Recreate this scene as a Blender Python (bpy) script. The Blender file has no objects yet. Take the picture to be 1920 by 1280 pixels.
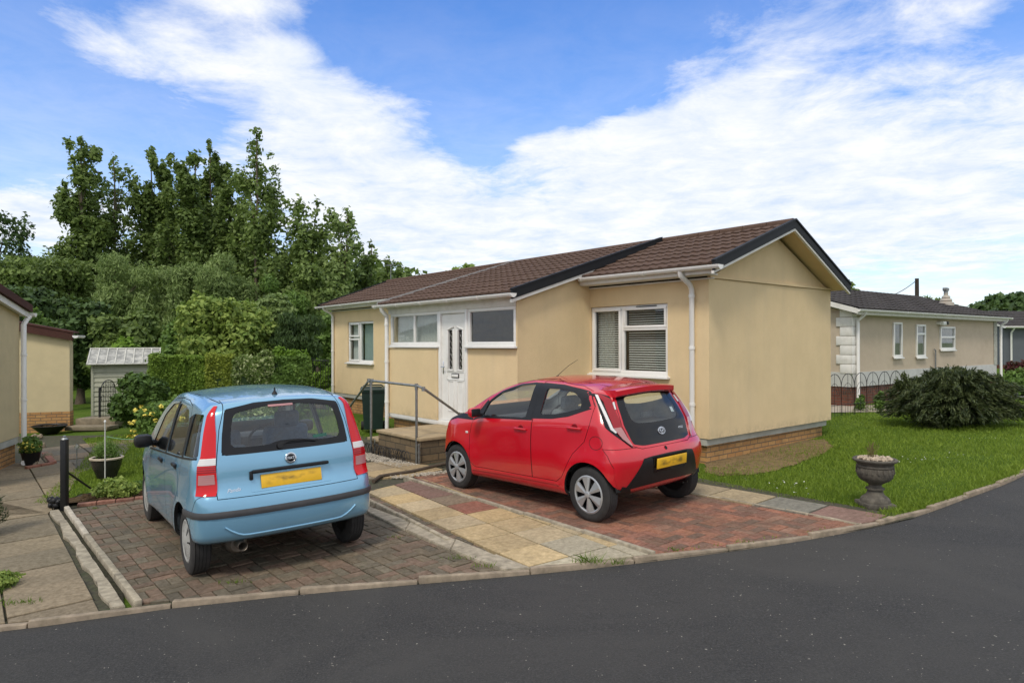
import bpy, bmesh, math, random
import numpy as np
from mathutils import Vector, Matrix
from mathutils.bvhtree import BVHTree
random.seed(7)
R = math.radians
scn = bpy.context.scene
COL = scn.collection

# ------------------------------------------------------------------ camera numbers
CF, CPITCH, CROLL, CH = 1250.0, .0027, -.003, 1.893        # focal length in photo pixels (1920 wide)

def cam_ray(px, py):
    u = (px-960)/CF; v = (py-640)/CF
    cr, sr = math.cos(CROLL), math.sin(CROLL)
    u, v = cr*u+sr*v, -sr*u+cr*v
    c, s = math.cos(CPITCH), math.sin(CPITCH)
    return Vector((u, c-s*(-v), s+c*(-v)))

def gz(x, y):
    """height of the gently tilted ground"""
    return .0249*max(-20, min(20, x))+.0037*(max(-10, min(40, y))-8)

def at_ground(px, py, dz=0.0):
    d = cam_ray(px, py); z = 0
    for _ in range(25):
        t = (z-CH)/d.z; x, y = d.x*t, d.y*t; z = gz(x, y)+dz
    return Vector((x, y, z))

def at_depth(px, py, Y):
    d = cam_ray(px, py); return Vector((d.x*Y/d.y, Y, CH+d.z*Y/d.y))

# ------------------------------------------------------------------ bookkeeping
def tag(o, label=None, cat=None, group=None, kind=None):
    if label: o['label'] = label
    if cat: o['category'] = cat
    if group: o['group'] = group
    if kind: o['kind'] = kind
    return o

def empty(name, loc=(0, 0, 0), rz=0.0, label=None, cat=None, group=None):
    o = bpy.data.objects.new(name, None); COL.objects.link(o)
    o.location = loc; o.rotation_euler = (0, 0, rz); o.empty_display_size = .2
    return tag(o, label, cat, group)

def link(name, me, mat=None, parent=None, loc=None, rz=0.0):
    o = bpy.data.objects.new(name, me); COL.objects.link(o)
    if mat is not None:
        for m in (mat if isinstance(mat, (list, tuple)) else [mat]): me.materials.append(m)
    if parent is not None: o.parent = parent
    if loc is not None: o.location = loc
    if rz: o.rotation_euler = (0, 0, rz)
    return o

def copy_tree(o, parent=None):
    c = o.copy(); COL.objects.link(c)
    if parent is not None: c.parent = parent
    for ch in [q for q in bpy.data.objects if q.parent == o]: copy_tree(ch, c)
    return c

def sharp(me, deg=35):
    me.shade_smooth()
    bm = bmesh.new(); bm.from_mesh(me)
    lim = R(deg)
    for e in bm.edges:
        e.smooth = not (len(e.link_faces) != 2 or e.calc_face_angle(0) > lim)
    bm.to_mesh(me); bm.free()

class MB:
    """collects shapes into one mesh"""
    def __init__(s): s.bm = bmesh.new()
    def box(s, c, d, rot=None, bev=0.0):
        g = bmesh.ops.create_cube(s.bm, size=1)['verts']
        M = Matrix.Translation(Vector(c)) @ (rot.to_4x4() if rot is not None else Matrix.Identity(4)) @ Matrix.Diagonal((*d, 1))
        bmesh.ops.transform(s.bm, matrix=M, verts=g)
        if bev > 0:
            es = list({e for v in g for e in v.link_edges})
            bmesh.ops.bevel(s.bm, geom=es, offset=bev, segments=2, profile=.5, affect='EDGES')
        return s
    def bx(s, x0, x1, y0, y1, z0, z1, bev=0.0):
        return s.box(((x0+x1)/2, (y0+y1)/2, (z0+z1)/2), (abs(x1-x0), abs(y1-y0), abs(z1-z0)), bev=bev)
    def tube(s, pts, r, seg=10, cap=True, r2=None):
        pts = [Vector(p) for p in pts]; n = len(pts)
        rings = []
        up = None
        for i, p in enumerate(pts):
            t = (pts[min(i+1, n-1)]-pts[max(i-1, 0)]).normalized()
            if up is None:
                up = Vector((0, 0, 1)) if abs(t.z) < .9 else Vector((1, 0, 0))
            a = t.cross(up)
            if a.length < 1e-4: a = t.cross(Vector((0, 1, 0)))
            a.normalize(); b = a.cross(t).normalized(); up = b
            rr = r if r2 is None else r+(r2-r)*i/(n-1)
            if isinstance(r, (list, tuple)): rr = r[i]
            rings.append([s.bm.verts.new(p+a*rr*math.cos(2*math.pi*k/seg)+b*rr*math.sin(2*math.pi*k/seg)) for k in range(seg)])
        for i in range(n-1):
            for k in range(seg):
                s.bm.faces.new((rings[i][k], rings[i][(k+1) % seg], rings[i+1][(k+1) % seg], rings[i+1][k]))
        if cap:
            s.bm.faces.new(rings[0][::-1]); s.bm.faces.new(rings[-1])
        return s
    def lathe(s, prof, c=(0, 0, 0), seg=32, axis='Z', cap=True):
        """prof: list of (r, h)"""
        c = Vector(c); rings = []
        for r, h in prof:
            ring = []
            for k in range(seg):
                a = 2*math.pi*k/seg
                p = (r*math.cos(a), r*math.sin(a), h)
                if axis == 'Y': p = (p[0], p[2], -p[1])
                elif axis == 'X': p = (p[2], p[0], p[1])
                ring.append(s.bm.verts.new(c+Vector(p)))
            rings.append(ring)
        for i in range(len(rings)-1):
            for k in range(seg):
                s.bm.faces.new((rings[i][k], rings[i][(k+1) % seg], rings[i+1][(k+1) % seg], rings[i+1][k]))
        if cap:
            if prof[0][0] > 1e-4: s.bm.faces.new(rings[0][::-1])
            if prof[-1][0] > 1e-4: s.bm.faces.new(rings[-1])
        bmesh.ops.remove_doubles(s.bm, verts=[v for r_ in rings for v in r_], dist=1e-5)
        return s
    def prism(s, poly, z0, z1):
        """poly in xy, extruded in z"""
        a = [s.bm.verts.new((p[0], p[1], z0)) for p in poly]; b = [s.bm.verts.new((p[0], p[1], z1)) for p in poly]
        n = len(poly)
        s.bm.faces.new(a[::-1]); s.bm.faces.new(b)
        for i in range(n): s.bm.faces.new((a[i], a[(i+1) % n], b[(i+1) % n], b[i]))
        return s
    def prismv(s, poly, fn):
        """poly list of 2D, fn(p, t) -> 3D for t in (0,1)"""
        a = [s.bm.verts.new(fn(p, 0)) for p in poly]; b = [s.bm.verts.new(fn(p, 1)) for p in poly]
        n = len(poly)
        s.bm.faces.new(a[::-1]); s.bm.faces.new(b)
        for i in range(n): s.bm.faces.new((a[i], a[(i+1) % n], b[(i+1) % n], b[i]))
        return s
    def mesh(s, name='m', smooth=None):
        bmesh.ops.recalc_face_normals(s.bm, faces=s.bm.faces[:])
        me = bpy.data.meshes.new(name); s.bm.to_mesh(me); s.bm.free()
        if smooth is not None: sharp(me, smooth)
        return me
    def build(s, name, mat, parent=None, smooth=None, loc=None, rz=0.0):
        return link(name, s.mesh(name, smooth), mat, parent, loc, rz)

def mesh_np(name, verts, faces4=None, faces3=None):
    """fast mesh from numpy arrays"""
    me = bpy.data.meshes.new(name)
    k = 4 if faces4 is not None else 3
    F = faces4 if faces4 is not None else faces3
    nv, nf = len(verts), len(F)
    me.vertices.add(nv); me.vertices.foreach_set('co', np.asarray(verts, np.float32).ravel())
    me.loops.add(nf*k); me.loops.foreach_set('vertex_index', np.asarray(F, np.int32).ravel())
    me.polygons.add(nf); me.polygons.foreach_set('loop_start', np.arange(nf, dtype=np.int32)*k)
    me.update(calc_edges=True)
    return me

# ------------------------------------------------------------------ materials
MATS = {}
class NT:
    def __init__(s, name):
        s.m = bpy.data.materials.new(name); s.m.use_nodes = True; s.t = s.m.node_tree; s.t.nodes.clear()
        s.out = s.t.nodes.new('ShaderNodeOutputMaterial'); s.N = s.t.nodes; s.L = s.t.links
    def n(s, typ, **kw):
        x = s.N.new('ShaderNode'+typ)
        for k, v in kw.items():
            if k.startswith('i_'):
                key = k[2:].replace('_', ' ')
                x.inputs[key].default_value = v
            elif hasattr(x, k): setattr(x, k, v)
        return x
    def l(s, a, b): s.L.new(a, b)
    def ramp(s, fac, stops, interp='LINEAR'):
        r = s.n('ValToRGB'); cr = r.color_ramp; cr.interpolation = interp
        while len(cr.elements) < len(stops): cr.elements.new(.5)
        for e, (p, c) in zip(cr.elements, stops):
            e.position = p; e.color = (*c, 1) if len(c) == 3 else c
        s.l(fac, r.inputs[0]); return r.outputs[0]
    def mix(s, f, a, b, mode='MIX'):
        m = s.n('Mix', data_type='RGBA', blend_type=mode)
        for idx, v in ((0, f), (6, a), (7, b)):
            if hasattr(v, 'is_linked') or hasattr(v, 'links'): s.l(v, m.inputs[idx])
            else: m.inputs[idx].default_value = v if idx == 0 else ((*v, 1) if len(v) == 3 else v)
        return m.outputs[2]
    def math(s, op, a, b=0.0, c=None):
        m = s.n('Math', operation=op)
        for i, v in enumerate((a, b) if c is None else (a, b, c)):
            if hasattr(v, 'links'): s.l(v, m.inputs[i])
            else: m.inputs[i].default_value = v
        return m.outputs[0]
    def noise(s, scale, detail=4, rough=.55, vec=None, dist=0.0, out=0):
        x = s.n('TexNoise'); x.inputs['Scale'].default_value = scale; x.inputs['Detail'].default_value = detail
        x.inputs['Roughness'].default_value = rough; x.inputs['Distortion'].default_value = dist
        if vec is None: vec = s.coord()
        s.l(vec, x.inputs['Vector']); return x.outputs[out]
    def coord(s, kind='Object'):
        if not hasattr(s, '_tc'): s._tc = s.n('TexCoord')
        return s._tc.outputs[kind]
    def world(s):
        if not hasattr(s, '_ge'): s._ge = s.n('NewGeometry')
        return s._ge.outputs['Position']
    def scale(s, vec, v):
        m = s.n('Mapping'); s.l(vec, m.inputs[0]); m.inputs['Scale'].default_value = v; return m.outputs[0]
    def bump(s, h, st=.3, dist=.01, nrm=None):
        b = s.n('Bump'); b.inputs['Strength'].default_value = st; b.inputs['Distance'].default_value = dist
        s.l(h, b.inputs['Height'])
        if nrm is not None: s.l(nrm, b.inputs['Normal'])
        return b.outputs[0]
    def pbr(s, col, rough=.6, metal=0.0, nrm=None, spec=.5, **kw):
        p = s.n('BsdfPrincipled')
        for key, v in (('Base Color', col), ('Roughness', rough), ('Metallic', metal), ('Specular IOR Level', spec)):
            if hasattr(v, 'links'): s.l(v, p.inputs[key])
            elif key == 'Base Color': p.inputs[key].default_value = (*v, 1)
            else: p.inputs[key].default_value = v
        if nrm is not None: s.l(nrm, p.inputs['Normal'])
        for k, v in kw.items():
            i = p.inputs[k.replace('_', ' ')]
            if hasattr(v, 'links'): s.l(v, i)
            else: i.default_value = v
        s.l(p.outputs[0], s.out.inputs[0]); s.p = p
        return s.m

def vary(name, c, amt=.15, scale=6, rough=.6, metal=0.0, bump=0.0, bscale=80, bdist=.004, spec=.5, dirt=None, dscale=1.5, **kw):
    """paint / plaster / plastic with slight tone variation"""
    n = NT(name)
    a = n.noise(scale, 5, .6)
    lo = tuple(x*(1-amt) for x in c); hi = tuple(min(1, x*(1+amt)) for x in c)
    col = n.ramp(a, [(.3, lo), (.7, hi)])
    if dirt:
        d = n.noise(dscale, 8, .7)
        f = n.ramp(d, [(.48, (0, 0, 0)), (.72, (1, 1, 1))])
        col = n.mix(n.math('MULTIPLY', f, dirt[1]), col, dirt[0])
    nr = None
    if bump: nr = n.bump(n.noise(bscale, 4, .6), bump, bdist)
    return n.pbr(col, rough, metal, nr, spec, **kw)
# ================================================================== cars
def interp(pts):
    xs = np.array([p[0] for p in pts], float); ys = np.array([p[1] for p in pts], float)
    n = len(xs); h = np.diff(xs); d = np.diff(ys)/h
    m = np.zeros(n); m[0] = d[0]; m[-1] = d[-1]
    for i in range(1, n-1):
        if d[i-1]*d[i] <= 0: m[i] = 0
        else:
            w1 = 2*h[i]+h[i-1]; w2 = h[i]+2*h[i-1]; m[i] = (w1+w2)/(w1/d[i-1]+w2/d[i])
    def f(x):
        x = min(max(x, xs[0]), xs[-1]); i = min(int(np.searchsorted(xs, x, 'right'))-1, n-2)
        t = (x-xs[i])/h[i]
        return float((1+2*t)*(1-t)**2*ys[i]+t*(1-t)**2*h[i]*m[i]+t*t*(3-2*t)*ys[i+1]+t*t*(t-1)*h[i]*m[i+1])
    return f

class Hull:
    def __init__(s, spec):
        s.sp = spec
        s.top = interp(spec['top']); s.bot = interp(spec['bot']); s.plan = interp(spec['plan'])
        s.sec = interp(spec['sec']); s.rear = interp(spec['rear']); s.front = interp(spec['front'])
        s.XR, s.XF = spec['top'][0][0], spec['top'][-1][0]
    def mapping(s, a, b, c):
        sp = s.sp
        xn = s.XR+(s.XF-s.XR)*(a+1)/2
        t = (c+1)/2
        zb = s.bot(xn); zt = s.top(xn)
        z = zb+t*(zt-zb)
        wr = max(0, min(1, (-.55-a)/.45)); wr = wr*wr*(3-2*wr)
        wf = max(0, min(1, (a-.7)/.3)); wf = wf*wf*(3-2*wf)
        x = xn+wr*(s.rear(z)-s.XR)+wf*(s.front(z)-s.XF)
        ab = abs(b)
        x += wr*sp['rcurve'](ab, z)-wf*sp['fcurve']*ab**2.5
        w = s.plan(x)*s.sec(z-sp['belt'](x))
        y = b*w
        z -= sp['crown']*b*b*max(0, min(1, (t-.55)/.45))
        for f in sp.get('bumps', ()): 
            dx, dy, dz = f(x, y, z, a, b, c); x += dx; y += dy; z += dz
        return (x, y, z)
    def build(s, inset=0.0):
        sp = s.sp
        Lx, Ly, Lz = (s.XF-s.XR)/2, .78, .62
        rr = sp['rad']; r = (rr/Lx, rr/Ly, rr/Lz)
        def axis(n, ri, k=4):
            return list(np.linspace(-1, -1+ri, k, endpoint=False))+list(np.linspace(-1+ri, 1-ri, n, endpoint=False))+list(np.linspace(1-ri, 1, k+1))
        A, B, C = axis(sp['nx'], r[0]), axis(sp['ny'], r[1]), axis(sp['nz'], r[2])
        bm = bmesh.new(); V = {}
        def vert(i, j, k):
            key = (i, j, k)
            if key in V: return V[key]
            p = (A[i], B[j], C[k])
            inn = [max(-1+r[q], min(1-r[q], p[q])) for q in range(3)]
            d = [(p[q]-inn[q])/r[q] for q in range(3)]
            L = math.sqrt(sum(q*q for q in d))
            q3 = [inn[q]+r[q]*d[q]/L for q in range(3)]
            V[key] = bm.verts.new(s.mapping(*q3)); return V[key]
        na, nb, nc = len(A)-1, len(B)-1, len(C)-1
        def quad(f, n1, n2):
            for i in range(n1):
                for j in range(n2): bm.faces.new((f(i, j), f(i+1, j), f(i+1, j+1), f(i, j+1)))
        quad(lambda i, j: vert(i, j, nc), na, nb); quad(lambda i, j: vert(i, nb-j, 0), na, nb)
        quad(lambda i, j: vert(i, 0, j), na, nc); quad(lambda i, j: vert(na-i, nb, j), na, nc)
        quad(lambda i, j: vert(0, nb-i, j), nb, nc); quad(lambda i, j: vert(na, i, j), nb, nc)
        bmesh.ops.recalc_face_normals(bm, faces=bm.faces[:])
        bm.normal_update()
        return bm
    def shell(s, th=.03):
        bm = s.build()
        s.bvh = BVHTree.FromBMesh(bm)
        s.me = bpy.data.meshes.new('hull'); bm.to_mesh(s.me)
        s.vn = [v.normal.copy() for v in bm.verts]
        s.fv = [[v.index for v in f.verts] for f in bm.faces]
        s.vc = [v.co.copy() for v in bm.verts]
        inner = bm.copy()
        for v in inner.verts: v.co = v.co-v.normal*th
        bmesh.ops.reverse_faces(inner, faces=inner.faces[:])
        tmp = bpy.data.meshes.new('t'); inner.to_mesh(tmp); bm.from_mesh(tmp)
        me = bpy.data.meshes.new('shell'); bm.to_mesh(me); bm.free(); inner.free()
        return me
    def smooth_normal(s, p):
        loc, n, idx, dist = s.bvh.find_nearest(p)
        if loc is None: return None
        acc = Vector()
        for i in s.fv[idx]:
            acc += s.vn[i]/((s.vc[i]-loc).length+1e-4)
        return acc.normalized()
    def cast(s, o, d):
        loc, n, idx, dist = s.bvh.ray_cast(Vector(o), Vector(d))
        return loc

def side_ray(u, v, sgn=1): return (u, 3*sgn, v), (0, -sgn, 0)
def rear_ray(u, v, sgn=1): return (-3, u*sgn, v), (1, 0, 0)
DG = math.sqrt(.5)
def diag_ray(u, v, sgn=1):
    # looks at the rear corner diagonally; u runs from the rear face (small) round to the side (large)
    cx, cy = DG*u, DG*u
    return (cx-3*DG, (cy+3*DG)*sgn, v), (DG, -DG*sgn, 0)
def top_ray(u, v, sgn=1): return (u, v*sgn, 4), (0, 0, -1)

def resample(P, n):
    P = [Vector(p) for p in P]; L = [0]
    for a, b in zip(P, P[1:]): L.append(L[-1]+(b-a).length)
    out = []
    for i in range(n):
        t = L[-1]*i/(n-1); k = 0
        while k < len(P)-2 and L[k+1] < t: k += 1
        q = (t-L[k])/max(1e-9, L[k+1]-L[k]); out.append(P[k].lerp(P[k+1], q))
    return out
def smooth_poly(P, it=2, closed=True, keep=()):
    P = [Vector((*p[:2], 0)) for p in P]
    for _ in range(it):
        Q = []; n = len(P)
        rng = range(n) if closed else range(n-1)
        if not closed: Q.append(P[0])
        for i in rng:
            a, b = P[i], P[(i+1) % n]; Q += [a.lerp(b, .25), a.lerp(b, .75)]
        if not closed: Q.append(P[-1])
        P = Q
    return [(p.x, p.y) for p in P]

def rnd(P, r=.03, n=5):
    out = []; P = [Vector(p[:2]) for p in P]; m = len(P)
    for i in range(m):
        a, b, c = P[i-1], P[i], P[(i+1) % m]
        da = min(r, (a-b).length*.45); dc = min(r, (c-b).length*.45)
        p0 = b+(a-b).normalized()*da; p1 = b+(c-b).normalized()*dc
        for k in range(n):
            t = k/(n-1); q = p0*(1-t)**2+b*2*t*(1-t)+p1*t*t; out.append((q.x, q.y))
    return out

def strip(hull, A, B, ray, nu=24, nv=8, off=.002, skirt=.012, sgn=1, closed=False):
    """surface patch between two 2-D polylines projected onto the hull"""
    A = resample([(*a[:2], 0) for a in A], nu+1); B = resample([(*b[:2], 0) for b in B], nu+1)
    bm = bmesh.new(); G = []
    for i in range(nu+1):
        row = []
        for j in range(nv+1):
            p = A[i].lerp(B[i], j/nv)
            o, d = ray(p.x, p.y, sgn)
            loc = hull.cast(o, d)
            if loc is None:
                loc = hull.bvh.find_nearest(Vector(o)+Vector(d)*2.6)[0]
            n = hull.smooth_normal(loc)
            row.append((bm.verts.new(loc+n*off), n))
        G.append(row)
    for i in range(nu):
        for j in range(nv):
            bm.faces.new((G[i][j][0], G[i+1][j][0], G[i+1][j+1][0], G[i][j+1][0]))
    if skirt:
        loop = []
        if closed:
            for side in (0, nv):
                rim = [G[i][side] for i in range(nu+1)]
                low = [bm.verts.new(v.co-n*skirt) for v, n in rim]
                for i in range(nu): bm.faces.new((rim[i][0], low[i], low[i+1], rim[i+1][0]))
        else:
            loop = [G[i][0] for i in range(nu+1)]+[G[nu][j] for j in range(1, nv+1)]+[G[i][nv] for i in range(nu-1, -1, -1)]+[G[0][j] for j in range(nv-1, 0, -1)]
            low = [bm.verts.new(v.co-n*skirt) for v, n in loop]
            m = len(loop)
            for i in range(m): bm.faces.new((loop[i][0], low[i], low[(i+1) % m], loop[(i+1) % m][0]))
    bmesh.ops.remove_doubles(bm, verts=bm.verts[:], dist=1e-5)
    bmesh.ops.recalc_face_normals(bm, faces=bm.faces[:])
    me = bpy.data.meshes.new('patch'); bm.to_mesh(me); bm.free(); sharp(me, 50)
    # make the shell face outwards
    return me

def prism_side(poly, y0, y1):
    m = MB(); m.prismv(poly, lambda p, t: (p[0], y0+(y1-y0)*t, p[1])); return m.mesh()
def prism_rear(poly, x0, x1):
    m = MB(); m.prismv(poly, lambda p, t: (x0+(x1-x0)*t, p[0], p[1])); return m.mesh()
def prism_top(poly, z0, z1):
    m = MB(); m.prismv(poly, lambda p, t: (p[0], p[1], z0+(z1-z0)*t)); return m.mesh()

def grow(poly, d):
    """offset a closed polygon outwards"""
    P = [Vector(p[:2]) for p in poly]; n = len(P)
    ar = sum(P[i].x*P[(i+1) % n].y-P[(i+1) % n].x*P[i].y for i in range(n))
    s = 1 if ar > 0 else -1
    out = []
    for i in range(n):
        a = (P[i]-P[i-1]).normalized(); b = (P[(i+1) % n]-P[i]).normalized()
        na = Vector((a.y, -a.x))*s; nb = Vector((b.y, -b.x))*s
        m = (na+nb); m = m.normalized() if m.length > 1e-6 else na
        k = d/max(.4, m.dot(na)); q = P[i]+m*k; out.append((q.x, q.y))
    return out

def boolean(me, cutters, op):
    """exact boolean of mesh data; returns new mesh"""
    o = bpy.data.objects.new('tmp', me); COL.objects.link(o)
    cs = []
    for c in cutters:
        co = bpy.data.objects.new('tmpc', c); COL.objects.link(co); cs.append(co)
        m = o.modifiers.new('b', 'BOOLEAN'); m.operation = op; m.object = co; m.solver = 'EXACT'
    dg = bpy.context.evaluated_depsgraph_get(); dg.update()
    res = bpy.data.meshes.new_from_object(o.evaluated_get(dg))
    for q in cs+[o]: bpy.data.objects.remove(q)
    return res

def mirror_mesh(me):
    m2 = me.copy()
    for v in m2.vertices: v.co.y = -v.co.y
    m2.flip_normals(); return m2

def fix_normals(hull, me):
    """give cut panels the smooth normals of the uncut hull"""
    me.shade_smooth()
    nl = []
    cache = {}
    cn = [Vector(p.normal) for p in me.polygons]
    for p in me.polygons:
        pn = p.normal
        for li in p.loop_indices:
            vi = me.loops[li].vertex_index
            if vi not in cache:
                co = me.vertices[vi].co
                loc, n, idx, dist = hull.bvh.find_nearest(co)
                cache[vi] = hull.smooth_normal(co) if dist < .004 else None
            h = cache[vi]
            nl.append(h if (h is not None and h.dot(pn) > .55) else pn)
    if len(me.materials) < 2: me.materials.append(None); me.materials.append(M_LINING); me.materials.append(M_DARK)
    for p in me.polygons:
        c = p.center; loc, n, idx, dist = hull.bvh.find_nearest(c)
        if n.dot(p.normal) < -.4: p.material_index = 1
        elif dist > .004 and n.dot(p.normal) < .6: p.material_index = 2
    me.normals_split_custom_set([tuple(n) for n in nl])

def ring_loops(outer, inner, n=64):
    """closed loops resampled from matching start"""
    def cl(P):
        P = list(P); P.append(P[0]); return P
    return cl(outer), cl(inner)
# ================================================================== materials
def glass_mat(name, tint, gloss=.02, dark=0.0):
    n = NT(name)
    ge = n.n('NewGeometry'); dp = n.n('VectorMath', operation='DOT_PRODUCT'); n.l(ge.outputs['Incoming'], dp.inputs[0]); n.l(ge.outputs['Normal'], dp.inputs[1])
    fz = n.math('POWER', n.math('SUBTRACT', 1.0, n.math('ABSOLUTE', dp.outputs['Value'])), 5.0)
    fr = n.math('ADD', n.math('MULTIPLY', fz, .90), .05)
    tr = n.n('BsdfTransparent'); tr.inputs[0].default_value = (*tint, 1)
    gl = n.n('BsdfGlossy'); gl.inputs['Roughness'].default_value = .02; gl.inputs[0].default_value = (1, 1, 1, 1)
    mx = n.n('MixShader')
    f = n.math('ADD', fr, gloss)
    n.l(f, mx.inputs[0]); n.l(tr.outputs[0], mx.inputs[1]); n.l(gl.outputs[0], mx.inputs[2]); n.l(mx.outputs[0], n.out.inputs[0])
    return n.m

def car_paint(name, c, flake=.0):
    n = NT(name)
    a = n.noise(1.3, 3, .5)
    col = n.ramp(a, [(.3, tuple(x*.93 for x in c)), (.7, tuple(min(1, x*1.05) for x in c))])
    # road dust low on the body
    sep = n.n('SeparateXYZ'); n.l(n.coord(), sep.inputs[0])
    d = n.math('MULTIPLY', n.ramp(sep.outputs[2], [(.15, (1, 1, 1)), (.55, (0, 0, 0))]), n.noise(7, 6, .7))
    col = n.mix(n.math('MULTIPLY', d, .20), col, (.16, .14, .12))
    # very slight orange peel so that reflections are not perfect
    nr = n.bump(n.noise(26, 2, .5), .035, .004)
    return n.pbr(col, n.math('ADD', n.math('MULTIPLY', a, .08), .22), flake, nr, .5, Coat_Weight=.9, Coat_Roughness=.05)

M_BLUE = car_paint('blue_paint', (.205, .425, .60), .42)
M_RED = car_paint('red_paint', (.56, .0035, .015), .0)
M_BLKPLAS = vary('black_plastic', (.012, .012, .013), .2, 12, .42, bump=.06, spec=.32)
M_TRIM = vary('grey_trim', (.045, .044, .046), .15, 12, .55, bump=.1)
M_GLOSSBLK = vary('gloss_black', (.006, .006, .007), .1, 3, .08, spec=.35)
M_RUBBER = vary('tyre_rubber', (.022, .021, .021), .25, 14, .85, bump=.2, dirt=((.09, .08, .07), .35))
M_DARK = vary('dark_cavity', (.006, .006, .006), .2, 4, .9)
M_CHROME = vary('chrome', (.75, .76, .78), .03, 8, .14, 1.0)
M_SILVER = vary('silver_wheel', (.50, .51, .52), .06, 9, .32, .55, dirt=((.2, .18, .16), .2))
M_HUBGREY = vary('hubcap_grey', (.42, .42, .40), .10, 9, .5, .2, dirt=((.12, .1, .08), .45))
M_GLASS = glass_mat('car_glass', (.90, .96, .94))
M_LINING = vary('cabin_lining', (.40, .41, .40), .1, 20, .9)
M_GLASSDK = glass_mat('car_glass_tinted', (.45, .52, .50))
M_GLASSCL = glass_mat('clear_glass', (.85, .9, .88))
M_FABRIC = vary('seat_fabric', (.17, .18, .19), .25, 30, .95)
M_FABBLUE = vary('seat_fabric_blue', (.07, .11, .17), .25, 30, .95)
M_DASH = vary('dashboard_plastic', (.05, .05, .055), .2, 10, .7)
def lens(name, c, rough=.12, scale=120):
    n = NT(name)
    w = n.n('TexWave'); w.inputs['Scale'].default_value = scale/6; w.bands_direction = 'Z'
    n.l(n.coord(), w.inputs[0])
    return n.pbr(n.mix(n.math('MULTIPLY', w.outputs[1], .18), c, tuple(x*.55 for x in c)), rough, 0, n.bump(w.outputs[1], .15, .002), .3, Coat_Weight=.45, Coat_Roughness=.03)
M_LENSRED = lens('red_lens', (.60, .004, .008))
M_LENSDK = lens('dark_red_lens', (.30, .008, .014))
M_LENSPINK = lens('pink_lens', (.45, .22, .22))
M_LENSWHITE = lens('white_lens', (.72, .70, .68))
def plate_mat():
    n = NT('number_plate_yellow')
    v = n.scale(n.coord(), (1, 9, 16))
    k = n.noise(1.0, 2, .5, v)
    sep = n.n('SeparateXYZ'); n.l(n.coord('Generated'), sep.inputs[0])
    # rubbed, unreadable characters along the middle of the plate
    mz = n.ramp(sep.outputs[2], [(.1, (0, 0, 0)), (.35, (1, 1, 1)), (.65, (1, 1, 1)), (.9, (0, 0, 0))])
    my = n.ramp(sep.outputs[1], [(.05, (0, 0, 0)), (.18, (1, 1, 1)), (.82, (1, 1, 1)), (.95, (0, 0, 0))])
    f = n.math('MULTIPLY', n.math('MULTIPLY', mz, my), n.ramp(k, [(.38, (0, 0, 0)), (.62, (1, 1, 1))]))
    return n.pbr(n.mix(n.math('MULTIPLY', f, .75), (.80, .46, .02), (.10, .07, .02)), .4)
M_PLATE = plate_mat()
BLUE_AT = (-2.185, 6.18, .633)
RED_AT = (1.4046, 7.5224, .7065)

def flare(x0, r, amt, s_=.16, zc=.30):
    """swelling of the wing round a wheel"""
    def f(x, y, z, a, b, c):
        d = math.hypot(x-x0, z-zc)
        k = math.exp(-((d-r)/s_)**2)*(1 if abs(b) > .9 else 0)*(abs(b)-.9)*10
        return (0, amt*k*(1 if y > 0 else -1), 0)
    return f

BLUE = Hull(dict(
    nx=64, ny=22, nz=26, rad=.085,
    top=[(-.42, 1.470), (-.2, 1.50), (.3, 1.535), (.8, 1.545), (1.2, 1.515), (1.5, 1.43), (1.85, 1.21), (2.14, 1.03), (2.35, .965), (2.8, .84), (2.98, .72)],
    bot=[(-.42, .33), (-.1, .27), (.3, .23), (2.0, .22), (2.98, .24)],
    plan=[(-.62, .700), (-.45, .745), (-.2, .775), (.4, .789), (1.7, .789), (2.3, .765), (2.75, .70), (3.1, .60)],
    sec=[(-.76, .955), (-.60, .985), (-.35, 1.0), (-.1, .998), (0, .98), (.12, .945), (.45, .83), (.56, .775)],
    belt=lambda x: .94+(.7-x)*.055,
    rear=[(.30, -.50), (.36, -.555), (.50, -.575), (.66, -.56), (.72, -.535), (.76, -.50), (.98, -.475), (1.06, -.455), (1.3, -.40), (1.46, -.355), (1.52, -.34)],
    front=[(.2, 2.95), (.4, 3.0), (.7, 2.98), (1.0, 2.9)],
    rcurve=lambda b, z: .10*b**3, fcurve=.18, crown=.045,
    bumps=[flare(0, .33, .02), flare(2.3, .33, .02)]))

RED = Hull(dict(
    nx=64, ny=22, nz=26, rad=.09,
    top=[(-.24, 1.36), (-.05, 1.395), (.2, 1.435), (.6, 1.465), (1.0, 1.475), (1.35, 1.43), (1.75, 1.30), (2.05, 1.15), (2.3, 1.03), (2.6, .945), (2.85, .85), (3.0, .68)],
    bot=[(-.24, .30), (-.05, .26), (.3, .21), (2.0, .20), (3.0, .2)],
    plan=[(-.52, .765), (-.37, .78), (-.15, .790), (.1, .806), (.5, .80), (1.3, .795), (1.9, .80), (2.3, .805), (2.6, .76), (2.9, .64), (3.1, .5)],
    sec=[(-.85, .965), (-.65, .985), (-.45, 1.0), (-.25, .995), (-.08, .985), (.0, .955), (.12, .90), (.36, .80), (.46, .74)],
    belt=lambda x: 1.03+(.9-x)*.07,
    rear=[(.26, -.35), (.36, -.41), (.50, -.455), (.62, -.475), (.70, -.465), (.76, -.435), (.80, -.405), (1.0, -.325), (1.2, -.225), (1.30, -.165), (1.36, -.13)],
    front=[(.2, 2.93), (.4, 2.99), (.7, 3.0), (1.0, 2.9)],
    rcurve=lambda b, z: .11*b**3, fcurve=.30, crown=.04,
    bumps=[flare(0, .33, .028, .14), flare(2.34, .33, .024, .14)]))
def mir(poly): return [(-p[0], p[1]) for p in poly]
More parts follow.
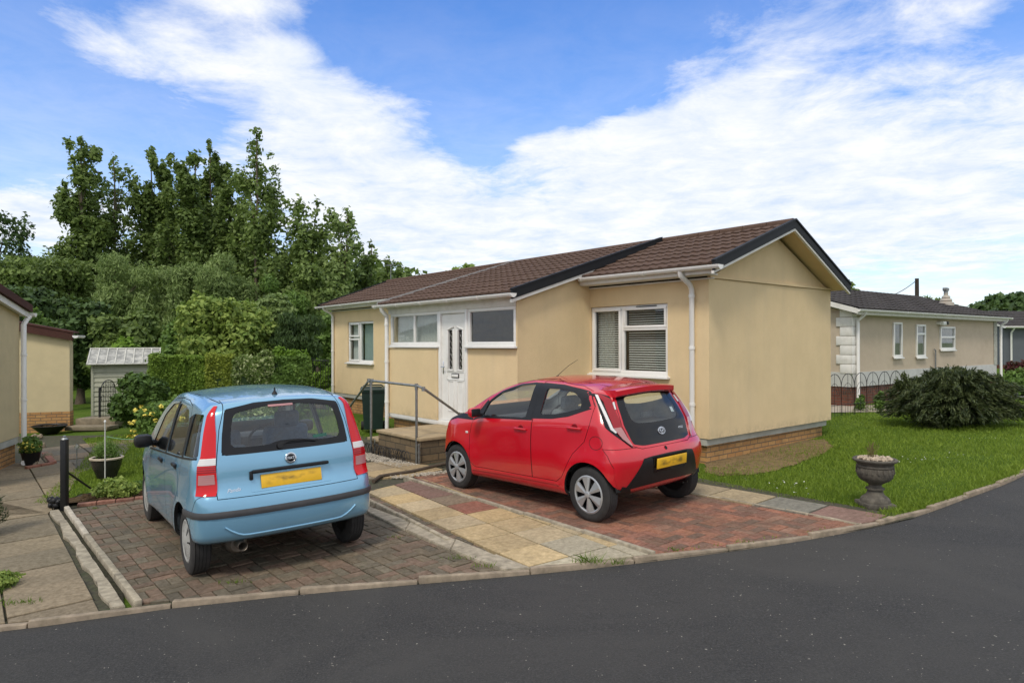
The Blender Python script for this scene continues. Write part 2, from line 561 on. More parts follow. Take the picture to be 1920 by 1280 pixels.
def sym(half):
    """half outline listed from bottom (y>0) to top; returns closed symmetric outline"""
    return list(half)+[(-y, z) for y, z in reversed(half) if abs(y) > 1e-6]

def car_root(name, at, label, cat):
    x, y, a = at
    F = Vector((-math.sin(a), math.cos(a), 0)); F.z = .0249*F.x+.0037*F.y; F.normalize()
    N = Vector((-.0249, -.0037, 1)).normalized(); L = N.cross(F).normalized()
    o = empty(name, label=label, cat=cat)
    M = Matrix((F, L, N)).transposed().to_4x4(); M.translation = Vector((x, y, gz(x, y)))
    o.matrix_world = M
    o.location = M.translation; o.rotation_euler = M.to_euler()
    return o

def text_mesh(body, size, depth=.002, shear=0.0):
    cu = bpy.data.curves.new('txt', 'FONT'); cu.body = body; cu.size = size; cu.extrude = depth; cu.align_x = 'CENTER'; cu.align_y = 'CENTER'; cu.shear = shear
    o = bpy.data.objects.new('txt', cu); COL.objects.link(o)
    dg = bpy.context.evaluated_depsgraph_get(); dg.update()
    me = bpy.data.meshes.new_from_object(o.evaluated_get(dg)); bpy.data.objects.remove(o); return me

def on_rear(hull, y, z, off=0.0):
    """matrix that puts local +Z outwards from the rear face, +X to the viewer's right, +Y up"""
    loc = hull.cast((-3, y, z), (1, 0, 0)); n = hull.smooth_normal(loc)
    X = Vector((0, -1, 0)); X = (X-n*X.dot(n)).normalized(); Y = n.cross(X)
    M = Matrix((X, Y, n)).transposed().to_4x4(); M.translation = loc+n*off
    return M

def make_wheels(root, hull, wb, track, rad, rim, cap_fn, w=.165):
    for x in (wb, 0):
        for sg in (1, -1):
            hub = empty('wheel', (x, sg*track, rad)); hub.parent = root
            if sg < 0: hub.rotation_euler = (0, 0, math.pi)
            h = w/2
            t = MB()
            prof = [(rim-.012, -h*.8), (rim+.008, -h), (rad*.86, -h), (rad*.965, -h*.86)]
            for k in (-.62, -.28, .06, .4):          # tread grooves
                prof += [(rad, h*(k-.10)), (rad, h*(k+.20)), (rad-.007, h*(k+.215)), (rad-.007, h*(k+.235))]
            prof += [(rad, h*.72), (rad*.965, h*.86), (rad*.86, h*1.0), (rad*.80, h*.985), (rim+.010, h*.98), (rim, h*.86), (rim-.012, h*.6)]
            t.lathe(prof, seg=48, axis='Y', cap=False)
            t.build('tyre', M_RUBBER, hub, 35)
            b = MB(); b.lathe([(.0, .02), (rim*.9, .02), (rim-.01, h*.7), (rim-.01, -h*.8)], seg=32, axis='Y'); b.build('wheel_disc', M_BLKPLAS, hub, 40)
            cap_fn(hub, rim, h)

def cap_red(hub, rim, h):
    """silver cover with six broad twisted blades"""
    m = MB(); y0 = h*.80
    m.lathe([(rim-.020, y0-.004), (rim-.020, y0+.010), (rim-.010, y0+.016), (rim+.006, y0+.010), (rim+.006, y0-.006)], seg=48, axis='Y', cap=False)
    n = 6
    for k in range(n):
        a0 = 2*math.pi*k/n+.35
        def P(r, a, y): return Vector((r*math.cos(a), y, r*math.sin(a)))
        # each blade: narrow at hub, broad at rim, one edge raised
        quad = [P(.030, a0-.30, y0+.020), P(.030, a0+.42, y0+.020), P(rim-.012, a0+.36, y0+.012), P(rim-.012, a0-.28, y0+.012)]
        ridge0, ridge1 = P(.035, a0+.08, y0+.030), P(rim-.014, a0+.16, y0+.018)
        vs = [m.bm.verts.new(p) for p in (quad[0], ridge0, quad[1], quad[2], ridge1, quad[3])]
        m.bm.faces.new((vs[0], vs[1], vs[4], vs[5])); m.bm.faces.new((vs[1], vs[2], vs[3], vs[4]))
        lo = [m.bm.verts.new(v.co-Vector((0, .014, 0))) for v in vs]
        for i in range(6): m.bm.faces.new((vs[i], lo[i], lo[(i+1) % 6], vs[(i+1) % 6]))
        m.bm.faces.new(lo[::-1])
    m.lathe([(0, y0+.036), (.020, y0+.036), (.034, y0+.030), (.038, y0+.012)], seg=24, axis='Y', cap=False)
    m.build('wheel_trim', M_SILVER, hub, 25)

def cap_blue(hub, rim, h):
    m = MB(); y0 = h*.80
    m.lathe([(rim-.030, y0+.006), (rim-.010, y0+.012), (rim+.004, y0+.006), (rim+.004, y0-.008)], seg=40, axis='Y', cap=False)
    m.lathe([(0, y0+.024), (.045, y0+.022), (.070, y0+.016)], seg=32, axis='Y', cap=False)
    n = 7
    for k in range(n):
        a0 = 2*math.pi*k/n
        def P(r, a, y): return Vector((r*math.cos(a), y, r*math.sin(a)))
        w0, w1 = .36, .30
        pts = [P(.060, a0-w0, y0+.018), P(.060, a0+w0, y0+.018), P(rim-.028, a0+w1, y0+.008), P(rim-.028, a0-w1, y0+.008)]
        vs = [m.bm.verts.new(p) for p in pts]; lo = [m.bm.verts.new(p-Vector((0, .012, 0))) for p in pts]
        m.bm.faces.new(vs)
        for i in range(4): m.bm.faces.new((vs[i], lo[i], lo[(i+1) % 4], vs[(i+1) % 4]))
    m.build('wheel_trim', M_HUBGREY, hub, 30)

def interior(root, xs, fab, w=.62, zf=.30, zb=1.0, steer=1):
    m = MB(); m.bx(xs[0]-.10, xs[3]+.1, -w, w, zf, zf+.05); m.build('cabin_floor', M_DARK, root)
    for y in (.34, -.34):
        s = MB()
        s.box((xs[1]+.10, y, .52), (.48, .46, .16), bev=.05)
        s.box((xs[1]-.22, y, .82), (.14, .46, .62), rot=Matrix.Rotation(R(-14), 3, 'Y'), bev=.06)
        s.box((xs[1]-.32, y, 1.185), (.09, .25, .16), rot=Matrix.Rotation(R(-10), 3, 'Y'), bev=.035)
        s.tube([(xs[1]-.31, y-.05, 1.05), (xs[1]-.32, y-.05, 1.15)], .008, 6); s.tube([(xs[1]-.31, y+.05, 1.05), (xs[1]-.32, y+.05, 1.15)], .008, 6)
        s.build('front_seat', fab, root, 40)
    s = MB()
    s.box((xs[0]+.42, 0, .52), (.46, 1.12, .18), bev=.05)
    s.box((xs[0]+.14, 0, .76), (.14, 1.12, .44), rot=Matrix.Rotation(R(-16), 3, 'Y'), bev=.05)
    for y in (.36, -.36): s.box((xs[0]+.06, y, 1.02), (.08, .20, .09), bev=.03)
    s.build('rear_seat', fab, root, 40)
    d = MB(); d.box((xs[2]+.12, 0, .80), (.42, 2*w, .30), bev=.08); d.build('dashboard', M_DASH, root, 40)
    sw = MB(); c = Vector((xs[2]-.16, -.34*steer, .90)); q = []
    rot = Matrix.Rotation(R(62), 3, 'Y')
    q = [c+rot @ Vector((.18*math.cos(t), .18*math.sin(t), 0)) for t in [2*math.pi*i/28 for i in range(29)]]
    sw.tube(q, .015, 8, cap=False)
    sw.tube([c+rot @ Vector((0, .17, 0)), c, c+rot @ Vector((0, -.17, 0))], .018, 6); sw.tube([c, c+rot @ Vector((-.16, 0, 0))], .018, 6)
    sw.tube([c, c+Vector((.2, 0, -.08))], .03, 8)
    sw.build('steering_wheel', M_BLKPLAS, root, 40)
    mr = MB(); mr.box((xs[3]-.62, 0, zb+.34), (.03, .22, .07), bev=.012); mr.build('rear_view_mirror', M_BLKPLAS, root, 40)

def cut_body(hull, root, paint, spec):
    S = hull.shell(.028)
    side_holes = spec['side_windows']; doors = spec['doors']
    cut = []
    arch = []
    for x in (0, spec['wb']):
        for sg in (1, -1):
            m = MB(); ra = spec['arch_r']
            m.prismv([(x+ra*math.cos(t), spec['arch_z']+ra*math.sin(t)) for t in [2*math.pi*i/40 for i in range(40)]], lambda p, t, sg=sg: (p[0], sg*(.50+.6*t), p[1]))
            arch.append(m.mesh())
    base = boolean(S, arch, 'DIFFERENCE')
    # doors: left side cut, mirrored to the right
    for i, dr in enumerate(doors):
        D = boolean(base, [prism_side(dr['outline'], .35, 1.2)], 'INTERSECT')
        if dr['window']: D = boolean(D, [prism_side(rnd(dr['window'], dr.get('r', .03)), .3, 1.3)], 'DIFFERENCE')
        for me in (D, mirror_mesh(D)):
            fix_normals(hull, me); me.materials[0] = paint; dr.setdefault('obj', []).append(link('door', me, None, root))
    cutters = []
    for dr in doors:
        g = grow(dr['outline'], .006)
        cutters += [prism_side(g, .35, 1.2), prism_side(g, -1.2, -.35)]
    for w in side_holes:
        g = rnd(w, .02)
        cutters += [prism_side(g, .3, 1.3), prism_side(g, -1.3, -.3)]
    cutters.append(prism_rear(spec['windscreen'], 1.0, 3.2))
    T = boolean(base, [prism_rear(spec['tailgate'], -1.2, spec['gate_x'])], 'INTERSECT')
    T = boolean(T, [prism_rear(spec['rear_window'], -1.2, .5)], 'DIFFERENCE')
    cutters.append(prism_rear(grow(spec['tailgate'], .006), -1.2, spec['gate_x']+.006))
    B = boolean(base, cutters, 'DIFFERENCE')
    bz, bxx = spec['bumper']
    bp = prism_side(bz, -1.4, 1.4)
    RB = boolean(B, [bp], 'INTERSECT')
    B = boolean(B, [prism_side(grow(bz, .005), -1.4, 1.4)], 'DIFFERENCE')
    for me in (T, B, RB): fix_normals(hull, me)
    for me in (T, B, RB): me.materials[0] = paint
    body = link('body', B, None, root)
    gate = link('tailgate', T, None, root)
    bump = link('rear_bumper', RB, None, root)
    # wheel housings and underside
    for x in (0, spec['wb']):
        for sg in (1, -1):
            m = MB(); ra = spec['arch_r']+.004
            for k in range(20):
                t0, t1 = R(8+164*k/20), R(8+164*(k+1)/20)
                pp = [(x+ra*math.cos(t), sg*yy, spec['arch_z']+ra*math.sin(t)) for t, yy in ((t0, .50), (t1, .50), (t1, .735), (t0, .735))]
                m.bm.faces.new([m.bm.verts.new(q) for q in pp])
                m.bm.faces.new([m.bm.verts.new(q) for q in (pp[0], pp[1], (x, sg*.50, spec['arch_z']))])
            bmesh.ops.remove_doubles(m.bm, verts=m.bm.verts[:], dist=1e-4)
            m.build('wheel_housing', M_DARK, root, 40)
    m = MB(); m.bx(.38, spec['wb']+.3, -.5, .5, .19, .27); m.build('underside', M_DARK, root)
    return body, gate, bump

def pane(hull, root, name, bottom, top, ray, mat, sgn=1, off=-.006, nu=16, nv=8):
    return link(name, strip(hull, bottom, top, ray, nu, nv, off, .004, sgn), mat, root)

# ------------------------------------------------------------------ small blue hatchback
def blue_car():
    H = BLUE
    root = car_root('small_hatchback', BLUE_AT, 'light blue five-door hatchback with tall red rear lamps, parked on the grey block paving', 'car')
    w1 = [(1.70, .905), (1.42, 1.26), (1.15, 1.385), (.88, 1.41), (.86, .955)]
    w2 = [(.775, .965), (.785, 1.41), (.5, 1.405), (.27, 1.375), (.10, 1.26), (.07, 1.005)]
    w3 = [(-.005, 1.015), (.015, 1.30), (.02, 1.365), (-.245, 1.375), (-.345, 1.035)]
    d1 = [(.825, .27), (1.80, .27), (1.97, .40), (2.03, .86), (1.76, .925), (1.46, 1.29), (1.17, 1.43), (.835, 1.455)]
    d2 = [(.817, .27), (.44, .27), (.37, .50), (.14, .665), (.03, .98), (.05, 1.28), (.22, 1.42), (.48, 1.452), (.827, 1.455)]
    gate = sym([(.60, .70), (.592, .95), (.575, 1.06), (.545, 1.25), (.50, 1.40), (.46, 1.56)])
    rw_o = sym([(.545, 1.04), (.528, 1.20), (.49, 1.405), (.25, 1.448), (0, 1.455)])
    rw_i = sym([(.0, 1.128), (.10, 1.118), (.19, 1.09), (.475, 1.095), (.462, 1.24), (.430, 1.375), (.10, 1.425), (0, 1.40)][1:])
    screen = sym([(.62, 1.06), (.60, 1.25), (.55, 1.405), (0, 1.44)])
    bpoly = [(-1, .1), (-.28, .1), (-.30, .50), (-.40, .70), (-.43, .725), (-1, .70)]
    spec = dict(side_windows=[w3], doors=[dict(outline=d1, window=w1), dict(outline=d2, window=w2)], wb=2.30, arch_r=.325, arch_z=.30,
                windscreen=screen, tailgate=gate, gate_x=-.10, rear_window=rw_o, bumper=(bpoly, 0))
    body, tg, bump = cut_body(H, root, M_BLUE, spec)
    d_f, d_r = spec['doors'][0]['obj'], spec['doors'][1]['obj']
    # glazing
    for k, sg in enumerate((1, -1)):
        pane(H, d_f[k], 'window', [(1.74, .885), (.85, .935)], [(1.74, .90), (1.43, 1.275), (1.15, 1.40), (.85, 1.425)], side_ray, M_GLASS, sg)
        pane(H, d_r[k], 'window', [(.785, .945), (.06, .99)], [(.785, 1.425), (.5, 1.42), (.26, 1.39), (.09, 1.28), (.06, 1.02)], side_ray, M_GLASS, sg)
        pane(H, body, 'quarter_window', [(.005, 1.005), (-.34, 1.025)], [(.005, 1.31), (.015, 1.37), (-.24, 1.375), (-.34, 1.06)], side_ray, M_GLASSDK, sg)
        # black pillar trim between the side windows
        link('pillar_trim', strip(H, [(.850, .945), (.875, 1.425)], [(.785, .95), (.792, 1.425)], side_ray, 12, 3, .0025, .004, sg), M_BLKPLAS, root)
        link('pillar_trim', strip(H, [(.065, .99), (.095, 1.26), (.15, 1.32)], [(.005, 1.0), (.012, 1.27), (.03, 1.36)], side_ray, 12, 3, .0025, .004, sg), M_BLKPLAS, root)
        link('window_seal', strip(H, [(1.80, .875), (.84, .935), (.04, .985), (-.34, 1.015)], [(1.78, .893), (.84, .95), (.04, 1.0), (-.34, 1.033)], side_ray, 40, 1, .005, .006, sg), M_BLKPLAS, root)
    pane(H, body, 'windscreen', [(.64, 1.03), (-.64, 1.03)], [(.64, 1.20), (.56, 1.42), (0, 1.455), (-.56, 1.42), (-.64, 1.20)], lambda u, v, s=1: ((4, u, v), (-1, 0, 0)), M_GLASS)
    # rear screen: dark printed border round a clear middle
    n = 72
    oo = grow(rw_o, .004); ii = rnd(rw_i, .05)
    def start(P):
        i = min(range(len(P)), key=lambda q: abs(math.atan2(P[q][0], -(P[q][1]-1.25)))); P = P[i:]+P[:i]; return P+[P[0]]
    def radial(P, c=(0, 1.25), m=96):
        """points of outline at equal angles seen from c"""
        out = []
        P2 = list(P)+[P[0]]
        for k in range(m+1):
            a = -math.pi/2+2*math.pi*k/m; d = (math.cos(a), math.sin(a)); best = 0
            for p, q in zip(P2, P2[1:]):
                ex, ey = q[0]-p[0], q[1]-p[1]; den = d[0]*ey-d[1]*ex
                if abs(den) < 1e-12: continue
                t = ((p[0]-c[0])*ey-(p[1]-c[1])*ex)/den; u = ((p[0]-c[0])*d[1]-(p[1]-c[1])*d[0])/den
                if t > 0 and -1e-6 <= u <= 1+1e-6: best = max(best, t)
            out.append((c[0]+d[0]*best, c[1]+d[1]*best))
        return out
    A, B = radial(oo), radial(ii)
    link('window_border', ring(H, A, B, rear_ray, 3, .001), M_GLOSSBLK, tg)
    C = [(0+(p[0])*.02, 1.25+(p[1]-1.25)*.02) for p in B]
    link('rear_window', ring(H, B, C, rear_ray, 8, -.001), M_GLASS, tg)
    # lamps on the corner pillars
    inner = [(.197, 1.432), (.150, 1.213), (.126, 1.022), (.098, .722)]
    outer = [(.222, 1.432), (.242, 1.36), (.242, 1.218), (.234, 1.03), (.250, .967), (.252, .73)]
    def lerp_at(P, z):
        P = sorted(P, key=lambda p: p[1])
        for a, b in zip(P, P[1:]):
            if a[1] <= z <= b[1]:
                t = (z-a[1])/(b[1]-a[1]); return a[0]+(b[0]-a[0])*t
        return P[0][0] if z < P[0][1] else P[-1][0]
    for sg in (1, -1):
        tl = link('tail_light', strip(H, inner, outer, diag_ray, 36, 8, .010, .03, sg), M_LENSRED, root)
        def sec(z0, z1, mat, name, o=.013, m0=.0, m1=.0):
            a = [(lerp_at(inner, z)+m0, z) for z in np.linspace(z0, z1, 5)]; b = [(lerp_at(outer, z)-m1, z) for z in np.linspace(z0, z1, 5)]
            link(name, strip(H, a, b, diag_ray, 8, 6, o, .006, sg), mat, tl)
        sec(.968, 1.022, M_LENSWHITE, 'indicator_lens')
        sec(.815, .895, M_LENSPINK, 'reversing_lens', .013, .014, .014)
        for z in (.912, .930, .948): sec(z, z+.008, M_LENSDK, 'lens_rib', .013)
    # bumper strip and lower crease
    hb = lambda u, v, s=1: ((-3, u, v), (1, 0, 0))
    bs = wrap_strip(H, .548, .600, -.655, .655, .016)
    link('bumper_strip', bs, M_TRIM, bump)
    cr = MB()
    P = []
    for t in np.linspace(-.56, .56, 25):
        z = .385+.085*max(0, (abs(t)-.40)/.16)**1.6
        l = H.cast((-3, t, z), (1, 0, 0)); P.append(l+Vector((-.001, 0, 0)))
    cr.tube(P, .010, 8); cr.build('bumper_crease', M_BLUE, bump, 60)
    # number plate in its recess, handle bar
    mk = strip(H, [(.330, .872), (-.330, .872)], [(.342, .722), (-.342, .722)], rear_ray, 20, 5, .003, .004); link('plate_surround', mk, M_BLUE, tg)
    Mx = on_rear(H, 0, .795, .012)
    m = MB(); m.box((0, 0, 0), (.52, .112, .008), bev=.003); pl = m.build('number_plate', M_PLATE, tg, 30); me = pl.data; me.transform(Mx)
    m = MB(); m.box((0, 0, 0), (.66, .030, .045), bev=.012); hb_ = m.build('tailgate_handle', M_BLKPLAS, tg, 30); hb_.data.transform(on_rear(H, 0, .885, .012))
    m = MB(); m.box((-.335, -.025, 0), (.03, .075, .02), bev=.008); hb2 = m.build('handle_end', M_BLKPLAS, tg, 30); hb2.data.transform(on_rear(H, 0, .880, .006))
    # round badge
    Mx = on_rear(H, .0, .962, .004)
    m = MB(); m.lathe([(.0, .004), (.036, .004), (.040, .010), (.047, .008), (.050, 0)], seg=36); bd = m.build('badge', M_CHROME, tg, 30); bd.data.transform(Mx)
    m = MB(); m.lathe([(0, .0075), (.028, .0075), (.034, .006)], seg=32); x_ = m.build('badge_field', M_GLOSSBLK, bd, 30); x_.data.transform(Mx)
    te = text_mesh('FIAT', .030, .0012); te.transform(Mx @ Matrix.Translation((0, 0, .0088))); link('badge_lettering', te, M_CHROME, bd)
    te = text_mesh('Panda', .044, .0015, .35); te.transform(on_rear(H, .475, .752, .003)); link('model_lettering', te, M_CHROME, tg)
    # stop lamp, washer jet, wiper, sticker
    m = MB(); m.box((0, 0, 0), (.215, .022, .01), bev=.004); o_ = m.build('stop_lamp', M_LENSPINK, tg, 30); o_.data.transform(on_rear(H, .04, 1.416, .002))
    m = MB(); m.tube([(-.02, .0, .014), (.06, .035, .018), (.19, .03, .016), (.30, .012, .014)], .009, 6); m.box((.15, .02, .010), (.34, .014, .012), bev=.004); m.lathe([(.030, 0), (.026, .02), (.0, .024)], c=(-.02, 0, 0), seg=16)
    o_ = m.build('rear_wiper', M_BLKPLAS, tg, 40); o_.data.transform(on_rear(H, .06, 1.072, .002))
    link('window_sticker', strip(H, [(-.215, 1.135), (-.345, 1.140)], [(-.217, 1.108), (-.347, 1.112)], rear_ray, 4, 2, .002, 0), vary('sticker_green', (.02, .10, .07), .2, 60, .5), tg)
    m = MB(); m.lathe([(.026, 0), (.020, .015), (.009, .028), (.004, .062), (0, .064)], seg=16); o_ = m.build('roof_aerial', M_BLKPLAS, body, 40)
    l = H.cast((-.14, .02, 4), (0, 0, -1)); o_.data.transform(Matrix.Translation(l) @ Matrix.Rotation(R(-8), 4, 'Y'))
    # mirrors, handles, exhaust
    for sg in (1, -1):
        m = MB(); m.box((1.62, sg*.86, .985), (.13, .17, .135), bev=.045); m.box((1.66, sg*.775, .955), (.08, .08, .06), bev=.02); mi = m.build('door_mirror', M_BLKPLAS, root, 45)
        for x, z in ((1.0, .865), (.28, .905)):
            l = H.cast((x, 3*sg, z), (0, -sg, 0)); m = MB(); m.box(l+Vector((0, sg*.012, 0)), (.16, .026, .034), bev=.011); m.box(l+Vector((.0, sg*.002, -.012)), (.12, .006, .05), bev=.002)
            m.build('handle', M_BLKPLAS, d_f[0 if sg > 0 else 1] if x > .5 else d_r[0 if sg > 0 else 1], 45)
        gi = strip(H, [(1.55, .475), (.50, .50)], [(1.55, .440), (.50, .465)], side_ray, 20, 2, .003, .004, sg)
    m = MB(); m.lathe([(.034, 0), (.038, -.005), (.038, .30), (.0, .30)], seg=20, axis='X', cap=False); m.lathe([(.031, .0), (.031, .25), (0, .25)], seg=20, axis='X', cap=False)
    m.lathe([(0, .14), (.06, .15), (.085, .20), (.085, .40), (.05, .46)], c=(0, -.0, -.02), seg=20, axis='X')
    o_ = m.build('exhaust', vary('exhaust_steel', (.20, .17, .14), .3, 10, .5, .7), root, 40); o_.data.transform(Matrix.Translation((-.50, .42, .285)))
    # roof seams
    for sg in (1, -1):
        P = [H.cast((x, sg*yy, 4), (0, 0, -1))+Vector((0, 0, .001)) for x, yy in ((-.20, .50), (.0, .525), (.4, .545), (.9, .55), (1.3, .54))]
        m = MB(); m.tube(P, .004, 6); m.build('roof_seam', M_DARK, body)
    interior(root, (-.10, 1.0, 1.62, 2.0), M_FABBLUE)
    m = MB(); m.bx(-.34, .02, -.58, .58, 1.02, 1.035); m.build('parcel_shelf', M_DASH, root)
    make_wheels(root, H, 2.30, .685, .284, .182, cap_blue, .16)
    return root

def ring(hull, A, B, ray, nv, off):
    """closed ring between two loops with matching points"""
    bm = bmesh.new(); G = []
    for a, b in zip(A[:-1], B[:-1]):
        row = []
        for j in range(nv+1):
            t = j/nv; u = a[0]+(b[0]-a[0])*t; v = a[1]+(b[1]-a[1])*t
            o, d = ray(u, v, 1); l = hull.cast(o, d)
            if l is None: l = hull.bvh.find_nearest(Vector(o)+Vector(d)*2.6)[0]
            row.append(bm.verts.new(l+hull.smooth_normal(l)*off))
        G.append(row)
    n = len(G)
    for i in range(n):
        for j in range(nv): bm.faces.new((G[i][j], G[(i+1) % n][j], G[(i+1) % n][j+1], G[i][j+1]))
    bmesh.ops.recalc_face_normals(bm, faces=bm.faces[:])
    me = bpy.data.meshes.new('ring'); bm.to_mesh(me); bm.free()
    # outward means towards -x here
    if sum(p.normal.x*p.area for p in me.polygons) > 0: me.flip_normals()
    me.shade_smooth(); return me

def wrap_strip(hull, z0, z1, y0, y1, off):
    """a moulding that follows the bumper round both corners"""
    bm = bmesh.new(); G = []
    for t in np.linspace(-1, 1, 61):
        ang = t*R(86)
        row = []
        for z, o in ((z0, -.004), (z0, off*.7), ((z0+z1)/2-.012, off), ((z0+z1)/2+.012, off), (z1, off*.7), (z1, -.004)):
            org = Vector((.35, 0, z)); d = Vector((-math.cos(ang), math.sin(ang)*1.0, 0))
            # cast from outside towards the inner pivot
            o_ = org+d*3; l = hull.cast(o_, -d)
            n = hull.smooth_normal(l); n.z = 0; n.normalize(); row.append(bm.verts.new(l+n*o))
        G.append((row, ang))
    G = [g[0] for g in G if abs(math.degrees(g[1])) < 58]
    for a, b in zip(G, G[1:]):
        for j in range(5): bm.faces.new((a[j], b[j], b[j+1], a[j+1]))
    bm.faces.new(G[0]); bm.faces.new(G[-1][::-1])
    bmesh.ops.recalc_face_normals(bm, faces=bm.faces[:])
    me = bpy.data.meshes.new('wrap'); bm.to_mesh(me); bm.free(); sharp(me, 40); return me

# ------------------------------------------------------------------ small red hatchback
def red_car():
    H = RED
    root = car_root('small_hatchback', RED_AT, 'glossy red five-door hatchback with black glass tailgate, parked on the red block paving', 'car')
    w1 = [(1.83, .99), (1.76, 1.15), (1.55, 1.285), (1.25, 1.375), (.955, 1.405), (1.0, 1.02)]
    w2 = [(.86, 1.035), (.815, 1.40), (.50, 1.385), (.22, 1.345), (.09, 1.31), (-.01, 1.205), (.30, 1.105), (.55, 1.06)]
    w2i = [(.765, 1.075), (.735, 1.365), (.50, 1.362), (.27, 1.335), (.16, 1.27), (.125, 1.18), (.32, 1.13), (.52, 1.09)]
    d1 = [(.885, .355), (1.93, .345), (2.02, .40), (2.04, .72), (1.99, .93), (1.85, 1.18), (1.58, 1.345), (1.22, 1.437), (.845, 1.455), (.885, .80)]
    d2 = [(.873, .355), (.47, .365), (.37, .43), (.19, .70), (.03, .84), (-.035, 1.02), (-.05, 1.215), (.07, 1.35), (.25, 1.40), (.835, 1.455), (.873, .80)]
    gate = sym([(.40, .765), (.505, .80), (.55, 1.0), (.515, 1.2), (.485, 1.315), (.40, 1.33), (0, 1.335)])
    rw = sym([(.36, .79), (.48, .815), (.525, 1.0), (.49, 1.2), (.455, 1.298), (.30, 1.312), (0, 1.318)])
    rwi = sym([(.20, 1.005), (.38, 1.02), (.41, 1.10), (.385, 1.24), (.36, 1.285), (0, 1.30)])
    screen = sym([(.64, 1.08), (.62, 1.25), (.57, 1.365), (0, 1.405)])
    bpoly = [(-1, .1), (-.33, .1), (-.335, .42), (-.345, .60), (-.28, .72), (-.22, .78), (-1, .765)]
    spec = dict(side_windows=[], doors=[dict(outline=d1, window=w1), dict(outline=d2, window=w2i)], wb=2.34, arch_r=.335, arch_z=.295,
                windscreen=screen, tailgate=gate, gate_x=.05, rear_window=rw, bumper=(bpoly, 0))
    body, tg, bump = cut_body(H, root, M_RED, spec)
    d_f, d_r = spec['doors'][0]['obj'], spec['doors'][1]['obj']
    for k, sg in enumerate((1, -1)):
        pane(H, d_f[k], 'window', [(1.86, .975), (.98, 1.005)], [(1.86, 1.0), (1.76, 1.165), (1.55, 1.30), (1.25, 1.39), (.945, 1.42)], side_ray, M_GLASS, sg)
        pane(H, d_r[k], 'window', [(.78, 1.06), (.52, 1.075), (.32, 1.12), (.12, 1.17)], [(.76, 1.375), (.50, 1.375), (.27, 1.345), (.15, 1.28), (.12, 1.20)], side_ray, M_GLASS, sg, nu=20)
        # black surrounds
        A = radial_loop([(.90, 1.02), (.875, 1.425), (.50, 1.412), (.22, 1.378), (.08, 1.352), (.01, 1.30), (-.065, 1.195), (.30, 1.08), (.55, 1.04)], (.45, 1.24))
        B = radial_loop(rnd(w2i, .04), (.45, 1.24))
        me = ring_side(H, A, B, 3, .002, sg); link('window_surround', me, M_BLKPLAS, root)
        link('pillar_trim', strip(H, [(1.005, 1.01), (.955, 1.42)], [(.89, 1.02), (.868, 1.42)], side_ray, 12, 3, .003, .004, sg), M_BLKPLAS, root)
        link('window_seal', strip(H, [(1.98, .945), (1.88, .975), (1.45, .995), (.88, 1.02)], [(1.98, .93), (1.88, .958), (1.45, .98), (.88, 1.003)], side_ray, 24, 1, .005, .005, sg), M_BLKPLAS, root)
        A = radial_loop(rnd(grow(w1, .022), .03), (1.38, 1.16)); B = radial_loop(rnd(grow(w1, -.001), .03), (1.38, 1.16))
        link('window_surround', ring_side(H, A, B, 2, .0015, sg), M_BLKPLAS, root)
        link('mirror_base', strip(H, [(1.99, .935), (1.90, 1.06), (1.78, 1.19)], [(1.83, .98), (1.80, 1.05), (1.76, 1.15)], side_ray, 10, 4, .004, .005, sg), M_BLKPLAS, root)
        link('bonnet_trim', strip(H, [(2.62, .865), (2.35, .925), (2.00, .925)], [(2.60, .885), (2.35, .985), (2.02, 1.00)], side_ray, 16, 3, .004, .006, sg), M_BLKPLAS, root)
        # rear pillar: black base, white light bar, red lamp
        bo = [(.535, 1.335), (.46, 1.30), (.425, 1.18), (.372, 1.0), (.31, .945), (.20, .86), (.105, .785)]
        bi = [(.40, 1.33), (.300, 1.30), (.262, 1.18), (.212, 1.0), (.185, .93), (.14, .86), (.088, .785)]
        link('pillar_trim', strip(H, bo, bi, diag_ray, 36, 6, .003, .006, sg), M_GLOSSBLK, root)
        wo = [(.455, 1.318), (.388, 1.15), (.318, .975), (.268, .935)]; wi = [(.425, 1.312), (.358, 1.15), (.292, .985), (.255, .945)]
        lo = [(.448, 1.327), (.375, 1.25), (.325, 1.10), (.286, .987), (.226, .902), (.096, .79)]; li = [(.42, 1.33), (.303, 1.275), (.255, 1.15), (.212, 1.05), (.19, .97), (.155, .90), (.09, .79)]
        lt = link('tail_light', strip(H, lo, li, diag_ray, 30, 6, .012, .014, sg), M_LENSDK, root)
        link('light_bar', strip(H, wo, wi, diag_ray, 20, 3, .014, .016, sg), M_LENSWHITE, lt)
        link('clear_lens', strip(H, [(.288, .985), (.262, .955), (.20, .875), (.104, .795)], [(.212, .99), (.185, .95), (.155, .895), (.094, .795)], diag_ray, 14, 4, .0145, .010, sg), M_LENSPINK, lt)
        link('indicator_lens', strip(H, [(.280, 1.235), (.262, 1.165)], [(.262, 1.24), (.248, 1.165)], diag_ray, 4, 2, .0145, .010, sg), M_LENSWHITE, lt)
        for x, z, dd in ((1.055, .890, d_f), (.17, .970, d_r)):
            l = H.cast((x, 3*sg, z), (0, -sg, 0)); m = MB()
            m.box(l+Vector((0, sg*.020, 0)), (.20, .018, .026), bev=.008); m.box(l+Vector((.095, sg*.008, 0)), (.02, .03, .024), bev=.006); m.box(l+Vector((-.095, sg*.008, 0)), (.02, .03, .024), bev=.006)
            m.build('handle', M_RED, dd[k], 45)
            m = MB(); Mt = Matrix.Translation(l); m.lathe([(0, .001), (.048, .001), (.050, -.004)], seg=28, axis='Y'); 
            o_ = m.build('handle_cup', vary('shaded_red', (.22, .003, .008), .1, 5, .3), dd[k], 30); o_.data.transform(Mt @ Matrix.Diagonal((1, sg, .95, 1)))
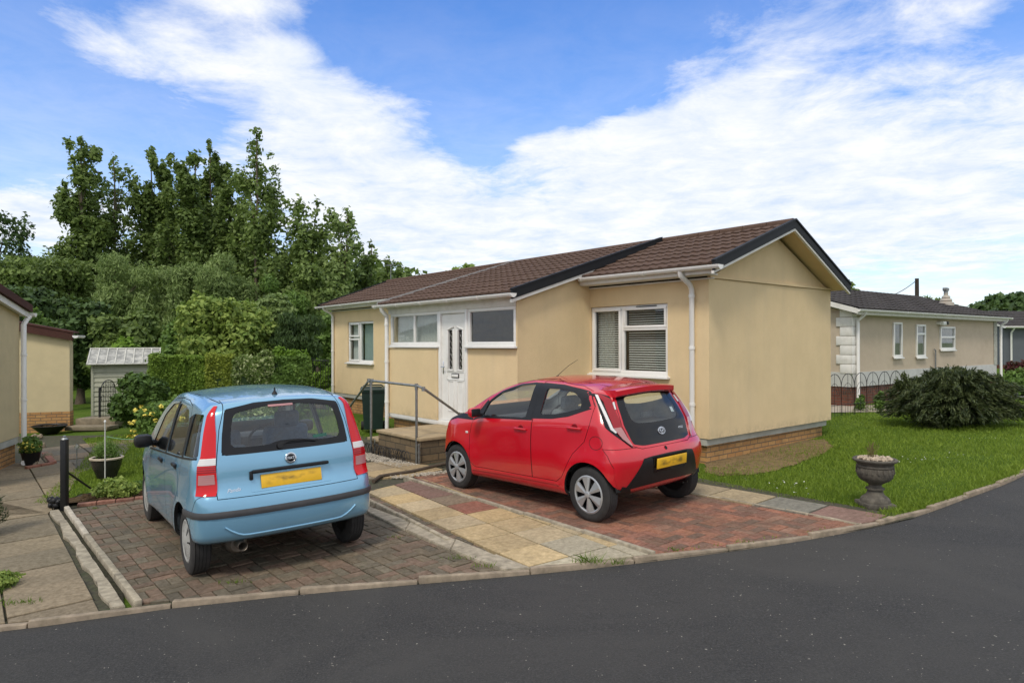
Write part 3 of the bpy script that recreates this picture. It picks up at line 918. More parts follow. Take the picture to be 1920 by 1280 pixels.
        m = MB(); m.box((1.80, sg*.905, 1.045), (.10, .16, .125), bev=.045); mi = m.build('door_mirror', M_RED, root, 45)
        m = MB(); m.box((1.758, sg*.905, 1.045), (.03, .13, .098), bev=.012); m.box((1.81, sg*.82, 1.01), (.07, .10, .05), bev=.02); m.build('mirror_foot', M_BLKPLAS, mi, 45)
        l = H.cast((2.10, 3*sg, .765), (0, -sg, 0)); m = MB(); m.box(l+Vector((0, 0, 0)), (.05, .012, .028), bev=.005); m.build('side_repeater', M_LENSWHITE, root, 45)
        # sill
        link('side_sill', strip(H, [(1.98, .325), (.42, .345)], [(1.98, .30), (.42, .325)], side_ray, 24, 2, .010, .012, sg), M_RED, root)
    # front screen + roof panel seams
    pane(H, body, 'windscreen', [(.68, 1.05), (-.68, 1.05)], [(.68, 1.2), (.585, 1.385), (0, 1.42), (-.585, 1.385), (-.68, 1.2)], lambda u, v, s=1: ((4, u, v), (-1, 0, 0)), M_GLASSCL)
    A = radial_loop(grow(rw, .003), (0, 1.12)); B = radial_loop(rnd(rwi, .06), (0, 1.12))
    link('window_border', ring(H, A, B, rear_ray, 8, .001), M_GLOSSBLK, tg)
    C = [(p[0]*.02, 1.12+(p[1]-1.12)*.02) for p in B]
    link('rear_window', ring(H, B, C, rear_ray, 8, -.001), M_GLASS, tg)
    # filler cap
    l = H.cast((-.125, 3, .838), (0, -1, 0)); nn = H.smooth_normal(l)
    m = MB(); cap = []
    for t in [2*math.pi*i/32 for i in range(33)]:
        q = H.cast((-.125+.083*math.cos(t), 3, .838+.068*math.sin(t)), (0, -1, 0)); cap.append(q)
    m.tube(cap, .0028, 5, cap=False); m.build('filler_cap_seam', M_DARK, body)
    # emblem of three ovals, small lettering, screws
    Mx = on_rear(H, .0, .905, .006)
    m = MB()
    def oval(cx, cy, rx, ry, r=.0042):
        m.tube([Vector((cx+rx*math.cos(t), cy+ry*math.sin(t), 0)) for t in [2*math.pi*i/36 for i in range(37)]], r, 6, cap=False)
    oval(0, 0, .056, .038, .0052); oval(0, .012, .038, .0165, .0042); oval(0, -.001, .0165, .034, .0042)
    e = m.build('badge', M_CHROME, tg, 60); e.data.transform(Mx)
    te = text_mesh('AYGO', .034, .0012, .2); te.transform(on_rear(H, -.365, .905, .004)); link('model_lettering', te, M_CHROME, tg)
    link('window_sticker', strip(H, [(-.30, 1.13), (-.355, 1.13)], [(-.30, 1.075), (-.355, 1.075)], rear_ray, 4, 2, .002, 0), vary('sticker_pale', (.35, .42, .42), .3, 60, .5), tg)
    m = MB(); m.tube([(-.0, 0, .010), (.07, .012, .016), (.33, .0, .016)], .008, 6); m.box((.20, -.008, .012), (.30, .012, .010), bev=.003); m.lathe([(.022, 0), (.02, .02), (0, .024)], seg=14)
    l = H.cast((-3, .045, .735), (1, 0, 0)); m2 = MB(); m2.lathe([(0, .0), (.019, .0), (.021, .003)], seg=18); o_ = m2.build('gate_button', M_DARK, bump, 40); o_.data.transform(on_rear(H, .045, .735, .001))
    m.bm.free()
    # spoiler: roof lip over the screen
    sp = MB(); rows = []
    for y in np.linspace(-.50, .50, 25):
        a = abs(y)/.50
        l0 = H.cast((.10-.0*a, y, 4), (0, 0, -1)); z0 = l0.z
        te_x = -.235+.055*a**2.5; tz = 1.385-.030*a*a
        prof = [(l0.x, z0-.002), (-.02, (H.cast((-.02, y, 4), (0, 0, -1)) or l0).z+.010), (te_x+.03, tz+.012), (te_x, tz), (te_x+.002, tz-.052), (te_x+.030, tz-.070), (.02, tz-.055)]
        rows.append([sp.bm.verts.new((px, y, pz)) for px, pz in prof])
    for r0, r1 in zip(rows, rows[1:]):
        for j in range(len(r0)): sp.bm.faces.new((r0[j], r1[j], r1[(j+1) % len(r0)], r0[(j+1) % len(r0)]))
    sp.bm.faces.new(rows[0]); sp.bm.faces.new(rows[-1][::-1])
    sp.build('roof_spoiler', M_RED, tg, 30)
    # black lower bumper trapezium with the plate
    tr_t = [(.42, .665), (.30, .678), (0, .682), (-.30, .678), (-.42, .665)]
    tr_b = [(.63, .355), (.40, .375), (.0, .385), (-.40, .375), (-.63, .355)]
    link('bumper_insert', strip(H, tr_t, tr_b, rear_ray, 30, 12, .006, .008), M_BLKPLAS, bump)
    link('bumper_corner', strip(H, [(.56, .37), (.66, .40)], [(.50, .31), (.68, .31)], rear_ray, 8, 4, .007, .008), M_BLKPLAS, bump)
    link('bumper_corner', strip(H, [(-.56, .37), (-.66, .40)], [(-.50, .31), (-.68, .31)], rear_ray, 8, 4, .007, .008), M_BLKPLAS, bump)
    m = MB(); m.box((0, 0, 0), (.52, .110, .008), bev=.003); pl = m.build('number_plate', M_PLATE, bump, 30); pl.data.transform(on_rear(H, 0, .595, .022))
    link('plate_surround', strip(H, [(.30, .665), (-.30, .665)], [(.27, .50), (-.27, .50)], rear_ray, 12, 5, .010, .012), M_GLOSSBLK, bump)
    m = MB(); m.tube([(.0, 0, 0), (.012, 0, .02), (.20, 0, .14), (.36, 0, .215)], .0042, 6, r2=.002)
    l = H.cast((1.22, .0, 4), (0, 0, -1)); m.lathe([(.02, -.004), (.016, .012), (0, .016)], seg=14)
    o_ = m.build('roof_aerial', M_BLKPLAS, body, 40); o_.data.transform(Matrix.Translation(l) @ Matrix.Rotation(R(180), 4, 'Z'))
    for sg in (1, -1):
        P = [H.cast((x, sg*yy, 4), (0, 0, -1))+Vector((0, 0, .001)) for x, yy in ((.04, .33), (.3, .40), (.7, .47), (1.1, .52), (1.35, .545))]
        m = MB(); m.tube(P, .004, 6); m.build('roof_seam', M_DARK, body)
    m = MB()
    for dx in (0, .05): m.tube([(-.33, -.42-dx*1.6, .27), (-.10, -.42-dx, .27)], .012, 10)
    m.build('exhaust', M_BLKPLAS, root, 40)
    interior(root, (.05, 1.0, 1.72, 2.05), M_FABRIC, .66)
    m = MB(); m.bx(-.22, .12, -.50, .50, .965, .98); m.build('parcel_shelf', M_DASH, root)
    make_wheels(root, H, 2.34, .715, .288, .196, cap_red, .165)
    return root

def radial_loop(P, c, m=96):
    out = []; P2 = list(P)+[P[0]]
    for k in range(m+1):
        a = -math.pi/2+2*math.pi*k/m; d = (math.cos(a), math.sin(a)); best = 0
        for p, q in zip(P2, P2[1:]):
            ex, ey = q[0]-p[0], q[1]-p[1]; den = d[0]*ey-d[1]*ex
            if abs(den) < 1e-12: continue
            t = ((p[0]-c[0])*ey-(p[1]-c[1])*ex)/den; u = ((p[0]-c[0])*d[1]-(p[1]-c[1])*d[0])/den
            if t > 0 and -1e-6 <= u <= 1+1e-6: best = max(best, t)
        out.append((c[0]+d[0]*best, c[1]+d[1]*best))
    return out

def ring_side(hull, A, B, nv, off, sg):
    me = ring(hull, A, B, lambda u, v, s: ((u, 3*sg, v), (0, -sg, 0)), nv, off)
    if sum(p.normal.y*p.area for p in me.polygons)*sg < 0: me.flip_normals()
    me.shade_smooth(); return me

blue_car(); red_car()
# ================================================================== ground surfaces
def asphalt():
    n = NT('asphalt')
    w = n.world()
    a = n.noise(75, 5, .75, w); b = n.noise(.55, 8, .66, w, 1.2); c = n.noise(300, 2, .6, w)
    col = n.ramp(a, [(.32, (.018, .018, .017)), (.50, (.038, .037, .036)), (.72, (.090, .087, .082))])
    col = n.mix(n.ramp(b, [(.38, (0, 0, 0)), (.66, (.75, .75, .75))]), col, (.062, .059, .054))
    sp = n.ramp(n.noise(38, 1, .5, w), [(.76, (0, 0, 0)), (.775, (1, 1, 1))])
    col = n.mix(sp, col, (.30, .28, .24))
    return n.pbr(col, .82, 0, n.bump(a, .9, .008, n.bump(c, .5, .003)), .35)
def grass_ground():
    n = NT('lawn_ground'); w = n.world()
    a = n.noise(.9, 5, .6, w); b = n.noise(40, 4, .7, w)
    col = n.ramp(a, [(.30, (.070, .120, .014)), (.55, (.100, .165, .020)), (.75, (.150, .195, .035))])
    col = n.mix(n.ramp(b, [(.35, (0, 0, 0)), (.75, (.6, .6, .6))]), col, (.03, .06, .008))
    return n.pbr(col, .95, 0, n.bump(b, 1.0, .03), .1)
def soil():
    n = NT('soil'); w = n.world()
    a = n.noise(9, 6, .7, w); b = n.noise(60, 4, .7, w)
    col = n.ramp(a, [(.3, (.055, .036, .020)), (.6, (.14, .095, .05)), (.75, (.22, .15, .08))])
    return n.pbr(col, .95, 0, n.bump(b, 1.0, .04), .1)
def stone(name, attr='tone', base=None, rough=.85, moss=.35, stain=(.10, .085, .06), st=.4, scale=1.0):
    """stone whose per-piece colour comes from a colour attribute"""
    n = NT(name); w = n.world()
    at = n.n('Attribute'); at.attribute_name = attr
    a = n.noise(24*scale, 6, .7, w); b = n.noise(1.6*scale, 7, .70, w); c = n.noise(150, 3, .6, w)
    col = n.mix(n.ramp(a, [(.3, (0, 0, 0)), (.7, (1, 1, 1))]), n.mix(.42, at.outputs[0], (0, 0, 0)), n.mix(.08, at.outputs[0], (1, .9, .75)))
    col = n.mix(n.math('MULTIPLY', n.ramp(b, [(.42, (0, 0, 0)), (.68, (1, 1, 1))]), st), col, stain)
    m = n.ramp(n.noise(5*scale, 8, .75, w), [(.60, (0, 0, 0)), (.70, (1, 1, 1))])
    col = n.mix(n.math('MULTIPLY', m, moss), col, (.035, .05, .016))
    return n.pbr(col, rough, 0, n.bump(c, .5, .003, n.bump(a, .4, .004)), .3)
M_ASPH, M_LAWN, M_SOIL = asphalt(), grass_ground(), soil()
M_SLAB = stone('slab_stone', moss=.25, st=.38)
M_BLOCK = stone('paving_block', moss=.45, st=.55, stain=(.075, .065, .045))
M_CONC = vary('old_concrete', (.33, .285, .21), .35, 14, .9, bump=.5, bscale=90, bdist=.004, dirt=((.12, .10, .07), .6), dscale=4)
M_KERB = vary('kerb_concrete', (.27, .215, .155), .32, 10, .9, bump=.5, bscale=110, bdist=.003, dirt=((.12, .10, .06), .6), dscale=6)
M_JOINT = vary('joint_dirt', (.055, .05, .03), .5, 20, .95, bump=.6, bscale=60, bdist=.006, dirt=((.04, .06, .015), .7), dscale=9)

def ground_sheet(poly, name, mat, lift, kind='structure', sub=0):
    bm = bmesh.new(); vs = [bm.verts.new((p[0], p[1], gz(p[0], p[1])+lift)) for p in poly]
    bm.faces.new(vs); bmesh.ops.triangulate(bm, faces=bm.faces[:])
    bmesh.ops.recalc_face_normals(bm, faces=bm.faces[:])
    if bm.faces[0].normal.z < 0: bmesh.ops.reverse_faces(bm, faces=bm.faces[:])
    me = bpy.data.meshes.new(name); bm.to_mesh(me); bm.free()
    return tag(link(name, me, mat), kind=kind)

# one big sheet that reaches the horizon
xs = [-900, -300, -60, -20, -10, 0, 10, 20, 60, 300, 900]; ys = [-300, -60, -10, 0, 10, 20, 40, 100, 400, 1200]
bm = bmesh.new(); gv = [[bm.verts.new((x, y, gz(x, y)-.030)) for y in ys] for x in xs]
for i in range(len(xs)-1):
    for j in range(len(ys)-1): bm.faces.new((gv[i][j], gv[i+1][j], gv[i+1][j+1], gv[i][j+1]))
me = bpy.data.meshes.new('ground'); bm.to_mesh(me); bm.free(); tag(link('ground', me, M_LAWN), kind='structure')

KERB = [(-30, 1.2), (-12, 3.05), (-6.2, 4.15), (-3.61, 4.70), (-2.82, 4.97), (-1.52, 5.27), (.13, 5.54), (1.24, 5.79), (2.68, 6.23), (3.96, 6.80), (5.05, 7.52), (6.68, 8.71), (8.6, 10.5), (10.8, 13.0), (12.6, 15.8)]
def catmull(P, k=6):
    out = []
    for i in range(len(P)-1):
        p0, p1, p2, p3 = P[max(0, i-1)], P[i], P[i+1], P[min(len(P)-1, i+2)]
        for j in range(k):
            t = j/k
            out.append(tuple(.5*((2*p1[q])+(-p0[q]+p2[q])*t+(2*p0[q]-5*p1[q]+4*p2[q]-p3[q])*t*t+(-p0[q]+3*p1[q]-3*p2[q]+p3[q])*t**3) for q in range(2)))
    out.append(P[-1]); return out
KC = catmull(KERB)
RW = 6.5
def off_poly(P, d):
    out = []
    for i, p in enumerate(P):
        a = P[max(0, i-1)]; b = P[min(len(P)-1, i+1)]; t = Vector((b[0]-a[0], b[1]-a[1])).normalized()
        out.append((p[0]+t.y*d, p[1]-t.x*d))
    return out
def band(P, Q, name, mat, la, lb=None, kind='structure'):
    bm = bmesh.new(); lb = la if lb is None else lb
    A = [bm.verts.new((p[0], p[1], gz(*p)+la)) for p in P]; B = [bm.verts.new((p[0], p[1], gz(*p)+lb)) for p in Q]
    for i in range(len(P)-1): bm.faces.new((A[i], B[i], B[i+1], A[i+1]))
    me = bpy.data.meshes.new(name); bm.to_mesh(me); bm.free()
    return tag(link(name, me, mat), kind=kind)
far = off_poly(KC, RW)
road_near = [(-30, -14)]
bm = bmesh.new()
Pk = off_poly(KC, .0)
A = [bm.verts.new((p[0], p[1], gz(*p)-.022)) for p in Pk]; B = [bm.verts.new((p[0]+9, min(p[1], 30)-16, gz(p[0]+9, p[1]-16)-.022)) for p in Pk]
for i in range(len(Pk)-1): bm.faces.new((A[i], B[i], B[i+1], A[i+1]))
me = bpy.data.meshes.new('road'); bm.to_mesh(me); bm.free(); tag(link('road', me, M_ASPH), kind='structure')
# kerb: edging stones laid end to end, each with a small step above the road
def kerb_line():
    m = MB(); P = KC; acc = 0; L = 0; prev = Vector(P[0]); seg_pts = []
    # resample evenly
    pts = [Vector((*p, 0)) for p in P]; tot = sum((b-a).length for a, b in zip(pts, pts[1:])); nn = int(tot/.915)
    ev = resample(pts, nn+1)
    rng = random.Random(4)
    for a, b in zip(ev, ev[1:]):
        d = (b-a); l = d.length; t = d/l; nrm = Vector((t.y, -t.x, 0))
        c = (a+b)/2+nrm*.0; z = gz(c.x, c.y)
        j = rng.uniform(-.004, .004)
        rot = Matrix((t, Vector((-t.y, t.x, 0)), Vector((0, 0, 1)))).transposed()
        m.box((c.x-nrm.x*.03, c.y-nrm.y*.03, z-.045+.012+j), (l-.008, .058, .10), rot=rot, bev=.010)
    return m.build('kerb', M_KERB, smooth=30)
tag(kerb_line(), kind='structure')

# ------------------------------------------------------------------ paving laid piece by piece
def clip_poly(poly, clip):
    """Sutherland-Hodgman; clip polygon convex, counter clockwise"""
    out = poly
    for i in range(len(clip)):
        a, b = clip[i], clip[(i+1) % len(clip)]; src = out; out = []
        if not src: return []
        def side(p): return (b[0]-a[0])*(p[1]-a[1])-(b[1]-a[1])*(p[0]-a[0])
        for k in range(len(src)):
            p, q = src[k-1], src[k]; sp, sq = side(p), side(q)
            if (sp >= 0) != (sq >= 0):
                t = sp/(sp-sq); out.append((p[0]+(q[0]-p[0])*t, p[1]+(q[1]-p[1])*t))
            if sq >= 0: out.append(q)
    return out
def area(p): return .5*sum(p[i-1][0]*p[i][1]-p[i][0]*p[i-1][1] for i in range(len(p)))

def pave(name, rects, region, mat, tones, z=.012, th=.06, gap=.004, bev=.004, jit=.003, label_kind='structure', seed=1, pick=None):
    """rects: list of 4-point polygons; region: list of convex clip polygons"""
    rng = random.Random(seed); bm = bmesh.new(); lay = bm.loops.layers.float_color.new('tone')
    for ri, rc in enumerate(rects):
        col = pick(ri, rc, rng) if pick else rng.choice(tones)
        k = rng.uniform(.80, 1.15); col = tuple(min(1, c*k) for c in col)
        dz = rng.uniform(-jit, jit)
        for cl in region:
            P = clip_poly(rc, cl)
            if len(P) < 3 or abs(area(P)) < .0006: continue
            c = (sum(p[0] for p in P)/len(P), sum(p[1] for p in P)/len(P))
            if area(P) < 0: P = P[::-1]
            def sh(P, d): 
                Q = grow(P, -d); return Q if area(Q) > 0 else [(c[0]+(p[0]-c[0])*.8, c[1]+(p[1]-c[1])*.8) for p in P]
            P1 = sh(P, gap/2); P2 = sh(P, gap/2+bev)
            lo = [bm.verts.new((p[0], p[1], gz(*p)+z-th)) for p in P1]
            mi = [bm.verts.new((p[0], p[1], gz(*p)+z+dz-bev)) for p in P1]
            up = [bm.verts.new((p[0], p[1], gz(*p)+z+dz)) for p in P2]
            n = len(P); fs = [bm.faces.new(up)]
            for i in range(n):
                j = (i+1) % n
                fs.append(bm.faces.new((mi[i], mi[j], up[j], up[i]))); fs.append(bm.faces.new((lo[i], lo[j], mi[j], mi[i])))
            for f in fs:
                for l in f.loops: l[lay] = (*col, 1)
    me = bpy.data.meshes.new(name); bm.to_mesh(me); bm.free()
    return tag(link(name, me, mat), kind=label_kind)

def frame(o, ang):
    """2-D frame: u along angle, v to its left"""
    c, s_ = math.cos(ang), math.sin(ang)
    return lambda u, v: (o[0]+c*u-s_*v, o[1]+s_*u+c*v)
def quad(fr, u0, u1, v0, v1): return [fr(u0, v0), fr(u1, v0), fr(u1, v1), fr(u0, v1)]
def basket(fr, U, V, b=.2, w=.1):
    out = []
    for i in range(int(U/b)):
        for j in range(int(V/b)):
            u, v = i*b, j*b
            if (i+j) % 2: out += [quad(fr, u, u+b, v, v+w), quad(fr, u, u+b, v+w, v+b)]
            else: out += [quad(fr, u, u+w, v, v+b), quad(fr, u+w, u+b, v, v+b)]
    return out
def herring(fr, U, V, w=.1):
    out = []
    n = int(U/w)+4; m_ = int(V/w)+4
    for i in range(-4, n):
        for j in range(-4, m_):
            k = (i-j) % 4
            if k == 0: out.append(quad(fr, i*w, i*w+2*w, j*w, j*w+w))
            elif k == 2: out.append(quad(fr, i*w, i*w+w, j*w, j*w+2*w)) if True else None
    return out
REDS = [(.31, .115, .065), (.27, .105, .065), (.21, .09, .058), (.34, .13, .07), (.19, .095, .062), (.28, .135, .085)]
MIXG = [(.155, .115, .070), (.130, .100, .062), (.170, .105, .068), (.110, .088, .058), (.190, .115, .075), (.150, .122, .080)]
SAND = [(.54, .39, .185), (.58, .43, .22), (.50, .37, .19), (.56, .44, .26)]
# strip of kerb polyline as front limits -> convex pieces: cut along straight chords
def region_under(P0, P1, P2, P3): return [P0, P1, P2, P3]

# red drive (under the red car): left edge a-b, right edge d-c
ra, rb = (-1.42, 9.62), (1.27, 5.83); rd, rc_ = (1.35, 9.02), (3.46, 6.55)
front = [(1.27, 5.83), (2.0, 6.03), (2.68, 6.28), (3.46, 6.58)]
red_reg = [[(-1.42, 9.62), (1.27, 5.83), (1.60, 5.92), (-.4, 10.2)], [(-.4, 10.2), (1.60, 5.92), (2.0, 6.04), (2.68, 6.28), (3.46, 6.58), (.55, 10.05)]]
redf = frame((-3.2, 8.9), R(-51.2))
rects = []
for j in range(0, 34):
    pass
def herring45(fr, n=40, w=.1):
    return herring(fr, n*w, n*w, w)
sheet_poly = [(-1.44, 9.66), (1.27, 5.80), (2.0, 6.0), (2.68, 6.25), (3.50, 6.56), (.55, 10.1), (-.4, 10.25)]
ground_sheet(sheet_poly, 'drive', M_JOINT, -.012)
U0, V0 = 6.2, 5.6
rr = [quad(redf, u*.2+(.1 if r % 2 else 0)-.2, u*.2+.2+(.1 if r % 2 else 0)-.2, r*.1, r*.1+.1) for r in range(0, 70) for u in range(0, 34)]
bk = basket(redf, 6.8, 6.8)
def red_pick(i, rc, rng):
    return rng.choice(REDS)
pave('drive', bk, red_reg, M_BLOCK, REDS, z=.006, pick=red_pick, seed=3)
# grey drive (under the blue car)
g_reg = [[(-5.46, 8.20), (-2.80, 5.03), (-1.52, 5.30), (-1.0, 5.38), (-4.1, 9.1), (-4.4, 8.95)], [(-4.1, 9.1), (-1.0, 5.38), (.05, 5.55), (-.85, 7.4), (-1.75, 8.7), (-2.6, 9.25), (-3.55, 9.25)]]
ground_sheet([(-5.5, 8.2), (-2.8, 5.0), (-1.52, 5.27), (.10, 5.54), (-1.66, 7.75), (-1.9, 8.7), (-1.3, 9.6), (-2.7, 9.6), (-4.1, 9.15)], 'drive', M_JOINT, -.013)
grf = frame((-6.6, 8.3), R(-50))
pave('drive', basket(grf, 7.4, 6.4), g_reg, M_BLOCK, MIXG, z=.002, gap=.008, jit=.005, seed=5)
# red soldier course along the far edge of the grey drive
sf = frame((-5.46, 8.36), R(24.5)); pave('drive_edge', [quad(sf, u*.21, u*.21+.205, 0, .10) for u in range(0, 12)], [[(-6, 7), (-1, 7), (-1, 12), (-6, 12)]], M_BLOCK, [(.36, .15, .10), (.33, .13, .09)], z=.030, seed=6)
# slab path between the drives
pf = frame((-1.90, 8.66), R(-56.6))          # u runs towards the road
pathreg = [[(-1.93, 8.58), (.15, 5.58), (1.22, 5.84), (-.95, 8.90), (-1.30, 9.40)]]
slabs = []
cols = {}
for i in range(-2, 9):
    for j in range(0, 3): slabs.append(quad(pf, i*.46, i*.46+.455, j*.45, j*.45+.445))
def slab_pick(i, rc, rng):
    c = (sum(p[0] for p in rc)/4, sum(p[1] for p in rc)/4); col = i // 3; row = i % 3
    if col <= 4 and row == 1: return (.22, .11, .085) if col < 4 else (.26, .19, .12)
    if col == 5 and row == 1: return (.30, .10, .06)
    if (col >= 9 and row == 1) or col >= 10: return (.50, .44, .31)
    return rng.choice(SAND)
ground_sheet([(-2.0, 8.62), (.17, 5.55), (1.26, 5.79), (-.9, 8.9), (-1.35, 9.5)], 'path', M_JOINT, -.010)
pave('path', slabs, pathreg, M_SLAB, SAND, z=.028, gap=.012, bev=.005, seed=8, pick=slab_pick)
# narrow edgings on both sides of the path
def edging(P, Q, w, h, name, mat, n=6, z0=-.05, seed=2):
    m = MB(); rng = random.Random(seed); a, b = Vector((*P, 0)), Vector((*Q, 0)); d = (b-a); l = d.length/n; t = d.normalized()
    rot = Matrix((t, Vector((-t.y, t.x, 0)), Vector((0, 0, 1)))).transposed()
    for i in range(n):
        c = a+t*(l*(i+.5)); z = gz(c.x, c.y)
        m.box((c.x, c.y, z+(h+z0)/2+rng.uniform(-.004, .004)), (l-.01, w, h-z0), rot=rot @ Matrix.Rotation(rng.uniform(-.006, .006), 3, 'Z'), bev=.010)
    return tag(m.build(name, mat, smooth=30), kind='structure')
edging((-1.52, 9.42), (1.24, 5.84), .055, .052, 'path_edging', M_CONC, 5)
edging((-1.95, 8.45), (-.62, 6.44), .05, .045, 'path_edging', M_CONC, 4, seed=3)
# cement haunching that widens towards the road
def gp(px, py): q = at_ground(px, py); return (q.x, q.y)
CS_A = [gp(686, 951), gp(770, 980), gp(855, 1014), gp(930, 1043), gp(997, 1068)]; CS_B = [gp(686, 962), gp(760, 997), gp(845, 1034), gp(900, 1056), gp(945, 1073)]
# left edge of the grey drive: upstand kerb and broken cement
edging((-5.50, 8.22), (-4.45, 6.97), .055, .045, 'drive_upstand', vary('pale_kerb', (.46, .41, .33), .25, 8, .9, bump=.5, dirt=((.14, .12, .08), .5), dscale=5), 2, seed=4)
edging((-4.44, 6.95), (-2.84, 5.06), .055, .040, 'drive_upstand', M_CONC, 3, seed=5)
cs = []
rg = random.Random(11)
for t in np.linspace(0, 1, 26):
    x = -5.55+(-2.915+5.55)*t; y = 8.16+(5.02-8.16)*t; cs.append((x, y))
cs2 = [(p[0]-(.065+.012*math.sin(i*.9)+.010*math.sin(i*2.3)+rg.uniform(0, .012)), p[1]-(.055+.008*math.sin(i*.9))) for i, p in enumerate(cs)]
def slab_strip(A, B, name, mat, top, step=4):
    m = MB()
    for i in range(0, len(A)-1, step):
        a_ = A[i:i+step+1]; b_ = B[i:i+step+1]; P = a_+b_[::-1]; c = (sum(p[0] for p in P)/len(P), sum(p[1] for p in P)/len(P))
        P = [(c[0]+(p[0]-c[0])*.985, c[1]+(p[1]-c[1])*.985) for p in P]; z = gz(*c)
        m.prism(P, z-.06, z+top+rg.uniform(-.003, .003))
    bmesh.ops.bevel(m.bm, geom=[e for e in m.bm.edges if all(v.co.z > gz(v.co.x, v.co.y) for v in e.verts)], offset=.006, segments=2, affect='EDGES')
    return tag(m.build(name, mat, None, 30), kind='structure')
slab_strip(cs, cs2, 'cement_strip', M_CONC, .020)
# old slabs to the left
lf = frame((-5.52, 8.05), R(-50.6))
SLG = [(.245, .19, .115), (.27, .21, .125), (.225, .18, .11), (.255, .195, .12)]
lreg = [[(-9.5, 7.2), (-9.0, 3.75), (-6.2, 4.22), (-3.61, 4.76), (-3.04, 4.92), (-5.58, 8.02), (-7.2, 9.0)], [(-9.5, 7.2), (-5.58, 8.02), (-5.75, 8.5), (-6.75, 10.4), (-7.7, 11.7), (-9.4, 11.8)]]
ground_sheet([(-12, 8), (-12, 3.05), (-6.2, 4.15), (-3.61, 4.72), (-2.9, 4.97), (-5.55, 8.15), (-8.0, 12.0), (-9.0, 15.5), (-13, 16)], 'path', M_JOINT, -.011)
pave('path', [quad(lf, i*.61, i*.61+.605, -j*.61-.61, -j*.61-.005) for i in range(-9, 9) for j in range(-5, 7)], lreg, M_SLAB, SLG, z=.014, gap=.012, jit=.007, seed=13)
slab_strip(CS_A, CS_B, 'cement_strip', M_CONC, .024, 1)
# slabs along the right of the red drive
rf = frame((1.55, 9.62), R(-50.3))
def rs_pick(i, rc, rng): return [(.42, .33, .20), (.40, .30, .17), (.42, .33, .20), (.40, .31, .18), (.22, .21, .17), (.26, .14, .11), (.50, .42, .28), (.50, .42, .28)][min(7, i)]
ground_sheet([(1.3, 9.1), (3.50, 6.56), (4.15, 6.88), (1.9, 9.9)], 'path', M_JOINT, -.0105)
pave('path', [quad(rf, i*.60+.0, i*.60+.585, -.60, .02) for i in range(0, 8)], [[(1.30, 9.0), (3.44, 6.60), (4.12, 6.92), (2.0, 9.9)]], M_SLAB, SAND, z=.022, gap=.016, seed=14, pick=rs_pick)
edging((1.40, 8.98), (3.46, 6.60), .028, .030, 'path_edging', M_CONC, 4, seed=7)
# lawns
lawnR = [(3.05, 9.80), (2.30, 9.55), (2.18, 9.15), (4.12, 6.92), (5.05, 7.56), (6.68, 8.75), (8.6, 10.54), (10.8, 13.04), (12.6, 15.8), (14.5, 20.5), (9, 17.2), (5.9, 13.4), (5.9, 12.6)]
# paving behind: area between the landing, the blue car and the house
ground_sheet([(-2.75, 9.25), (-1.30, 9.45), (-.4, 10.3), (.55, 10.1), (-1.0, 12.0), (-4.0, 15.0), (-4.4, 14.6), (-3.3, 12.4), (-2.65, 11.0)], 'path', M_JOINT, -.014)
yf = frame((-3.2, 9.2), R(39.5))
pave('path', [quad(yf, i*.6-3, i*.6-2.41, j*.6-3, j*.6-2.41) for i in range(0, 14) for j in range(0, 14)], [[(-2.6, 9.55), (-1.45, 9.60), (-1.05, 10.1), (-1.35, 10.5), (-2.25, 10.95), (-2.62, 10.6)]], M_SLAB, [(.33, .26, .17), (.38, .28, .16), (.30, .25, .18), (.42, .30, .15)], z=.012, gap=.012, seed=15)
# grey garden path on the left leading to the gate
pave('path', [quad(yf, i*.75-12, i*.75-11.26, j*.75-9, j*.75-8.26) for i in range(0, 22) for j in range(0, 22)], [[(-8.2, 11.3), (-6.9, 10.6), (-7.3, 12.6), (-8.9, 16.0), (-9.9, 16.4), (-10.3, 14.6)]], M_SLAB, [(.17, .15, .11), (.20, .16, .11), (.24, .17, .10), (.15, .135, .11)], z=.006, gap=.014, jit=.006, seed=16)
# flower bed and soil
ground_sheet([(-5.72, 8.38), (-5.48, 8.46), (-3.9, 9.20), (-2.9, 9.6), (-3.3, 10.0), (-4.5, 9.45), (-5.65, 8.85), (-5.95, 8.55)], 'flower_bed', M_SOIL, .035)
# ================================================================== buildings
def render_mat():
    n = NT('cream_render')
    a = n.noise(1.7, 7, .65); st_ = n.noise(3.0, 5, .6, n.scale(n.coord(), (1, 1, .12)))
    col = n.ramp(a, [(.30, (.70, .54, .315)), (.68, (.78, .605, .360))])
    col = n.mix(n.math('MULTIPLY', n.ramp(st_, [(.50, (0, 0, 0)), (.75, (1, 1, 1))]), .22), col, (.52, .42, .28))
    gr = n.noise(210, 3, .7); gm_ = n.noise(45, 4, .6)
    col = n.mix(n.math('MULTIPLY', n.ramp(gr, [(.35, (1, 1, 1)), (.55, (0, 0, 0))]), .16), col, (.40, .30, .17))
    sep = n.n('SeparateXYZ'); n.l(n.coord(), sep.inputs[0])
    lo = n.math('MULTIPLY', n.ramp(sep.outputs[2], [(.44, (1, 1, 1)), (.62, (0, 0, 0))]), n.ramp(n.noise(9, 6, .7), [(.42, (0, 0, 0)), (.66, (1, 1, 1))]))
    col = n.mix(n.math('MULTIPLY', lo, .45), col, (.30, .25, .16))
    return n.pbr(col, .93, 0, n.bump(gr, .8, .005, n.bump(gm_, .5, .008)), .2)
M_RENDER = render_mat()
M_WHITE = vary('white_upvc', (.80, .79, .76), .03, 3, .32, dirt=((.50, .48, .42), .35), dscale=3)
M_WHITEM = vary('white_timber', (.74, .72, .67), .05, 6, .6, dirt=((.40, .37, .30), .4), dscale=4)
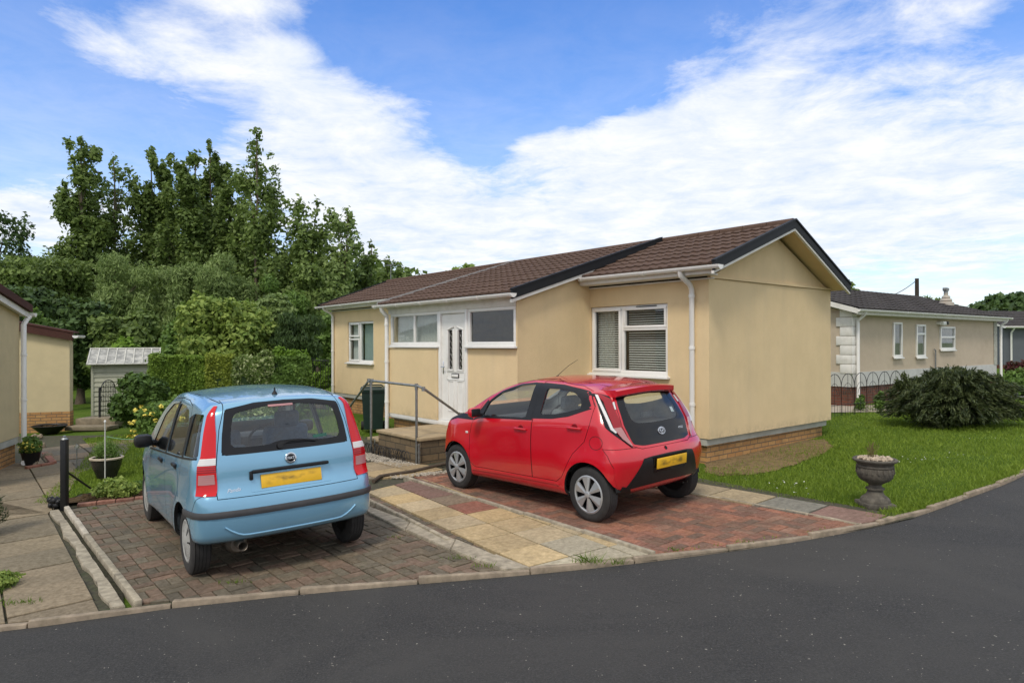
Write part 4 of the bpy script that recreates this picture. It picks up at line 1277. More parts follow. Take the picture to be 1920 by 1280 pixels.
M_FASCIA = vary('black_fascia', (.010, .011, .013), .1, 4, .6, spec=.3)
M_SLATE = vary('pale_flashing', (.30, .29, .28), .2, 8, .6)
M_GREYMETAL = vary('galvanised_steel', (.30, .31, .31), .18, 18, .42, .85, dirt=((.16, .13, .10), .5), dscale=12)
M_BASE = vary('pale_grey_skirt', (.42, .42, .37), .1, 3, .6, dirt=((.16, .15, .12), .4), dscale=2)
M_WINGLASS = glass_mat('window_glass', (.80, .85, .83), .03)
M_CURTAIN = vary('net_curtain', (.62, .62, .60), .1, 25, .9)
M_BLIND = vary('blind_slat', (.74, .73, .70), .05, 10, .5)
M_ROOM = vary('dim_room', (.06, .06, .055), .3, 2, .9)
def brick_mat(name, c1, c2, mortar, sc=1.0, bw=.225, rh=.075):
    n = NT(name); b = n.n('TexBrick'); uv = n.n('UVMap'); n.l(uv.outputs[0], b.inputs['Vector'])
    b.inputs['Scale'].default_value = 1.0; b.inputs['Brick Width'].default_value = bw; b.inputs['Row Height'].default_value = rh
    b.inputs['Mortar Size'].default_value = .009; b.inputs['Mortar Smooth'].default_value = .3; b.inputs['Bias'].default_value = -.1
    b.inputs['Color1'].default_value = (*c1, 1); b.inputs['Color2'].default_value = (*c2, 1); b.inputs['Mortar'].default_value = (*mortar, 1)
    w = n.world(); a = n.noise(26, 5, .7, w); k = n.noise(2.4, 5, .6, w)
    col = n.mix(n.math('MULTIPLY', n.ramp(a, [(.35, (0, 0, 0)), (.7, (1, 1, 1))]), .35), b.outputs[0], tuple(x*.5 for x in c2))
    col = n.mix(n.math('MULTIPLY', n.ramp(k, [(.5, (0, 0, 0)), (.72, (1, 1, 1))]), .55), col, (.055, .045, .03))
    hb = n.math('SUBTRACT', n.math('MULTIPLY', a, .3), b.outputs[1])
    return n.pbr(col, .9, 0, n.bump(hb, .8, .008), .2)
M_BRICK = brick_mat('buff_brick', (.54, .31, .125), (.42, .215, .085), (.19, .15, .10))
M_BRICKRED = brick_mat('dark_red_brick', (.20, .075, .05), (.14, .055, .04), (.14, .11, .09))
M_BLOCKST = brick_mat('stone_blocks', (.24, .17, .095), (.12, .095, .065), (.09, .075, .055), bw=.33, rh=.11)

def uvwall(name, quads, mat, parent=None, smooth=None):
    """quads: list of (p0, p1, z0, z1) vertical faces with metric UVs, outward on the right of p0->p1 reversed"""
    bm = bmesh.new(); uv = bm.loops.layers.uv.new('UVMap')
    off = 0
    for p0, p1, z0a, z0b, z1 in quads:
        L = math.hypot(p1[0]-p0[0], p1[1]-p0[1])
        vs = [bm.verts.new((p0[0], p0[1], z0a)), bm.verts.new((p1[0], p1[1], z0b)), bm.verts.new((p1[0], p1[1], z1)), bm.verts.new((p0[0], p0[1], z1))]
        f = bm.faces.new(vs)
        for l, q in zip(f.loops, ((off, z0a), (off+L, z0b), (off+L, z1), (off, z1))): l[uv].uv = q
        off += L
    me = bpy.data.meshes.new(name); bm.to_mesh(me); bm.free()
    return link(name, me, mat, parent)

def roof_tiles(name, mat, parent, p_eave0, p_eave1, p_ridge1, p_ridge0, course=.30, w=.18):
    """interlocking concrete tiles: stepped courses with a rolled profile; corners in parent space"""
    a0, a1, r1, r0 = [Vector(p) for p in (p_eave0, p_eave1, p_ridge1, p_ridge0)]
    L = (a1-a0).length; S = (r0-a0).length; nC = max(2, round(S/course)); nW = int(L/w)*6
    nrm = (a1-a0).cross(r0-a0).normalized()
    if nrm.z < 0: nrm = -nrm
    V = []; F = []; tone = []
    rng = np.random.RandomState(3)
    for i in range(nC):
        t0, t1 = i/nC, (i+1)/nC+.02
        base = len(V)
        for j in range(nW+1):
            u = j/nW; ph = (j % 6)/6
            prof = .012*max(0, math.sin(2*math.pi*ph)) if ph < .5 else -.004
            A = a0.lerp(a1, u); Rr = r0.lerp(r1, u)
            wob = .003*math.sin(u*L*3.1+i*1.7)
            lo = A.lerp(Rr, t0)+nrm*(.030+prof+wob); hi = A.lerp(Rr, min(1, t1))+nrm*(.004+prof*.9+wob); dn = A.lerp(Rr, t0)+nrm*(-.002)
            V += [dn[:], lo[:], hi[:]]
        for j in range(nW):
            b = base+j*3; F += [(b, b+3, b+4, b+1), (b+1, b+4, b+5, b+2)]
    me = mesh_np(name, np.array(V), np.array(F))
    me.shade_flat()
    return link(name, me, mat, parent)
def tile_mat(name, c1, c2, lich=.5):
    n = NT(name); a = n.noise(2.2, 6, .7); b = n.noise(22, 5, .7)
    col = n.ramp(a, [(.3, c1), (.7, c2)])
    col = n.mix(n.math('MULTIPLY', n.ramp(b, [(.3, (0, 0, 0)), (.75, (1, 1, 1))]), .5), col, tuple(x*.45 for x in c1))
    l = n.ramp(n.noise(11, 8, .8), [(.64, (0, 0, 0)), (.70, (1, 1, 1))])
    col = n.mix(n.math('MULTIPLY', l, lich), col, (.26, .24, .19))
    m_ = n.ramp(n.noise(3.5, 8, .8), [(.55, (0, 0, 0)), (.70, (1, 1, 1))])
    col = n.mix(n.math('MULTIPLY', m_, .35), col, (.06, .055, .025))
    return n.pbr(col, .88, 0, n.bump(b, .5, .006), .25)
M_TILE = tile_mat('brown_roof_tile', (.094, .056, .040), (.132, .082, .060))
M_TILEDK = tile_mat('dark_roof_tile', (.050, .044, .042), (.075, .066, .062), .25)
M_TILERED = tile_mat('red_brown_tile', (.065, .028, .022), (.10, .042, .032), .25)

class WallF:
    """window builder on a vertical wall: x along, y outwards, z up"""
    def __init__(s, parent, xdir, y0, ysign=1, along_x=True): s.p = parent; s.y = y0; s.s = ysign; s.ax = along_x
    def P(s, a, o, z): return (a, s.y+s.s*o, z) if s.ax else (s.y+s.s*o, a, z)
    def box(s, m, a0, a1, o0, o1, z0, z1, bev=0.0):
        p, q = s.P(a0, o0, z0), s.P(a1, o1, z1)
        m.bx(min(p[0], q[0]), max(p[0], q[0]), min(p[1], q[1]), max(p[1], q[1]), z0, z1, bev)

def window(wf, a0, a1, z0, z1, parent, bars=(), sill=True, sub=(), depth=-.05, fw=.06, glass=None, frame_mat=None, inner='curtain', name='window', casements=()):
    """white framed window; bars: vertical bar positions; sub: (a0,a1,z0,z1) opening lights with their own frame"""
    fm = frame_mat or M_WHITE
    fr = MB()
    wf.box(fr, a0, a1, depth, depth+.055, z1-fw, z1, .006); wf.box(fr, a0, a1, depth, depth+.055, z0, z0+fw, .006)
    wf.box(fr, a0, a0+fw, depth, depth+.054, z0+fw, z1-fw, .006); wf.box(fr, a1-fw, a1, depth, depth+.054, z0+fw, z1-fw, .006)
    for b in bars: wf.box(fr, b-fw*.5, b+fw*.5, depth, depth+.053, z0+fw, z1-fw, .006)
    w_ = fr.build(name, fm, parent, 30)
    for (b0, b1, c0, c1) in sub:
        s_ = MB(); d2 = depth+.02; k = .045
        wf.box(s_, b0, b1, d2, d2+.055, c1-k, c1, .008); wf.box(s_, b0, b1, d2, d2+.055, c0, c0+k, .008)
        wf.box(s_, b0, b0+k, d2, d2+.054, c0+k, c1-k, .008); wf.box(s_, b1-k, b1, d2, d2+.054, c0+k, c1-k, .008)
        s_.build('opening_light', fm, w_, 30)
    g = MB(); g.bm.faces.new([g.bm.verts.new(wf.P(q0, depth+.020, q1)) for q0, q1 in ((a0+.02, z0+.02), (a1-.02, z0+.02), (a1-.02, z1-.02), (a0+.02, z1-.02))]); g.build('pane', glass or M_WINGLASS, w_)
    if sill:
        s_ = MB(); wf.box(s_, a0-.05, a1+.05, depth+.057, .085, z0-.055, z0-.018, .008); wf.box(s_, a0-.02, a1+.02, depth+.058, .03, z0-.018, z0+.003, .004); s_.build('sill', fm, w_, 30)
    return w_

def curtain(wf, a0, a1, z0, z1, o, parent, mat, amp=.02, n=40, waves=9):
    V = []; F = []
    for i in range(n+1):
        t = i/n; a = a0+(a1-a0)*t; oo = o+amp*math.sin(t*waves*2*math.pi)+amp*.4*math.sin(t*waves*4.3*math.pi)
        V += [wf.P(a, oo, z0), wf.P(a, oo, z1)]
    for i in range(n): F.append((2*i, 2*i+2, 2*i+3, 2*i+1))
    me = mesh_np('curtain', np.array(V), np.array(F)); me.shade_smooth(); return link('curtain', me, mat, parent)

def gutter(m, p0, p1, r=.055, joints=3):
    """half-round gutter between two points"""
    a, b = Vector(p0), Vector(p1); t = (b-a).normalized(); s_ = t.cross(Vector((0, 0, 1))).normalized()
    prof = [(math.cos(q)*r, math.sin(q)*r) for q in [math.pi*k/10+math.pi for k in range(11)]]
    prof += [(r*.86*math.cos(q), r*.86*math.sin(q)+.003) for q in [2*math.pi-math.pi*k/10 for k in range(11)]]
    R0 = [m.bm.verts.new(a+s_*x+Vector((0, 0, z))) for x, z in prof]; R1 = [m.bm.verts.new(b+s_*x+Vector((0, 0, z))) for x, z in prof]
    n = len(prof)
    for i in range(n): m.bm.faces.new((R0[i], R0[(i+1) % n], R1[(i+1) % n], R1[i]))
    m.bm.faces.new(R0[::-1]); m.bm.faces.new(R1)
    for k in range(joints+1):
        c = a.lerp(b, k/max(1, joints)); d = t*.03
        pr = [(math.cos(q)*(r+.008), math.sin(q)*(r+.008)) for q in [math.pi*j/10+math.pi for j in range(11)]]
        A = [m.bm.verts.new(c-d+s_*x+Vector((0, 0, z))) for x, z in pr]; B = [m.bm.verts.new(c+d+s_*x+Vector((0, 0, z))) for x, z in pr]
        for i in range(10): m.bm.faces.new((A[i], A[i+1], B[i+1], B[i]))
        m.bm.faces.new(A[::-1]); m.bm.faces.new(B)

def main_house():
    a = .6923; ox, oy = 2.9597, 10.0115
    root = empty('bungalow', (ox, oy, 0), math.pi/2+a, 'cream rendered park bungalow with brown tiled roof and white glazed porch behind the red car', 'bungalow')
    L, W = 13.17, 3.93; zb, zt = .443, 2.86
    PX0, PX1, PO = 2.45, 6.64, 1.70
    # ---- walls: boxes with real openings, butted together
    holes = [(.76, 2.44, 1.365, 2.525), (10.54, 12.10, 1.365, 2.515)]
    m = MB(); th = .14
    def wallx(x0, x1, y1, z0, z1, hs):
        """front wall pieces round openings (outer face at y1)"""
        cur = x0
        for h in sorted(hs):
            m.bx(cur, h[0], y1-th, y1, z0, z1); m.bx(h[0], h[1], y1-th, y1, z0, h[2]); m.bx(h[0], h[1], y1-th, y1, h[3], z1); cur = h[1]
        m.bx(cur, x1, y1-th, y1, z0, z1)
    wallx(0, PX0, 0, zb, zt, holes[:1]); wallx(PX1, L, 0, zb, zt, holes[1:])
    m.bx(0, th, -W, -th, zb, zt); m.bx(L-th, L, -W, -th, zb, zt); m.bx(th, L-th, -W, -W+th, zb, zt)
    m.build('wall', M_RENDER, root)
    # gable panel, set a little behind the wall below
    for x_ in (.02, L-.12):
        pk = MB(); pk.prismv([(-.02, 2.86), (-W+.02, 2.86), (-W/2-.0, 3.70)], lambda p, t: (x_+.1*t, p[0], p[1])); pk.build('gable_panel', M_RENDER, root)
    gb = MB(); gb.bx(-.030, .02, -W, .0, 2.866, 2.900); gb.build('gable_bead', M_RENDER, root)
    # inside of the rooms, dim
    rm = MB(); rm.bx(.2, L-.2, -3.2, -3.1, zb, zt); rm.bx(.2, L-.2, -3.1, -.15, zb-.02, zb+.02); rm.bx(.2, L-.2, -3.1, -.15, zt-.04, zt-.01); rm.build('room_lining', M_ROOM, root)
    # porch
    pm = MB(); 
    side_top = lambda o: 3.245-.312*o-.11
    pm.prismv([(0, zb), (PO-.10, zb), (PO-.10, side_top(PO)), (0, side_top(0))], lambda p, t: (PX0+.12*t, p[0], p[1]))
    pm.prismv([(0, zb), (PO-.10, zb), (PO-.10, side_top(PO)), (0, side_top(0))], lambda p, t: (PX1-.12*t, p[0], p[1]))
    dx0, dx1 = 3.84, 4.70
    pm.bx(PX0, 2.50, PO-.10, PO, 1.80, 2.60)
    pm.bx(PX0, dx0-.005, PO-.10, PO, zb, 1.80)
    pm.bx(dx1+.03, PX1, PO-.10, PO+.05, zb+.01, 1.80)
    pm.build('porch_wall', M_RENDER, root)
    pf = MB(); pf.bx(PX0+.12, PX1-.12, 0, PO-.1, zb-.05, zb); pf.bx(PX0+.13, PX1-.13, -.02, .0, zb, 2.6); pf.build('porch_interior', vary('porch_inside', (.30, .28, .24), .2, 3, .8), root)
    # frieze board above the porch windows
    fb = MB(); fb.bx(PX0+.02, PX1-.02, PO-.06, PO+.03, 2.50, 2.655, .004); fb.bx(PX0+.0, PX1, PO+.03, PO+.05, 2.60, 2.70, .004); fb.build('porch_fascia', M_WHITEM, root, 30)
    wfP = WallF(root, 0, PO)
    w1 = window(wfP, 4.745, 6.56, 1.865, 2.50, root, bars=(5.625,), depth=-.045, fw=.055, sill=True, name='porch_window')
    curtain(wfP, 4.82, 6.50, 1.88, 2.48, -.14, w1, M_CURTAIN, .012, 60, 14)
    w2 = window(wfP, 2.485, 3.80, 1.865, 2.50, root, depth=-.045, fw=.055, name='porch_window')
    # door
    d = MB(); wfP.box(d, dx0-.03, dx0+.04, -.09, .03, .42, 2.50, .006); wfP.box(d, dx1-.04, dx1+.03, -.09, .03, .42, 2.50, .006); wfP.box(d, dx0+.04, dx1-.04, -.09, .028, 2.44, 2.50, .006); wfP.box(d, dx0+.04, dx1-.04, -.09, .035, .42, .47, .006)
    wfP.box(d, 3.80, dx0-.03, -.045, .012, 1.81, 2.50, .003)
    door = d.build('front_door', M_WHITE, root, 30)
    lf = MB(); x0, x1, z0, z1 = dx0+.045, dx1-.045, .475, 2.435
    gl = [(3.955, 4.075, 1.43, 2.13), (4.465-.135+.0-.02, 4.43-.01, 1.43, 2.13)]
    gl = [(3.985, 4.135, 1.42, 2.14), (4.29, 4.44, 1.42, 2.14)]
    # leaf built round the two slim lights
    def lb(a, b, c, e, o=-.055): wfP.box(lf, a, b, o, -.010, c, e)
    lb(x0, x1, z0, 1.42); lb(x0, x1, 2.14, z1); lb(x0, 3.985, 1.42, 2.14); lb(4.135, 4.29, 1.42, 2.14); lb(4.44, x1, 1.42, 2.14)
    leaf = lf.build('door_leaf', M_WHITE, door)
    mo = MB()
    for (a0, a1, c0, c1) in gl:
        for (p, q, r, s_) in ((a0-.03, a0, c0-.03, c1), (a1, a1+.03, c0-.03, c1), (a0, a1, c0-.03, c0)): wfP.box(mo, p, q, -.010, .008, r, s_, .004)
    # pointed heads of the lights: slanted beads
    for (a0, a1, c1, sgn) in ((3.955, 4.165, 2.14, 1), (4.26, 4.47, 2.14, -1)):
        za, zb_ = (c1, c1+.06) if sgn > 0 else (c1+.06, c1)
        p = Vector(wfP.P(a0, 0, za)); q = Vector(wfP.P(a1, 0, zb_)); mo.tube([p, q], .014, 6)
    for a0, a1 in ((3.985, 4.155), (4.27, 4.44)):
        for r0, r1 in ((.66, 1.20),):
            for (p, q, r, s_) in ((a0-.012, a0, r0, r1), (a1, a1+.012, r0, r1), (a0-.012, a1+.012, r1, r1+.012), (a0-.012, a1+.012, r0-.012, r0)): wfP.box(mo, p, q, -.010, .003, r, s_, .003)
    for (p, q, r, s_) in ((3.93, 3.942, 1.24, 1.37), (4.483, 4.495, 1.24, 1.37), (3.93, 4.495, 1.37, 1.382), (3.93, 4.495, 1.228, 1.24)): wfP.box(mo, p, q, -.010, .003, r, s_, .003)
    mo.build('door_moulding', M_WHITE, leaf, 30)
    gg = MB()
    for (a0, a1, c0, c1) in gl: wfP.box(gg, a0-.01, a1+.01, -.040, -.035, c0-.01, c1+.01)
    pn = gg.build('door_glass', M_GLOSSBLK, leaf)
    ld = MB()
    for (a0, a1, c0, c1) in gl:
        mid = (a0+a1)/2
        for k in range(6):
            zc = c0+.06+k*.115; q = [Vector(wfP.P(mid+.045*math.cos(t), -.032, zc+.05*math.sin(t))) for t in [0, math.pi/2, math.pi, 1.5*math.pi, 2*math.pi]]; ld.tube(q, .003, 4, cap=False)
    ld.build('lead_pattern', M_GREYMETAL, pn)
    lt = MB(); wfP.box(lt, 4.10, 4.33, -.010, .004, 1.265, 1.345, .004); l1 = lt.build('letter_plate', M_BLKPLAS, leaf, 30)
    lt = MB(); wfP.box(lt, 4.115, 4.315, .004, .010, 1.28, 1.33, .003); lt.build('letter_flap', M_WHITE, l1, 30)
    hd = MB(); wfP.box(hd, 4.585, 4.62, -.010, .004, 1.33, 1.56, .004); hd.tube([wfP.P(4.602, .0, 1.46), wfP.P(4.602, .05, 1.46), wfP.P(4.49, .055, 1.455)], .009, 8); hd.build('handle', M_CHROME, leaf, 40)
    # ---- bedroom and end windows
    wf = WallF(root, 0, 0)
    b1 = window(wf, .765, 2.435, 1.37, 2.52, root, bars=(1.72,), sub=((.80, 1.69, 2.14, 2.485), (1.755, 2.40, 1.405, 2.485)), depth=-.085)
    tb = MB(); wf.box(tb, .765+.05, 1.70, -.07, -.02, 2.10, 2.15, .006); tb.build('transom', M_WHITE, b1, 30)
    ve = MB(); wf.box(ve, .98, 1.40, -.012, .002, 2.488, 2.502, .002); ve.build('trickle_vent', M_BLKPLAS, b1)
    bl = MB()
    for k in range(26):
        zc = 1.42+k*.040
        if not (2.09 < zc < 2.16): bl.box(wf.P(1.245, -.145, zc), (.86, .026, .002), rot=Matrix.Rotation(R(-35), 3, 'X'))
        bl.box(wf.P(2.08, -.145, zc), (.60, .026, .002), rot=Matrix.Rotation(R(-35), 3, 'X'))
    bl.build('venetian_blind', M_BLIND, b1)
    curtain(wf, 2.05, 2.42, 1.38, 2.50, -.21, b1, M_CURTAIN, .02, 30, 4); curtain(wf, .79, .93, 1.38, 2.50, -.21, b1, M_CURTAIN, .02, 20, 2)
    b2 = window(wf, 10.55, 12.09, 1.37, 2.51, root, bars=(11.37,), sub=((11.41, 12.05, 1.40, 2.04), (11.41, 12.05, 2.09, 2.475)), depth=-.085)
    curtain(wf, 10.60, 11.34, 1.38, 2.50, -.16, b2, vary('pale_green_blind', (.34, .42, .40), .08, 6, .8), .004, 30, 3); curtain(wf, 11.42, 12.05, 1.38, 2.50, -.16, b2, M_CURTAIN, .015, 30, 6)
    # ---- skirt and brick plinth
    sk = MB()
    sk.bx(.06, PX0, -.05, -.015, .335, zb); sk.bx(.06, .095, -W+.06, -.05, .335, zb); sk.bx(PX1, L-.05, -.05, -.015, .335, zb)
    sk.bx(PX0+.03, PX0+.065, .0, PO-.06, .335, zb); sk.bx(PX0+.03, PX1-.04, PO-.06, PO-.025, .335, zb+.008); sk.build('skirt_board', M_BASE, root)
    th_ = MB(); th_.bx(PX0+.05, PX1, PO-.02, PO+.045, .37, zb+.008, .004); th_.build('porch_skirt', M_WHITEM, root, 30)
    def P(al, ou): return (al, ou)
    def g(al, ou):
        F = Vector((-math.sin(a), math.cos(a))); Lf = Vector((-math.cos(a), -math.sin(a))); q = Vector((ox, oy))+F*al+Lf*ou; return gz(q.x, q.y)-.12
    segs = [((.10, -W+.15), (.10, -.08)), ((.10, -.08), (PX0+.06, -.08)), ((PX0+.06, -.08), (PX0+.06, PO-.08)), ((PX0+.06, PO-.08), (PX1-.06, PO-.08)), ((PX1-.06, PO-.08), (PX1-.06, -.08)), ((PX1-.06, -.08), (L-.1, -.08)), ((L-.1, -.08), (L-.1, -W+.1)), ((L-.1, -W+.15), (.10, -W+.15))]
    uvwall('brick_plinth', [(p, q, g(*p), g(*q), .34) for p, q in segs], M_BRICK, root)
    # ---- roof
    zr = 3.875; yr = -W/2; ov = .31
    e_o = .34; ez = zr-.367*(e_o-yr); yb, zbk = -W-.045, 2.925
    r1 = roof_tiles('roof', M_TILE, root, (-ov, e_o, ez), (L+.1, e_o, ez), (L+.1, yr, zr), (-ov, yr, zr))
    roof_tiles('roof', M_TILE, root, (L+.1, yb, zbk), (-ov, yb, zbk), (-ov, yr, zr), (L+.1, yr, zr))
    # porch roof: same ridge, shallower fall, stands proud of the main roof
    po = PO+.20; pz = 2.715
    roof_tiles('porch_roof', M_TILE, r1, (2.34, po, pz), (6.74, po, pz), (6.74, yr+.1, zr+.015), (2.34, yr+.1, zr+.015))
    # underside boards so the slopes have thickness
    ub = MB()
    ub.prismv([(e_o-.02, ez-.02), (yr, zr-.03), (yb+.01, zbk-.02), (yb+.01, zbk-.055), (yr, zr-.075), (e_o-.02, ez-.06)], lambda p, t: (-ov+.02+(L+ov+.06)*t, p[0], p[1])); ub.build('roof_deck', M_RENDER, root)
    ub = MB(); ub.prismv([(po-.02, pz-.02), (yr+.1, zr-.02), (yr+.1, zr-.05), (po-.02, pz-.07)], lambda p, t: (2.36+4.36*t, p[0], p[1])); ub.build('porch_deck', M_WHITEM, root)
    rt = MB(); n_ = 30
    for k in range(n_):
        x0 = -ov+(L+ov+.1)*k/n_; rt.tube([(x0+.006, yr, zr+.0), (x0+(L+ov+.1)/n_-.006, yr, zr+.0)], .075, 10)
    rt.build('ridge_tiles', M_TILE, r1, 40)
    # verge cap in black plastic with white strip under it
    def verge(x0, x1, y0, z0, y1, z1, h=.17, mat=M_FASCIA, name='barge_board', parent=root, up=.045):
        m_ = MB(); m_.prismv([(y0, z0+up), (y1, z1+up), (y1, z1+up-h), (y0, z0+up-h)], lambda p, t: (x0+(x1-x0)*t, p[0], p[1])); return m_.build(name, mat, parent)
    for (y0, z0) in ((e_o+.03, ez-.01), (yb-.02, zbk-.01)):
        verge(-ov-.035, -ov+.004, y0, z0, yr, zr, .150, up=.055); verge(-ov-.05, -ov+.02, y0, z0+.002, yr, zr+.002, .03, up=.062)
        verge(-ov-.022, -ov+.02, y0, z0, yr, zr, .040, M_WHITEM, 'barge_strip', up=-.0955)
        verge(L+.10, L+.14, y0, z0, yr, zr, .175, up=.055)
    verge(2.295, 2.338, po+.03, pz-.01, yr+.1, zr+.015, .165, up=.055); verge(2.285, 2.36, po+.03, pz-.008, yr+.1, zr+.017, .03, up=.060)
    verge(2.31, 2.36, po+.03, pz-.01, .02, pz-.01+.313*(po+.01), .055, M_WHITEM, 'barge_strip', up=-.1105)
    verge(6.742, 6.765, po+.02, pz, yr+.1, zr+.015, .12, M_SLATE, 'roof_flashing', up=.05)
    # soffit under the front gable overhang
    so = MB(); so.prismv([(e_o, ez-.065), (yr, zr-.08), (yr, zr-.09), (e_o, ez-.075)], lambda p, t: (-ov+.0+(ov+.04)*t, p[0], p[1])); so.prismv([(yb+.012, zbk-.060), (yr, zr-.08), (yr, zr-.09), (yb+.012, zbk-.070)], lambda p, t: (-ov+.0+(ov+.04)*t, p[0], p[1])); so.build('soffit', M_RENDER, root)
    # fascias, drip strips and gutters
    for xa, xb in ((-.10, PX0-.02), (PX1+.02, L-.05)):
        fa = MB(); fa.bx(xa-.18, xb+.0, .26, .285, 2.90, 3.02, .004); fa.bx(xa-.06, xb+.015, .005, .26, 2.895, 2.915)
        fa.bx(xa, xb+.015, .004, .035, 2.845, 2.868, .003); f_ = fa.build('fascia', M_WHITEM, root, 30)
        dk = MB(); dk.bx(xa+.12, xb+.014, .003, .028, 2.872, 2.893); dk.build('dark_strip', M_GLOSSBLK, f_)
    gm = MB(); gutter(gm, (-.40, .345, 3.005), (PX0-.12, .345, 3.02), .058, 2); gm.build('gutter', M_WHITE, root, 40)
    gm = MB(); gutter(gm, (PX1+.12, .345, 3.02), (L+.30, .345, 3.0), .058, 4); gm.build('gutter', M_WHITE, root, 40)
    gm = MB(); gutter(gm, (2.28, po+.045, pz-.03), (6.80, po+.045, pz-.03), .058, 5); gm.build('gutter', M_WHITE, root, 40)
    def pipe(pts, r, x=.0):
        m_ = MB(); m_.tube(pts, r, 12)
        a_, b_ = Vector(pts[-2]), Vector(pts[-1])
        for t in (.03, .36, .72): m_.tube([a_.lerp(b_, t), a_.lerp(b_, t+.018)], r+.008, 12)
        return m_.build('downpipe', M_WHITE, root, 40)
    pipe([(.27, .345, 2.98), (.27, .33, 2.90), (.27, .10, 2.78), (.27, .05, 2.70), (.27, .05, .30)], .040)
    pipe([(13.0, .345, 2.96), (13.0, .31, 2.90), (13.0, .10, 2.80), (13.0, .05, 2.72), (13.0, .05, -.1)], .040)
    pipe([(6.54, po+.045, 2.66), (6.54, po+.03, 2.58), (6.56, PO+.10, 2.46), (6.56, PO+.10, 2.38), (6.56, PO+.10, .05)], .042)
    # roof aerial at the far end of the ridge
    ae = MB(); ae.tube([(L-.1, yr, zr), (L-.1, yr, zr+.55)], .012, 6); ae.tube([(L-.45, yr+.1, zr+.50), (L-.1, yr, zr+.53), (L+.40, yr-.1, zr+.56)], .008, 6)
    for k in range(6):
        t = k/5; c = Vector((L-.4+.75*t, yr+.08-.16*t, zr+.505+.05*t)); ae.tube([c+Vector((0, -.10, 0)), c+Vector((0, .10, 0))], .005, 5)
    t_ = ae.build('television_aerial', M_GREYMETAL, root)
    # vertical bead on the porch corner
    vb = MB(); vb.bx(PX0-.006, PX0+.02, PO-.02, PO+.006, zb, 2.6); vb.build('corner_bead', M_RENDER, root)
    return root
house = main_house()
HM = Matrix.Translation((2.9597, 10.0115, 0)) @ Matrix.Rotation(math.pi/2+.6923, 4, 'Z')
def HW(al, ou, z=0): return HM @ Vector((al, ou, z))
def HG(al, ou, dz=0):
    p = HM @ Vector((al, ou, 0)); return Vector((p.x, p.y, gz(p.x, p.y)+dz))

# ------------------------------------------------------------------ landing, steps and handrail
def stone_box(root, name, x0, x1, y0, y1, z0, z1, mat):
    return uvwall(name, [((x0, y0), (x1, y0), z0, z0, z1), ((x1, y0), (x1, y1), z0, z0, z1), ((x1, y1), (x0, y1), z0, z0, z1), ((x0, y1), (x0, y0), z0, z0, z1)], mat, root)
def landing():
    g0 = HG(4, 2.5)
    root = empty('entrance_landing', (HW(0, 0).x, HW(0, 0).y, 0), math.pi/2+.6923, 'weathered stone landing with slab top and side steps below the white front door', 'steps')
    x0, x1, y0, y1 = 3.30, 4.70, 1.68, 3.00
    stone_box(root, 'stone_wall', x0, x1, y0, y1, -.15, .335, M_BLOCKST)
    stone_box(root, 'stone_wall', x1, 5.12, 1.72, 2.95, -.15, .155, M_BLOCKST)
    M_LSL = vary('landing_slab', (.37, .28, .165), .15, 7, .85, bump=.4, dirt=((.20, .16, .10), .5), dscale=3)
    t = MB()
    for i in range(3):
        for j in range(2):
            t.bx(x0-.03+i*.49, x0-.03+i*.49+.48, y0+j*.68, y0+j*.68+.67, .335, .385, .008)
    t.build('slab_top', M_LSL, root, 30)
    t = MB(); t.bx(x1+.035, 5.16, 1.72, 2.98, .155, .205, .008); t.build('step_tread', M_LSL, root, 30)
    return root
landing()
def handrail():
    root = empty('handrail', HG(4.2, 3.05), 0, 'galvanised tube handrail on thin posts in front of the stone landing', 'handrail')
    o = root.location
    def W(al, ou, z): return HW(al, ou, z)-o
    A, B = (4.90, 3.04), (3.40, 3.02)
    r = .021
    g = lambda p: gz(HW(*p).x, HW(*p).y)
    m = MB(); m.tube([W(5.72, 3.04, .72), W(4.98, 3.04, 1.235), W(4.82, 3.04, 1.235), W(3.36, 3.02, 1.215), W(3.26, 2.98, 1.18), W(3.26, 2.25, .70), W(3.26, 2.25, .36)], r, 10)
    for p in (W(4.98, 3.04, 1.235), W(4.86, 3.04, 1.235), W(3.40, 3.02, 1.215), W(3.27, 2.97, 1.17), W(3.26, 2.26, .705)):
        m.tube([p-Vector((0, 0, .035)), p+Vector((0, 0, .035))], .030, 10)
    m.build('rail', M_GREYMETAL, root, 40)
    for (x, y), zt in ((A, 1.22), (B, 1.20)):
        m = MB(); m.tube([W(x, y, g((x, y))-.05), W(x, y, zt)], r, 10); m.tube([W(x, y, zt-.05), W(x, y, zt+.0)], .028, 10); m.build('post', M_GREYMETAL, root, 40)
    m = MB(); m.tube([W(5.72, 3.04, -.1), W(5.72, 3.04, .74)], r, 10); m.build('post', M_GREYMETAL, root, 40)
    for x, lab in ((3.32, 1), (5.02, 2)):
        pass
handrail()

